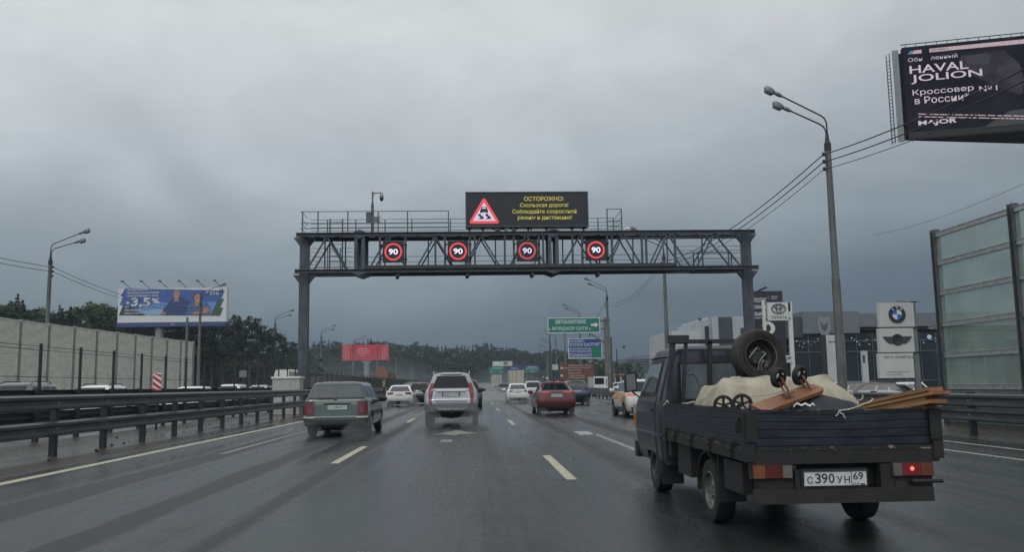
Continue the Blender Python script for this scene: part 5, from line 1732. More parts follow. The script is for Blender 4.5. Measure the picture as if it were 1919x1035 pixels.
c.mirror(3.0, .98, m=M_BLACK); c.under(4.6)
ex = MB(); ex.tube([(-.42, .0, .25), (-.42, .3, .25)], .03, 8); ex.build('exhaust', M_RIMD, c.t)

# --- silver SUV
SV = paint('paint_silver', (.29, .31, .33), .30, .45)
L_ = 4.78; w = .9075
rgs = [ring(.42, .40, .10, L_ - .15, w - .10), ring(.52, .48, .02, L_ - .04, w - .03), ring(.78, .72, .0, L_, w, .20), ring(.92, .90, .05, L_ - .02, w, .2),
       ring(1.10, .98, .07, L_ - .06, w - .02, .2, .5), ring(1.20, 1.02, .09, L_ - .2, w - .05, .2, .5), ring(1.26, 1.17, .13, L_ - 1.3, w - .10, .2, .3),
       ring(1.66, 1.66, .42, L_ - 2.0, w * .70, .16, .2), ring(1.74, 1.73, .50, L_ - 2.15, w * .64, .16, .2), ring(1.79, 1.77, .75, L_ - 2.3, w * .48, .16, .2)]
c = Car('sport_utility_vehicle', 'large silver off-road car with tall red light strips, straight ahead in our lane', (-.72, 29.4, 0), rgs, (.95, 3.75), .375, SV, 'car')
c.patch('tailgate', SV, -3.7, 3.7, 2.3, 5.9, .006)
c.patch('rear_window', mat('tinted_glass', (.008, .010, .014), .08, var=.2, spec=.3), -5.2, 5.2, 5.98, 7.02, .012, i0t=-4.9, i1t=4.9)
for a, b in ((7.6, 9.2), (9.6, 11.9), (12.3, 15.6)): c.both('side_window', M_CGLASS, a, b, 6.1, 6.92, .008)
c.patch('windscreen', M_CGLASS, 18.5, 25.5, 6.12, 6.95)
c.both('tail_light', M_TLRED, 4.4, 5.2, 1.85, 4.6, .026, i0t=4.4, i1t=5.6)
c.both('tail_light', M_TLRED, 4.3, 5.6, 4.6, 6.40, .024, i0t=5.0, i1t=6.2)
c.both('reversing_light', M_TLWHITE, 3.7, 4.5, 4.9, 5.6, .032)
c.patch('chrome_bar', mat('chrome', (.55, .56, .57), .12, .9, var=.08), -5.6, 5.6, 2.62, 2.80, .020)
c.patch('lower_trim', mat('trim_grey', (.16, .17, .18), .45, .2), -3.6, 3.6, 2.0, 2.55, .016)
c.patch('bumper', mat('trim_grey2', (.19, .20, .215), .4, .35), -7, 7, .75, 1.9, .012)
c.patch('bumper_valance', M_BLACK, -6.5, 6.5, .05, .8, .016)
sk = MB(); sk.prism([(-.55, .60), (.55, .60), (.40, .545), (-.40, .545)], -.03, -.012); sk.build('skid_plate', mat('chrome', (.55, .56, .57), .12, .9), c.t)
c.box('licence_recess', M_BLACK, -.30, .30, .045, .075, .99, 1.13)
c.plate(1.055, .050, 'К261ХХ', '799')
hb = MB(); hb.prism([(-.50, 1.165), (.50, 1.165), (.42, 1.135), (-.42, 1.135)], .03, .075); hb.build('tailgate_trim', SV, c.t)
tw = MB(); tw.tube([(0, .3, .45), (0, -.06, .46), (0, -.10, .47), (0, -.10, .52)], .022, 8); tw.lathe([(0, .03), (.025, .018), (.03, 0), (.02, -.02), (0, -.03)], None, 10, (0, -.10, .545)); tw.build('tow_bar', M_STEEL, c.t, smooth=50)
for sd in (-1, 1):
    rm = MB(); rm.tube([(sd * .60, .62, 1.70), (sd * .61, .75, 1.80), (sd * .60, 1.6, 1.83), (sd * .60, 2.5, 1.79), (sd * .60, 2.6, 1.74)], .02, 6); rm.build('roof_rail', SV, c.t, smooth=50)
c.patch('spoiler', SV, -4.3, 4.3, 7.55, 8.6, .03)
c.box('brake_lamp', M_TLRED, -.1, .1, .50, .54, 1.735, 1.755)
c.mirror(3.15, 1.17, m=M_BLACK); c.under(4.7, .30, .5)
ax = MB(); ax.tube([(-.6, .95, .36), (0, .95, .34), (.6, .95, .36)], [.05, .11, .05], 8); ax.tube([(.45, .0, .38), (.45, .5, .38)], .035, 8); ax.build('axle', M_UNDER, c.t, smooth=50)

def sedan_rings(L=4.6, w=.88, H=1.45, deck=1.02, boot=.55, rw=1.05, zb=.24, fast=False, cf=0.0):
    return [ring(zb, zb, .10, L - .12, w - .09), ring(zb + .09, zb + .08, .03, L - .03, w - .03), ring(.58, .55, .0, L, w, .18), ring(.72, .68, .02, L - .02, w, .2),
            ring(.84, .72, .035, L - .06, w - .01, .22, .5), ring(deck - .03, .78, .06, L - .2, w - .04, .24, .5), ring(deck, .95, boot * (1 if not fast else .75), L - 1.25 + cf, w - .10, .14, .3),
            ring(H - .09, H - .08, rw, L - 2.0 + cf, w * .72, .16, .2), ring(H - .025, H - .02, rw + .12, L - 2.15 + cf, w * .65, .16, .2), ring(H, H, rw + .4, L - 2.3, w * .42, .16, .2)]
def finish(c, glass=M_CGLASS, tail=(3.4, 5.6, 3.9, 5.1), tmat=None, side=((7.6, 9.6), (10.0, 12.2), (12.6, 15.6)), plate_=None, L=4.6, valance=True, lit=False, mir=(3.05, 1.0), rear=(6.08, 6.93), my=None):
    c.patch('rear_window_seal', M_BLACK, -5.3, 5.3, rear[0] - .04, rear[1] + .03, .006, i0t=-5.0, i1t=5.0)
    c.patch('rear_window', glass, -4.9, 4.9, rear[0], rear[1], .012, i0t=-4.6, i1t=4.6)
    for a, b in side: c.both('side_window', M_CGLASS, a, b, 6.1, 6.9, .008)
    c.patch('windscreen', M_CGLASS, 18.5, 25.5, 6.12, 6.95)
    c.both('tail_light', tmat or M_TLRED, *tail, .014)
    if lit: c.both('brake_lamp', M_TLLIT, tail[0] + .3, tail[1] - .6, tail[2] + .35 * (tail[3] - tail[2]), tail[2] + .7 * (tail[3] - tail[2]), .02)
    if valance: c.patch('bumper_valance', M_BLACK, -5.4, 5.4, .05, 1.35, .014)
    if plate_: c.plate(*plate_)
    c.mirror(*mir); c.under(L)
# --- white sedan left
WH = paint('paint_white', (.68, .68, .65), .28, 0)
c = Car('sedan', 'white sedan with dark red corner lights ahead of the green wagon', (-4.98, 60, 0), sedan_rings(4.85, .925, 1.47), (1.0, 3.85), .335, WH, 'car')
finish(c, M_CGLASS2, (3.0, 6.0, 3.8, 4.9), plate_=(.79, .03), L=4.85)
c.patch('bumper_trim', WH, -6, 6, 1.75, 2.05, .02)
# --- dark SUV with brake light
DK = paint('paint_black', (.018, .020, .023), .25)
def suv_rings(L=4.65, w=.92, H=1.66, zb=.32):
    return [ring(zb, zb, .10, L - .12, w - .09), ring(zb + .1, zb + .08, .03, L - .03, w - .03), ring(.68, .62, .0, L, w, .2), ring(.82, .78, .03, L - .02, w, .2),
            ring(.95, .84, .05, L - .06, w - .01, .2, .5), ring(1.06, .90, .08, L - .2, w - .05, .2, .5), ring(1.10, 1.05, .13, L - 1.2, w - .09, .16, .3),
            ring(H - .11, H - .10, .52, L - 1.95, w * .70, .15, .2), ring(H - .03, H - .03, .60, L - 2.1, w * .62, .15, .2), ring(H, H, .85, L - 2.3, w * .44, .15, .2)]
def suv(label, loc, m, lit=None, plate_=True, glass=M_CGLASS, name='crossover_car', H=1.66, w=.92, tm=None, rim=None, L=4.65, tail=(3.6, 6.2, 4.1, 5.5)):
    c = Car(name, label, loc, suv_rings(L, w, H), (.95, L - .95), .35, m, 'car', rim=rim)
    finish(c, glass, tail, tm, plate_=(.90, .045) if plate_ else None, L=L, mir=(3.05, 1.12))
    c.patch('bumper', M_BLACK, -6.5, 6.5, .3, 1.7, .012)
    if lit:
        c.box('brake_lamp', M_TLLIT, -.14, .14, .55, .6, H - .10, H - .06)
    return c
suv('dark crossover with a lit high red brake light, right of the far white sedan', (-3.9, 64.5, 0), DK, True)
c = suv('dark car almost hidden in front of the silver car, only one flank showing', (-.42, 46, 0), DK)
# --- white sedan centre
c = Car('sedan', 'white sedan with square red lights running in the spray left of the red car', (3.35, 65, 0), sedan_rings(4.5, .853, 1.47, 1.03, .5, .95), (.95, 3.55), .32, WH, 'car')
finish(c, M_CGLASS2, (3.3, 5.4, 4.0, 5.1), plate_=(.84, .035), L=4.5)
c.patch('boot_lip', WH, -4.5, 4.5, 4.55, 4.7, .03)
# --- far cars
GR = paint('paint_grey', (.095, .105, .118), .3, .4)
G2 = paint('paint_lightgrey', (.22, .24, .26), .3, .3)
suv('grey crossover far ahead, left of the white sedan in the spray', (P(944, 735, 120).x, 120, 0), GR)
c = Car('sedan', 'far dark grey sedan, leftmost of the cars in the spray', (P(932, 735, 165).x, 165, 0), sedan_rings(4.6, .9, 1.5), (.95, 3.6), .33, G2, 'car'); finish(c, M_CGLASS, plate_=(.82, .03))
c = Car('sedan', 'dark sedan partly hidden behind the right flank of the white sedan', (P(985, 735, 105).x, 105, 0), sedan_rings(4.6, .9, 1.5), (.95, 3.6), .33, DK, 'car'); finish(c, M_CGLASS)
suv('pale silver crossover with red lights peeping out left of the red car', (P(1002, 735, 78).x - .1, 78, 0), paint('paint_pale', (.42, .44, .46), .3, .3), None, H=1.70, tail=(3.5, 6.6, 4.4, 5.9))
# --- red liftback
RD = mat('paint_red', (.100, .008, .014), .25, .1, var=.1, coat=.5)
c = Car('liftback', 'dark red liftback with slim red lights and pale roof reflections, right of centre', (3.66, 38.4, 0), sedan_rings(4.48, .853, 1.46, 1.06, .32, 1.15), (.92, 3.55), .325, RD, 'car')
finish(c, M_CGLASS, (2.6, 6.4, 4.60, 4.98), plate_=None, L=4.48, rear=(6.05, 6.95))
c.both('brake_lamp', mat('tail_lit_dim', (.55, .04, .05), .3, var=.1, emit=.6), 2.8, 5.4, 4.70, 4.90, .020)
c.patch('bumper', mat('paint_red_dark', (.035, .010, .012), .4), -6, 6, .2, 1.8, .018)
c.patch('boot_lip', RD, -4.6, 4.6, 5.35, 5.75, .035)
c.plate(.855, .020, 'В173МА', '799', w=.5)
text('lettering', 'S K O D A', M_RIM, c.t, (0, .012, .945), w=.62, h=.045, bold=.02)
c.patch('bumper_trim', RD, -4.5, 4.5, 1.95, 2.1, .022)
an = MB(); an.tube([(0, 1.5, 1.45), (0, 1.42, 1.52), (0, 1.36, 1.525)], .016, 5); an.build('antenna', M_BLACK, c.t)
# --- blue hatch
BL = paint('paint_navy', (.014, .026, .066), .25, .25)
c = suv('dark blue hatchback ahead of the red car in the right-hand lane', (6.72, 56.5, 0), BL, None, True, M_CGLASS2, 'hatchback', 1.58, .90, mat('tail_dark', (.05, .012, .018), .2))
c.patch('spoiler', BL, -4.2, 4.2, 7.1, 8.3, .03)
# --- taxi
TX = paint('paint_taxi', (.56, .54, .48), .32, 0)
M_TXO = mat('taxi_orange', (.46, .20, .045), .35, var=.15)
c = Car('taxi', 'white and orange taxi hatchback half hidden by the pickup mirror', (6.84, 33.9, 0), sedan_rings(4.4, .89, 1.50, .98, .30, .80, cf=.42), (.90, 3.5), .335, TX, 'car', rim=M_RIMD)
finish(c, M_CGLASS, (4.4, 6.8, 4.2, 5.0), None, plate_=(.90, .045), L=4.4, mir=(2.95, 1.05))
c.both('brake_lamp', M_TLLIT, 5.2, 6.6, 4.3, 4.8, .022)
c.both('orange_panel', M_TXO, 9.4, 19.5, 4.7, 6.0, .006)
c.both('orange_door', M_TXO, 12.3, 15.2, 3.3, 4.7, .006, i0t=11.0, i1t=15.4)
c.patch('orange_bonnet', M_TXO, 16.5, 27.5, 5.05, 6.0, .006)
c.both('orange_stripe', M_TXO, 9.1, 10.6, 2.1, 4.6, .006, i0t=8.2, i1t=9.9)
c.both('sill', mat('sill_grey', (.12, .12, .12), .5), 8.5, 15.5, .5, 1.3, .008)
# --- lorries far ahead
def box_truck(label, loc, w, h, L, m, cab=None, doors=True, name='box_truck', cargo_z=.95):
    t = thing(name, label, 'truck', loc)
    mb = MB(); mb.bb(-w / 2, w / 2, 0, L, cargo_z, h); mb.build('cargo_box', m, t)
    if doors:
        mb = MB()
        for s_ in (-1, 1): mb.bb(s_ * .04, s_ * (w / 2 - .06), -.03, -.004, cargo_z + .08, h - .08)
        mb.build('door', m, t)
        mb = MB()
        for x_ in (-.02, -w * .3, w * .3): mb.bb(x_ - .02, x_ + .02, -.06, -.035, cargo_z + .1, h - .1)
        for q in range(4):
            for s_ in (-1, 1): mb.bb(s_ * (w / 2 - .16), s_ * (w / 2 - .01), -.055, -.032, cargo_z + .4 + q * .6, cargo_z + .46 + q * .6)
        mb.build('door_bars', M_STEEL_D, t)
    mb = MB(); mb.bb(-w / 2 + .1, w / 2 - .1, .1, L, .55, cargo_z - .01); mb.bb(-w / 2 + .05, w / 2 - .05, .02, .14, .45, .6); mb.build('chassis', M_UNDER, t)
    for s_ in (-1, 1):
        mb = MB(); mb.bb(s_ * (w / 2 - .35), s_ * (w / 2 - .06), -.01, .05, .65, .80); mb.build('tail_light', M_TLRED, t)
    mb = MB(); mb.bb(-w / 2 + .08, w / 2 - .08, L + .25, L + 1.8, .5, min(h - .3, 2.8)); cb = mb.build('cab', cab or M_WHITE, t)
    mb = MB(); mb.bb(-w / 2 + .2, w / 2 - .2, L + 1.81, L + 1.84, 1.5, min(h - .5, 2.5)); mb.build('windscreen', M_CGLASS, cb)
    for y in (1.0, 2.0, L + 1.0):
        for s_ in (-1, 1):
            mb = MB(); mb.lathe([(0, -.14), (.42, -.14), (.48, -.1), (.48, .1), (.42, .14), (0, .14)], Matrix.Rotation(R(90), 3, 'Y'), 20, (s_ * (w / 2 - .18), y, .48)); mb.build('wheel', M_TYRE, t, smooth=40)
    return t
M_CREAM = mat('lorry_cream', (.42, .39, .32), .5, var=.1)
box_truck('cream box truck with closed rear doors above the white sedan roof', (P(968.5, 720, 150).x, 150, 0), 2.5, P(968, 694.5, 150).z, 7, M_CREAM)
box_truck('small pale lorry with orange-red front board below the green overhead sign', (P(931, 725, 195).x, 195, 0), 2.3, P(931, 703, 195).z, 5, mat('lorry_grey', (.36, .35, .33), .5, var=.35, scale=1.5))
# --- orange dump truck beyond the median
c_ = P(716, 715, 150)
t = thing('dump_truck', 'orange tipper truck behind the median fence, under the red billboard', 'truck', (c_.x, 150, 0))
kk = 150 / F_PX
OR = mat('tipper_orange', (.12, .048, .036), .5, var=.25)
mb = MB(); mb.prism([(-1.7, 1.2), (1.6, 1.2), (1.9, P(716, 700, 150).z), (-1.2, P(716, 698.5, 150).z)], 0, 6, o=(0, 0, 0)); mb.build('tipper_body', OR, t)
mb = MB(); mb.bb(-.9, 1.1, -2.1, -.3, .8, P(716, 689, 150).z - .6); mb.bb(-.5, .7, -1.6, -.5, P(716, 689, 150).z - .61, P(716, 687.5, 150).z); cb = mb.build('cab', mat('tipper_cab', (.20, .08, .035), .5), t)
mb = MB(); mb.bb(-.8, 1.0, -2.14, -2.11, 1.8, 2.7); mb.build('windscreen', M_CGLASS, cb)
mb = MB(); mb.bb(-.9, 1.0, -2, 5.8, .5, 1.18); mb.build('chassis', M_UNDER, t)
for y in (-1.3, 3.2, 4.4):
    for s_ in (-1, 1):
        mb = MB(); mb.lathe([(0, -.15), (.45, -.15), (.5, .0), (.45, .15), (0, .15)], Matrix.Rotation(R(90), 3, 'Y'), 18, (.1 + s_ * 1.0, y, .5)); mb.build('wheel', M_TYRE, t, smooth=40)
# --- oncoming vehicles seen over the rail
def opp(kind, label, px, Y, m, H=1.6):
    x_ = P(px, 726, Y).x
    if kind == 'suv':
        c = Car('crossover_car', label, (x_, Y + 4.6, 0), suv_rings(4.6, .92, H), (.95, 3.65), .35, m, 'car', rz=PI)
        finish(c, M_CGLASS, mir=(3.05, 1.12))
        for sd in (-1, 1):
            rm = MB(); rm.tube([(sd * .58, .8, H - .03), (sd * .58, 1.0, H + .05), (sd * .58, 2.2, H + .05), (sd * .58, 2.4, H - .03)], .02, 6); rm.build('roof_rail', M_STEEL_D, c.t)
    else:
        c = Car('sedan', label, (x_, Y + 4.6, 0), sedan_rings(4.6, .88, H), (.95, 3.65), .33, m, 'car', rz=PI)
        finish(c, M_CGLASS)
    c.both('headlight', M_TLWHITE, 16.5, 19.0, 3.6, 4.4, .014)
    return c
opp('suv', 'dark crossover passing beyond the rail at the far left edge', -28, 33, DK, 1.72)
opp('suv', 'white crossover with roof rails passing below the pale noise barrier', 138, 38, WH, 1.62)
opp('sedan', 'white sedan beyond the rail, passing by the red and white marker', 330, 42, WH, 1.52)
opp('suv', 'white crossover beyond the rail, past the end of the noise barrier', 413, 56, WH, 1.68)
opp('suv', 'pale silver crossover beyond the rail, below the square grey sign back', 472, 70, paint('paint_pale', (.42, .44, .46), .3, .3), 1.66)
opp('sedan', 'white sedan beyond the rail, just left of the grey cabinet', 512, 76, WH, 1.5)
# white van behind the cabinet
c_ = P(533, 715, 66)
t = thing('van', 'white van beyond the fence, its roof showing over the grey cabinet', 'van', (c_.x, 66, 0))
zt_ = P(533, 693, 66).z
mb = MB(); w_ = .78
sec = [(-w_, .45), (-w_ * 1.02, 1.3), (-w_ * .97, zt_ - .35), (-w_ * .86, zt_ - .08), (-w_ * .7, zt_), (w_ * .7, zt_), (w_ * .86, zt_ - .08), (w_ * .97, zt_ - .35), (w_ * 1.02, 1.3), (w_, .45)]
mb.prism(sec, 0, 4.6); mb.build('body', WH, t, smooth=40)
mb = MB(); mb.prism([(-w_ * .88, 1.35), (w_ * .88, 1.35), (w_ * .8, zt_ - .85), (-w_ * .8, zt_ - .85)], -.03, -.005); mb.build('windscreen', M_CGLASS, t)
for s_ in (-1, 1):
    mb = MB(); mb.bb(s_ * (w_ - .3), s_ * (w_ - .03), -.03, .02, .85, 1.05); mb.build('headlight', M_TLWHITE, t)
    for y in (.9, 3.7):
        mb = MB(); mb.lathe([(0, -.1), (.3, -.1), (.34, 0), (.3, .1), (0, .1)], Matrix.Rotation(R(90), 3, 'Y'), 18, (s_ * (w_ - .05), y, .34)); mb.build('wheel', M_TYRE, t, smooth=40)
# --- parked vehicles of the car park
pk = [('sedan', 1598, 66, DK, 'dark sedan parked before the showroom, left of the lamp pole base', 1.5), ('suv', 1640, 62, DK, 'dark grey crossover parked below the white brand pylon', 1.7),
      ('suv', 1695, 59, DK, 'black crossover parked in front of the brand pylon post', 1.66), ('sedan', 1728, 62, GR, 'grey sedan parked right of the brand pylon post', 1.5), ('suv', 1618, 74, WH, 'white crossover parked in the second row below the blank pylon', 1.65),
      ('sedan', 1570, 70, GR, 'grey sedan parked in front of the pale portal', 1.5), ('suv', 1745, 66, WH, 'white crossover parked before the glass noise barrier post', 1.62), ('sedan', 1662, 72, WH, 'white sedan parked in the second row behind the dark grey crossover', 1.55)]
for kind, px, Y, m, lab, H in pk:
    x_ = P(px, 720, Y).x
    c = Car('crossover_car' if kind == 'suv' else 'sedan', lab, (x_, Y, -.5), suv_rings(4.6, .9, H) if kind == 'suv' else sedan_rings(4.6, .88, H), (.95, 3.65), .34, m, 'car', 'cars parked in front of the showroom', rz=R(62) if kind == 'suv' else R(70))
    finish(c, M_CGLASS)
for px, Y, m, lab in ((1160, 140, G2, 'grey car parked beyond the right rail near the pale mast'), (1186, 120, WH, 'white car parked beyond the rail, over the taxi roof')):
    c = Car('sedan', lab, (P(px, 715, Y).x, Y, 0), sedan_rings(4.6, .88, 1.55), (.95, 3.65), .34, m, 'car', rz=R(50)); finish(c, M_CGLASS)
c_ = P(1126, 720, 96)
t = thing('minibus', 'white minibus standing beyond the right guard rail, below the signs', 'van', (c_.x, 96, 0))
zt_ = P(1126, 706, 96).z
k_ = 96 / F_PX
mb = MB(); mb.bb(-13 * k_, 13 * k_, 0, 5, .5, zt_ ); mb.build('body', WH, t)
mb = MB(); mb.bb(-11.5 * k_, 6 * k_, -.03, -.005, zt_ - .85, zt_ - .16); mb.build('window', M_CGLASS, t)
mb = MB(); mb.bb(9.5 * k_, 11 * k_, -.03, -.005, zt_ - 1.0, zt_ - .2); mb.build('window', M_CGLASS, t)
for s_ in (-1, 1):
    mb = MB(); mb.lathe([(0, -.1), (.3, -.1), (.34, 0), (.3, .1), (0, .1)], Matrix.Rotation(R(90), 3, 'Y'), 18, (s_ * .6, .9, .34)); mb.build('wheel', M_TYRE, t, smooth=40)

# ---------------------------------------------------------------- spray thrown up by the wheels
sm_ = bpy.data.materials.new('spray')
sm_.use_nodes = True
sm_.node_tree.nodes.clear()
sv_ = sm_.node_tree.nodes.new('ShaderNodeVolumePrincipled')
sv_.inputs['Color'].default_value = (.62, .66, .68, 1)
sv_.inputs['Density'].default_value = .10
so_ = sm_.node_tree.nodes.new('ShaderNodeOutputMaterial')
sm_.node_tree.links.new(sv_.outputs[0], so_.inputs['Volume'])
rg = random.Random(12)
mb = MB()
def puff(c, r):
    n, k = 16, 10
    rows = []
    for i in range(k + 1):
        ph = PI * i / k
        ring_ = []
        for j in range(n):
            th = 2 * PI * j / n
            d = 1 + .16 * noise.noise(Vector((c[0] * 3 + math.cos(th) * math.sin(ph) * 1.5, c[1] + math.sin(th) * math.sin(ph) * 1.5, math.cos(ph) * 1.5)))
            ring_.append(Vector((c[0] + r[0] * math.sin(ph) * math.cos(th) * d, c[1] + r[1] * math.sin(ph) * math.sin(th) * d, max(.012, c[2] + r[2] * math.cos(ph) * d))))
        ring_.append(ring_[0])
        rows.append(ring_)
    mb.grid(rows)
for X_, Y_, w_, q in ((-3.72, 24.15, .74, .8), (-.72, 29.4, .78, 1.1), (-4.98, 60, .78, 1.4), (3.35, 65, .72, 1.6), (3.66, 38.4, .70, .5), (P(944, 735, 120).x, 120, .8, 2.2), (6.72, 56.5, .75, 1.0)):
    for s_ in (-1, 1):
        puff((X_ + s_ * w_, Y_ - .6, .15), (.5 * q, 2.4 * q, .42 * q))
puff((1.2, 80, .2), (2.4, 8, .7)); puff((P(905, 735, 165).x, 165, .3), (5, 10, 1.6)); puff((-8.9, 130, .5), (1.5, 14, 1.6)); puff((-20, 120, .6), (6, 14, 2.6))
tag(mb.build('spray', sm_, smooth=180), kind='stuff')
# ================================================================ the loaded pickup
TB = Vector((3.02, 7.15, 0))
NV = mat('pickup_navy', (.015, .019, .034), .38, .15, var=.45, scale=2.2, coat=.25, rvar=.14, col2=(.034, .040, .056), thresh=(.35, .7))
NVD = mat('pickup_bed_navy', (.008, .010, .018), .45, .1, var=.4, scale=3.5, stretch=(1, 1, 2.5), rvar=.2, col2=(.020, .024, .040), thresh=(.35, .7), bump=.35)
RUST = mat('rusty_edge', (.012, .011, .011), .75, scale=11, col2=(.26, .22, .17), thresh=(.56, .66), stretch=(1, 1, 3))
BLK = mat('chassis_dirt', (.012, .012, .012), .75, var=.5, scale=6, col2=(.020, .018, .016), thresh=(.45, .75), bump=.3)
BUM = mat('bumper_dirt', (.012, .011, .010), .7, scale=6, col2=(.027, .024, .020), thresh=(.4, .75), bump=.4)
t = thing('pickup_truck', 'dark blue flatbed pickup truck with dented bed, loaded with timber and a tyre', 'truck', tuple(TB))
t.scale = (.97, 1, 1)
def tb(name, mb, m, parent=None, smooth=None): return mb.build(name, m, parent or t, smooth)
BX0, BX1 = -.815, .815
ZB0, ZB1 = .775, 1.095
BL0, BL1 = 0.0, 3.10
def corr(h0, h1, n=4, d=.006):
    """corrugated board section: (depth, height)"""
    p = []
    for i in range(n):
        z = h0 + .02 + (h1 - h0 - .05) * i / n; dz = (h1 - h0 - .05) / n
        p += [(0, z), (d, z + dz * .06), (d, z + dz * .90), (0, z + dz * .96)]
    p.append((0, h1 - .03)); p += [(d * 1.1, h1 - .03), (d * 1.1, h1), (-.03, h1), (-.03, h0), (0, h0)]
    return p
# tailgate: slightly bowed top
mb = MB()
pr = corr(ZB0, ZB1)
rows = []
N_ = 24
for i in range(N_ + 1):
    s_ = i / N_; x_ = BX0 + .06 + (BX1 - BX0 - .12) * s_
    sag = -.020 * math.sin(PI * s_)
    rows.append([(x_, -a + .006 * math.sin(s_ * 9), z + (sag * (z - ZB0) / (ZB1 - ZB0))) for a, z in pr] + [(x_, -pr[0][0], pr[0][1])])
mb.grid(rows)
mb.face([r_ for r_ in rows[0][:-1]]); mb.face([r_ for r_ in rows[-1][:-1]])
tg = tb('tailgate', mb, NVD, smooth=25)
mb = MB(); mb.bb(BX0 + .06, BX1 - .05, -.022, .01, ZB0 - .02, ZB0 + .012); tb('rusty_lip', mb, RUST, tg)
mb = MB(); mb.bb(-.62, .70, -.013, .02, ZB1 - .021, ZB1 - .012); tb('worn_edge', mb, RUST, tg)
for sd in (-1, 1):
    mb = MB()
    x_ = BX1 * sd
    rows = []
    for i in range(13):
        y_ = .05 + (BL1 - .05) * i / 12
        rows.append([(x_ + sd * a, y_, z + .012 * math.sin(i * .9) * (z > 1.0) * .4) for a, z in pr] + [(x_ + sd * pr[0][0], y_, pr[0][1])])
    mb.grid(rows); mb.face(rows[0][:-1]); mb.face(rows[-1][:-1])
    sb = tb('side_board', mb, NVD, smooth=25)
    mb = MB(); mb.bb(x_ - .005 * sd, x_ + sd * .016, .06, BL1, ZB0 - .012, ZB0 + .010); tb('rusty_lip', mb, RUST, sb)
    mb = MB(); mb.bb(x_ - .012, x_ + sd * .012, .06, BL1, ZB1 + .001, ZB1 + .006); tb('worn_edge', mb, RUST, sb)
    mb = MB()
    mb.bb(x_ - .02, x_ + sd * .03, .0, BL1, ZB0 - .10, ZB0 - .01)
    tb('bed_rail', mb, BLK)
    for y_ in (.35, 1.05, 1.75, 2.45, 2.9):
        mb = MB(); mb.bb(x_ + sd * .02, x_ + sd * .05, y_ - .035, y_ + .035, ZB0 - .09, ZB0 + .04); mb.tube([(x_ + sd * .05, y_ - .05, ZB0 - .02), (x_ + sd * .05, y_ + .05, ZB0 - .02)], .016, 6); tb('hinge', mb, BLK)
    mb = MB(); mb.bb(x_ - .05 * sd, x_ + sd * .035, -.035, .055, ZB0 - .10, ZB1 - .015); mb.bb(x_ - .075 * sd, x_ + sd * .02, -.05, -.036, ZB0 + .06, ZB1 - .03); tb('corner_post', mb, BLK)
    mb = MB(); mb.tube([(x_ + sd * .045, .07, 1.03), (x_ + sd * .06, .09, .97), (x_ + sd * .05, .10, .90)], .018, 6); mb.bb(x_ + sd * .036, x_ + sd * .056, .05, .12, .93, 1.0); tb('latch', mb, BLK)
mb = MB(); mb.bb(BX0 + .02, BX1 - .02, .06, BL1, ZB0 - .06, ZB0 - .005)
for i in range(9): mb.bb(BX0 + .05, BX1 - .05, .2 + i * .33, .27 + i * .33, ZB0 - .13, ZB0 - .065)
tb('bed_floor', mb, BLK)
mb = MB(); mb.bb(BX0 + .0, BX1 - .0, -.02, .06, ZB0 - .125, ZB0 - .022); tb('rear_sill', mb, BLK)
# chassis
mb = MB()
for sd in (-1, 1): mb.bb(sd * .33, sd * .45, .1, 4.3, .48, .64)
for y_ in (.15, 1.2, 2.3, 3.3): mb.bb(-.33, .33, y_, y_ + .08, .50, .60)
mb.tube([(-.6, 1.32, .32), (-.12, 1.32, .33), (0, 1.32, .33), (.12, 1.32, .33), (.6, 1.32, .32)], [.06, .06, .13, .06, .06], 10)
mb.bb(-.78, -.5, 2.05, 2.62, .34, .66); mb.bb(.5, .78, 1.95, 2.75, .36, .64)
mb.bb(-.7, .7, .12, .2, .46, .68)
tb('chassis', mb, BLK)
mb = MB(); mb.bb(-.80, .705, -.10, -.03, .345, .455); mb.bb(-.5, -.42, -.03, .15, .40, .5); mb.bb(.42, .5, -.03, .15, .40, .5); tb('rear_bumper', mb, BUM)
mb = MB(); mb.bb(-.74, -.42, -.02, .1, .44, .64); tb('rear_panel', mb, BLK)
mb = MB(); mb.bb(.30, .74, -.02, .1, .44, .64); mb.tube([(.55, -.01, .50), (.55, -.06, .50), (.80, -.07, .50)], .018, 6); tb('rear_panel', mb, BLK)
for sd, lit in ((-1, False), (1, True)):
    xa, xb = (-.79, -.465) if sd < 0 else (.40, .74)
    mb = MB(); mb.bb(xa - .01, xb + .01, -.025, .05, .535, .655); th = tb('tail_light', mb, M_BLACK)
    segs = [(xa, xa + .10, mat('lens_amber_dirty', (.17, .055, .018), .35, var=.4, scale=20)), (xa + .103, xb - .083, mat('lens_red_dirty', (.095, .012, .012), .3, var=.4, scale=20)), (xb - .08, xb, mat('lens_clear_dirty', (.13, .11, .095), .3, var=.4, scale=20))] if sd < 0 else [(xa, xa + .07, mat('lens_smoky', (.12, .10, .09), .3)), (xa + .073, xb - .113, M_TLRED), (xb - .11, xb, mat('lens_brown', (.13, .035, .02), .3))]
    for x0_, x1_, m_ in segs:
        mb = MB(); mb.bb(x0_, x1_, -.055, -.026, .545, .645); tb('lens', mb, m_, th)
    if lit:
        mb = MB(); mb.lathe([(0, .010), (.014, .006), (.016, 0), (0, 0)], Matrix.Rotation(R(90), 3, 'X'), 14, (xa + .155, -.056, .60)); tb('lit_bulb', mb, mat('bulb_lit', (.9, .06, .05), .3, emit=5.0), th)
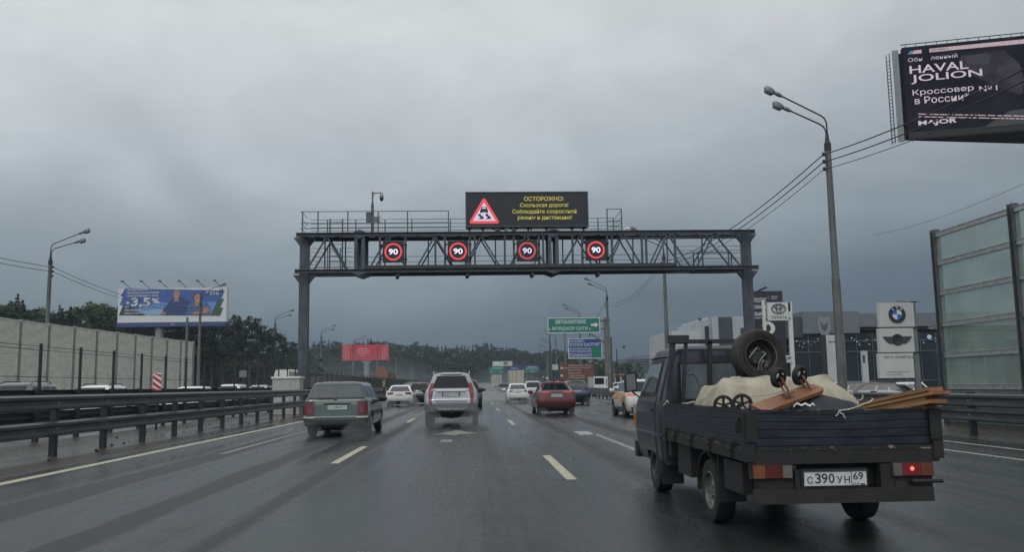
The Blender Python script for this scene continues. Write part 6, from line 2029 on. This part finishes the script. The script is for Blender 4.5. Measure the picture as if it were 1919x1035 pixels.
# plate
px_c, pz_c = -.115, .535
mb = MB(); mb.bb(px_c - .285, px_c + .28, -.075, -.045, pz_c - .078, pz_c + .078); mb.bb(px_c - .33, px_c - .28, -.06, -.02, pz_c - .09, pz_c + .07); pl = tb('number_plate', mb, M_BLACK)
mb = MB(); mb.bb(px_c - .262, px_c + .262, -.084, -.076, pz_c - .058, pz_c + .058); tb('plate_face', mb, M_PLATE, pl)
for body, x_, z_, w_, h_ in (('С', -.215, -.008, .048, .058), ('3', -.148, .004, .05, .078), ('9', -.092, .004, .05, .078), ('0', -.034, .004, .05, .078), ('У', .035, -.008, .048, .058), ('Н', .098, -.008, .048, .058), ('69', .192, .018, .085, .058), ('RUS', .172, -.043, .05, .018)):
    text('lettering', body, M_PLTXT, pl, (px_c + x_, -.0855, pz_c + z_), w=w_, h=h_, bold=.01)
mb = MB(); mb.bb(px_c + .134, px_c + .138, -.087, -.0845, pz_c - .056, pz_c + .056)
for a in ((-.262, .262, -.058, -.054), (-.262, .262, .054, .058)): mb.bb(px_c + a[0], px_c + a[1], -.0868, -.0842, pz_c + a[2], pz_c + a[3])
tb('plate_lines', mb, M_PLTXT, pl)
for k, m_ in enumerate((M_SW, M_SBLUE, flat('sign_red', (.45, .05, .03)))):
    mb = MB(); mb.bb(px_c + .208, px_c + .245, -.087, -.0845, pz_c - .039 - k * .007, pz_c - .033 - k * .007); tb('flag', mb, m_, pl)
# cab
CW = .845
CY = 3.20
def cring(z, w, yr, yf, rr=.06, rf=.22, zf=None): return ring(z, zf if zf else z, yr, yf, w, rr, rf)
cr_r = [cring(.36, CW - .06, CY + .0, 4.78, .04, .2), cring(.44, CW - .02, CY, 4.86), cring(.70, CW, CY, 4.95), cring(.95, CW, CY, 4.93), cring(1.10, CW - .015, CY, 4.86), cring(1.16, CW - .035, CY, 4.78),
        cring(1.62, CW - .155, CY + .02, 4.36, .06, .12), cring(1.72, CW - .20, CY + .04, 4.26, .08, .12), cring(1.76, CW - .30, CY + .10, 4.12, .1, .12)]
cb = Car('cab_tmp', 'x', (0, 0, 0), cr_r, (3.78,), .30, NV, arches=True)
for ch in [o for o in COL.objects if o.parent == cb.t]:
    if ch.name.startswith('wheel'):
        for g_ in [o for o in COL.objects if o.parent == ch]: bpy.data.objects.remove(g_)
        bpy.data.objects.remove(ch)
cab = cb.body; cab.name = 'cab'; cab.parent = t
tmp = cb.t; cb.t = t
bpy.data.objects.remove(tmp)
cb.patch('windscreen', M_CGLASS, 18.0, 26.0, 5.1, 5.9, .008, cab)
n_ = cb.n
M_PGL = mat('pickup_door_glass', (.075, .095, .105), .08, var=.2, spec=.7)
for a0, a1, b0, b1 in ((9.9, 16.0, 9.9, 15.9), (n_ - 16.0, n_ - 9.9, n_ - 15.9, n_ - 9.9)):
    d_ = cb.patch('door', NV, min(a0, a1) - (.6 if a0 < n_ / 2 else .2), max(a0, a1) + (.2 if a0 < n_ / 2 else .6), 1.2, 4.95, .006, cab)
    fr_ = cb.patch('window_frame', M_BLACK, a0 - .1, a1 + .1, 5.0, 5.97, .006, cab)
    cb.patch('door_window', M_PGL, a0 + .25, a1 - .25, 5.1, 5.86, .012, d_)
mb = MB(); mb.bar((-CW - .012, 3.62, .99), (-CW - .012, 3.76, .99), .02, .03); mb.bar((CW + .012, 3.62, .99), (CW + .012, 3.76, .99), .02, .03); tb('door_handle', mb, M_BLACK)
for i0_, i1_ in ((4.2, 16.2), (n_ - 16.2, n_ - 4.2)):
    cb.patch('crease_highlight', mat('pickup_crease_highlight', (.045, .052, .070), .35, coat=.5), i0_, i1_, 2.02, 2.14, .012, cab)  # body crease drawn as a strip, its highlight put into the lighter colour
# rain gutter + pillar strip
mb = MB()
for sd in (-1, 1):
    mb.tube([(sd * (CW - .155), CY + .05, 1.635), (sd * (CW - .15), 3.8, 1.645), (sd * (CW - .15), 4.3, 1.63)], .014, 6)
    mb.tube([(sd * (CW - .01), CY + .05, 1.10), (sd * (CW - .09), CY + .06, 1.40), (sd * (CW - .155), CY + .07, 1.63)], .012, 6)
tb('gutter', mb, NV)
# rear window of the cab: two opaque panes in a dark frame with a pale seat edge laid on
mb = MB(); mb.bb(-.60, .52, CY - .012, CY + .001, 1.10, 1.56); rwf = tb('rear_window_frame', mb, M_BLACK)
M_RW = mat('cab_rear_glass', (.13, .16, .175), .10, var=.18, scale=2.5, spec=.6)  # light seen through the cab is put into the pane colour
for xa, xb in ((-.575, -.235), (-.185, .50)):
    mb = MB(); mb.bb(xa, xb, CY - .02, CY - .013, 1.13, 1.54); tb('rear_pane', mb, M_RW, rwf)
mb = MB(); mb.tube([(-.52, CY - .022, 1.42), (-.42, CY - .022, 1.43), (-.38, CY - .022, 1.38), (-.33, CY - .022, 1.25), (-.30, CY - .022, 1.14)], .012, 6); tb('seat_edge', mb, mat('seat_pale', (.13, .145, .15), .6), rwf)
# headboard frame behind the cab
mb = MB()
HY = 3.06
for x_, top, w_ in ((-.76, 1.83, .06), (-.585, 1.80, .04), (-.262, 1.80, .05), (.10, 1.80, .045), (.45, 1.80, .045), (.70, 1.83, .06)):
    if w_: mb.bar((x_ * 1.06, HY, ZB0), (x_ * .90, HY, top), w_)
mb.bar((-.70, HY, 1.80), (.66, HY, 1.80), .05, .05); mb.bar((-.72, HY - .001, 1.06), (.70, HY - .001, 1.06), .045)
mb.bb(-.74, -.50, HY - .06, HY + .06, 1.785, 1.875)
tb('headboard', mb, mat('headboard_paint', (.016, .018, .024), .5, var=.4))
# mirror, indicator
mb = MB(); mb.tube([(-CW + .02, 4.55, 1.14), (-CW - .06, 4.62, 1.21), (-CW - .08, 4.62, 1.44)], .012, 6); mb.tube([(CW - .02, 4.55, 1.14), (CW + .06, 4.62, 1.21), (CW + .08, 4.62, 1.44)], .012, 6); tb('mirror_arm', mb, M_BLACK)
for sd in (-1, 1):
    mb = MB(); mb.prism([(sd * (CW + .005), 1.22), (sd * (CW + .165), 1.20), (sd * (CW + .17), 1.43), (sd * (CW + .15), 1.47), (sd * (CW + .02), 1.47), (sd * (CW + .005), 1.44)], 4.56, 4.66); mr_ = tb('mirror', mb, M_BLACK)
    mb = MB(); mb.prism([(sd * (CW + .02), 1.24), (sd * (CW + .15), 1.22), (sd * (CW + .153), 1.44), (sd * (CW + .03), 1.45)], 4.553, 4.558); tb('mirror_glass', mb, mat('mirror_glass', (.16, .17, .175), .15, .0, var=.1), mr_)  # pale reflection put into the mirror face as plain grey colour
mb = MB(); mb.bb(-CW - .012, -CW + .1, 4.70, 4.86, .76, .92); fi = tb('front_indicator', mb, M_TLAMBER)
mb = MB(); mb.bb(-CW - .010, -CW + .1, 4.72, 4.87, .925, 1.04); tb('clear_lens', mb, M_TLWHITE, fi)
mb = MB(); mb.bb(CW - .1, CW + .012, 4.70, 4.86, .76, .92); tb('front_indicator', mb, M_TLAMBER)
mb = MB(); mb.bb(-CW + .02, CW - .02, 4.80, 4.99, .34, .55); tb('front_bumper', mb, M_BLACK)
# wheels, guards and flaps
def pickup_wheel(c, r, sd, rim):
    o = MB(); m_ = Matrix.Rotation(R(90), 3, 'Y')
    o.lathe([(r * .58, -.08), (r * .86, -.095), (r * .97, -.085), (r, -.055), (r, .055), (r * .97, .085), (r * .86, .095), (r * .58, .08)], m_, 32)
    w_ = tb('wheel', o, M_TYRE, smooth=40); w_.location = c
    b = MB()
    s_ = sd
    b.lathe([(r * .62, .085 * s_), (r * .58, .09 * s_), (r * .56, .05 * s_), (r * .42, .02 * s_), (r * .30, .055 * s_), (r * .22, .07 * s_), (0, .075 * s_)], m_, 28)
    for k in range(5): b.tube([(.055 * s_, math.cos(k * 1.257) * r * .22, math.sin(k * 1.257) * r * .22), (.085 * s_, math.cos(k * 1.257) * r * .22, math.sin(k * 1.257) * r * .22)], .012, 6)
    q = b.build('rim', rim, w_, smooth=40)
    for k in range(8):
        pass
M_PRIM = mat('steel_rim', (.16, .16, .155), .45, .5, var=.4, scale=7)
for sd in (-1, 1):
    pickup_wheel((sd * .715, 3.78, .295), .295, sd, M_RIMD)
    pickup_wheel((sd * .70, 1.32, .295), .295, sd, M_PRIM)
    mb = MB()                                                # mudguard over the rear wheel
    pts = []
    for i in range(11):
        a = R(-8 + 196 * i / 10)
        pts.append((1.32 + math.cos(a) * .375, .31 + math.sin(a) * .36))
    inn = [(1.32 + (y_ - 1.32) * .95, .31 + (z_ - .31) * .95) for y_, z_ in reversed(pts)]
    for i in range(10):
        mb.prism([pts[i], pts[i + 1], inn[9 - i], inn[10 - i]], sd * .58, sd * .815, (Vector((0, 1, 0)), Vector((0, 0, 1)), Vector((1, 0, 0))))
    tb('mudguard', mb, BLK, smooth=40)
    mb = MB(); mb.bb(sd * .56, sd * .82, 3.28, 3.30, .14, .62); tb('mud_flap', mb, M_BLACK)
    mb = MB(); mb.bb(sd * .56, sd * .82, .885, .90, .24, .66); tb('mud_flap', mb, M_BLACK)
    mb = MB(); mb.bb(sd * .60, sd * .79, .25, .80, .38, .64); tb('side_box', mb, BLK)
    mb = MB(); mb.bb(sd * .70, sd * .80, 2.86, 2.98, .50, .66); mb.bb(sd * .72, sd * .82, 3.05, 3.1, .42, .68); tb('bracket', mb, BLK)

# ---------------------------------------------------------------- the load
def at(px, py, Y):
    return P(px, py, Y)
# spare wheel standing behind the cab
c = at(1420, 668, 9.55)
sw = thing('spare_wheel', 'old spare wheel standing upright behind the pickup cab on the load', 'wheel', (c.x, c.y, c.z), R(8))
r = .292
m_ = Matrix.Rotation(R(90 - 6), 3, 'X')
mb = MB(); mb.lathe([(r * .60, -.085), (r * .82, -.10), (r * .95, -.09), (r, -.06), (r * 1.0, .06), (r * .95, .09), (r * .82, .10), (r * .60, .085)], m_, 40)
for k in range(3): mb.lathe([(r * (.70 + .08 * k), .098), (r * (.71 + .08 * k), .106), (r * (.725 + .08 * k), .098)], m_, 40)
mb.build('tyre', mat('old_tyre', (.022, .020, .018), .7, var=.4, scale=8, bump=.15), sw, smooth=35)
mb = MB(); mb.lathe([(r * .62, .08), (r * .59, .09), (r * .565, .07), (r * .54, .0), (r * .40, -.03), (r * .30, .0), (r * .16, .01), (0, .01)], m_, 36)
rm_ = mb.build('rim', mat('spare_rim', (.020, .020, .019), .6, .3, col2=(.045, .042, .036), thresh=(.4, .7), scale=8), sw, smooth=40)
mb = MB(); mb.lathe([(r * .635, .082), (r * .615, .096), (r * .595, .088), (r * .61, .074)], m_, 40, close=True); mb.build('rim_edge', mat('rim_edge', (.14, .13, .11), .5, .3, var=.4), rm_, smooth=40)
for k in range(5):
    an = 2 * PI * k / 5 + .3
    mb = MB(); mb.lathe([(0, .016), (.022, .014), (.026, .004), (0, .0)], m_, 12, m_ @ Vector((math.cos(an) * r * .27, math.sin(an) * r * .27, .01))); mb.build('wheel_nut', M_RIMD, rm_)
mb = MB()
mb.tube([(-.06, -.12, -.16), (-.055, -.13, -.08), (-.02, -.14, -.02), (.03, -.13, .02), (.01, -.12, .05), (-.01, -.12, .03)], .008, 6)
mb.tube([(-.02, -.12, -.17), (-.03, -.13, -.09), (.0, -.14, -.05), (.035, -.13, -.06), (.04, -.13, -.10), (.01, -.13, -.11)], .008, 6)
mb.tube([(-.15, -.10, -.02), (-.06, -.11, .09)], .006, 5)
mb.build('wire_hook', mat('wire_grey', (.17, .17, .165), .4, .5), sw, smooth=50)
# cloth heaps
def cloth(name, label, outline_pts, yn, yf, m, zbase, amp, seed, ridge=0.35, fe=2.4):
    """draped sheet: its upper edge follows picture points (px, py) at mid depth; falls to zbase at front and back"""
    mid = yn + (yf - yn) * ridge
    prof = [at(px, py, TB.y + mid) for px, py in outline_pts]
    U_, V_ = 72, 40
    rows = []
    for v in range(V_ + 1):
        fv = v / V_
        y_ = TB.y + yn + (yf - yn) * fv
        d = abs((fv - ridge) / (ridge if fv < ridge else 1 - ridge))
        fall = 1 - d ** fe
        row = []
        for u in range(U_ + 1):
            fu = u / U_ * (len(prof) - 1)
            i = min(len(prof) - 2, int(fu)); f = fu - i
            p = prof[i].lerp(prof[i + 1], f)
            z = zbase + (p.z - zbase) * fall
            n1 = noise.noise(Vector((p.x * 3.2 + seed, y_ * 2.2, z * 2.0)))
            n2 = 1 - abs(noise.noise(Vector((p.x * 5.0 + seed * 2 + y_ * 2.5, y_ * 3.5, 4.0)))) * 2
            n3 = abs(noise.noise(Vector((p.x * 2.1 - y_ * 1.3 + seed, y_ * 1.1 + p.x * .8, 9.0))))
            z += amp * (n1 * .6 + n2 * .3 + (.32 - n3) * 2.0) * (.35 + .65 * fall)
            row.append(Vector((p.x + n1 * amp * .8, y_ + n2 * amp * .8 + (n3 - .3) * amp * 2.8 - .05 * (1 - fall), z)))
        rows.append(row)
    mb = MB(); mb.grid(rows)
    o = mb.build(name, m, None, smooth=34, fix=False)
    return tag(o, label, 'cloth')
CANV = mat('canvas', (.24, .215, .16), .85, scale=3.5, col2=(.40, .365, .285), thresh=(.35, .65), bump=.15)
cloth('canvas_tarpaulin', 'creased beige canvas sheet draped over the load behind the spare wheel', [(1316, 777), (1323, 756), (1332, 736), (1343, 724), (1376, 719), (1405, 716), (1440, 714), (1470, 713), (1500, 714), (1530, 717), (1552, 729), (1572, 748), (1590, 764), (1600, 776)], 1.15, 2.45, CANV, .88, .080, 3.0, .45, 5.0)
cloth('dark_cloth', 'dark blue-grey cloth bundle lying over the load beside the planks', [(1462, 774), (1478, 764), (1497, 753), (1520, 745), (1545, 748), (1570, 754), (1590, 760), (1610, 768), (1625, 774)], .42, 1.15, mat('cloth_slate', (.016, .019, .025), .85, scale=3, bump=.2, col2=(.034, .040, .050), thresh=(.4, .62)), .90, .050, 7.0, .5)
cloth('canvas_flap', 'pale canvas flap hanging over the dark cloth towards the planks', [(1500, 752), (1530, 730), (1545, 722), (1565, 733), (1585, 746), (1600, 758)], .75, 1.25, CANV, .95, .030, 11.0, .5)
p0, p1 = at(1482, 761, 7.5), at(1520, 757, 7.5)
mb = MB()
pts = [(1487, 763), (1493, 756), (1502, 760), (1509, 756.5), (1518, 761), (1523, 756.5), (1527, 760)]
rows = [[at(px, py - 1.6, TB.y + .36), at(px, py + 1.8, TB.y + .34)] for px, py in pts]
mb.grid(rows)
for r_ in (rows,): pass
o = mb.build('cloth_stripe', mat('white_webbing', (.52, .53, .52), .8)); tag(o, 'white zigzag webbing strap lying on the dark cloth', 'strap')
# overturned trolley: board with two castors in the air
tr = thing('trolley', 'overturned brown board trolley with two castors in the air, on the load', 'trolley', (0, 0, 0))
a, b = at(1424, 770, 7.60), at(1537, 728, 7.82)
ax_ = (b - a).normalized()
nrm = Vector((-.30, -.42, .86)); nrm = (nrm - ax_ * nrm.dot(ax_)).normalized()
sd_ = nrm.cross(ax_).normalized()
m3 = Matrix((ax_, sd_, nrm)).transposed()
mb = MB(); ln_ = (b - a).length
mb.prism([(-ln_ / 2, -.075), (ln_ / 2 - .05, -.075), (ln_ / 2, -.04), (ln_ / 2, .08), (ln_ / 2 - .05, .12), (-ln_ / 2, .12)], -.016, .016, (ax_, sd_, nrm), (a + b) / 2)
mb.build('board', mat('board_brown', (.165, .070, .034), .5, scale=2.4, col2=(.27, .125, .065), thresh=(.3, .7), stretch=(3, 1, 1)), tr)
M_FORK = mat('castor_fork', (.17, .05, .035), .5, .3, col2=(.30, .20, .16), thresh=(.45, .65), scale=16)
for (wx, wy, fx0, fy0, Yw) in ((1458.5, 708, 1476, 738, 7.72), (1498.5, 704, 1516, 731, 7.84)):
    wc_ = at(wx, wy, Yw); fb = at(fx0, fy0, Yw - .02)
    mm = Matrix.Rotation(R(32), 3, 'Z') @ Matrix.Rotation(R(90 + 8), 3, 'X')
    rr = .092
    mb = MB(); mb.lathe([(rr * .66, -.022), (rr * .86, -.026), (rr, -.014), (rr, .014), (rr * .86, .026), (rr * .66, .022)], mm, 30, wc_); w_ = mb.build('castor_wheel', M_TYRE, tr, smooth=40)
    mb = MB(); mb.lathe([(rr * .68, .018), (rr * .55, .006), (rr * .3, .008), (rr * .2, .022), (0, .024)], mm, 24, wc_); mb.lathe([(rr * .68, -.018), (rr * .55, -.006), (rr * .3, -.008), (0, -.022)], mm, 24, wc_); mb.build('hub', M_BLACK, w_, smooth=40)
    sp_ = MB()
    for k_, (t0, t1, rad) in enumerate(((2.2, 3.3, .50), (.5, 1.1, .48))):
        sp_.tube([wc_ + mm @ Vector((math.cos(t0 + (t1 - t0) * i / 5) * rr * rad, math.sin(t0 + (t1 - t0) * i / 5) * rr * rad, .022)) for i in range(6)], [.004, .007, .009, .009, .007, .004], 5)
    sp_.build('spoke_gap', mat('spoke_pale', (.45, .45, .43), .5), w_)
    mb = MB()
    for q in (-.03, .03):
        off = mm @ Vector((0, 0, q))
        mb.bar(wc_ + off, fb + off * .9, .05, .016)
    mb.bar(fb - ax_ * .05, fb + ax_ * .05, .08, .02)
    mb.build('fork', M_FORK, tr)
tr2 = thing('trolley', 'second trolley under the canvas, only two small spoked wheels showing', 'trolley', (0, 0, 0))
for (wx, wy, Yw) in ((1356, 760, 8.15), (1391, 757.5, 8.05)):
    wc_ = at(wx, wy, Yw)
    mm = Matrix.Rotation(R(-12), 3, 'Z') @ Matrix.Rotation(R(90), 3, 'X')
    rr = .095
    mb = MB(); mb.lathe([(rr * .68, -.022), (rr * .86, -.026), (rr, -.014), (rr, .014), (rr * .86, .026), (rr * .68, .022)], mm, 30, wc_); w_ = mb.build('castor_wheel', M_TYRE, tr2, smooth=40)
    mb = MB()
    for k in range(5):
        an = 2 * PI * k / 5 + .3
        mb.bar(wc_, wc_ + mm @ Vector((math.cos(an) * rr * .68, math.sin(an) * rr * .68, 0)), .02, .02)
    mb.build('spokes', M_BLACK, w_)
mb = MB(); c_ = at(1374, 772, 8.2); mb.box(c_ + Vector((0, .1, 0)), (.42, .3, .02)); mb.bar(at(1356, 760, 8.2), c_, .03); mb.bar(at(1391, 757, 8.1), c_, .03); mb.build('board', M_WOOD_TRUNK, tr2)
# stack of planks
TIM = mat('timber', (.32, .16, .065), .6, scale=2.0, col2=(.44, .25, .115), thresh=(.3, .7), stretch=(1.2, 6, 6))
TIME = mat('timber_end', (.17, .065, .028), .65, scale=14, col2=(.27, .12, .05), thresh=(.35, .65))
plab = ['topmost orange-brown plank of the timber stack sticking out over the pickup side', 'second plank from the top of the timber stack on the pickup', 'third plank from the top of the timber stack on the pickup', 'fourth plank from the top of the timber stack on the pickup', 'lowest plank of the timber stack on the pickup, ending at the tailgate']
ends = [(0, .0, .13), (1, .05, .15), (2, -.10, .12), (3, .02, .14), (4, -.14, .13)]
for k, de, w0 in ends:
    a = at(1606, 759, 8.40); b = at(1738, 729.5, 7.02)
    d = (b - a).normalized()
    sdv = Vector((-d.y, d.x, 0)).normalized()
    if sdv.x < 0: sdv = -sdv
    n3 = sdv.cross(d).normalized()
    if n3.z < 0: n3 = -n3
    a = a - n3 * (.034 * k) + sdv * (.012 * (k % 3)); L0 = (b - at(1606, 759, 8.40)).length + de
    t0 = .029
    mb = MB()
    mb.prism([(-.5, 0), (L0, 0), (L0 - .004, w0), (-.5, w0)], -t0 / 2, t0 / 2, (d, sdv, n3), a)
    q_ = (.85, 1.15, .66, 1.05, .75)[k]
    o = mb.build('plank', [mat('timber_%d' % k, tuple(q * q_ for q in (.28, .135, .055)), .6, scale=2.0, col2=tuple(q * q_ for q in (.42, .235, .105)), thresh=(.3, .7), stretch=(6, 1.2, 6)), TIME])
    for p in o.data.polygons:
        if abs(p.normal.dot(d)) > .8: p.material_index = 1
    tag(o, plab[k], 'plank', 'planks stacked on the pickup')
# ropes
M_ROPE = mat('rope_white', (.44, .43, .38), .8, scale=40, var=.3)
def rope(label, pts, r=.006):
    mb = MB()
    P3 = [at(*p) for p in pts]
    sm = []
    for i in range(len(P3) - 1):
        for k in range(6):
            s_ = k / 6; q = P3[i].lerp(P3[i + 1], s_); q.z -= .012 * math.sin(PI * s_); sm.append(q)
    sm.append(P3[-1]); mb.tube(sm, r, 6)
    tag(mb.build('rope', M_ROPE), label, 'rope')
rope('white rope along the left bed side up to the canvas sheet', [(1243, 760, 10.1), (1250, 751, 10.05), (1256, 757, 10.0), (1300, 753, 9.4), (1312, 752, 9.3)])
rope('white rope running over the canvas from the left board to the trolley', [(1282, 768, 9.3), (1285, 758, 9.25), (1330, 742, 8.85), (1420, 742, 8.2), (1470, 732, 7.86)], .005)
rope('white knotted rope end hanging over the left bed board', [(1282, 770, 9.25), (1296, 766, 9.2), (1308, 768, 9.1), (1312, 756, 9.1), (1340, 735, 8.95)], .005)
rope('white rope tied on the tailgate and stretched across to the planks', [(1566, 780, 7.12), (1573, 770, 7.10), (1620, 757, 7.2), (1636, 748, 7.3)], .006)
rope('loose frayed rope ends of the knot on the tailgate', [(1573, 770, 7.10), (1580, 776, 7.09), (1585, 784, 7.09)], .005)
rope('frayed white rope knot standing up left of the planks', [(1596, 735, 7.5), (1602, 746, 7.5), (1609, 751, 7.5), (1618, 744, 7.5), (1616, 740, 7.5)], .005)
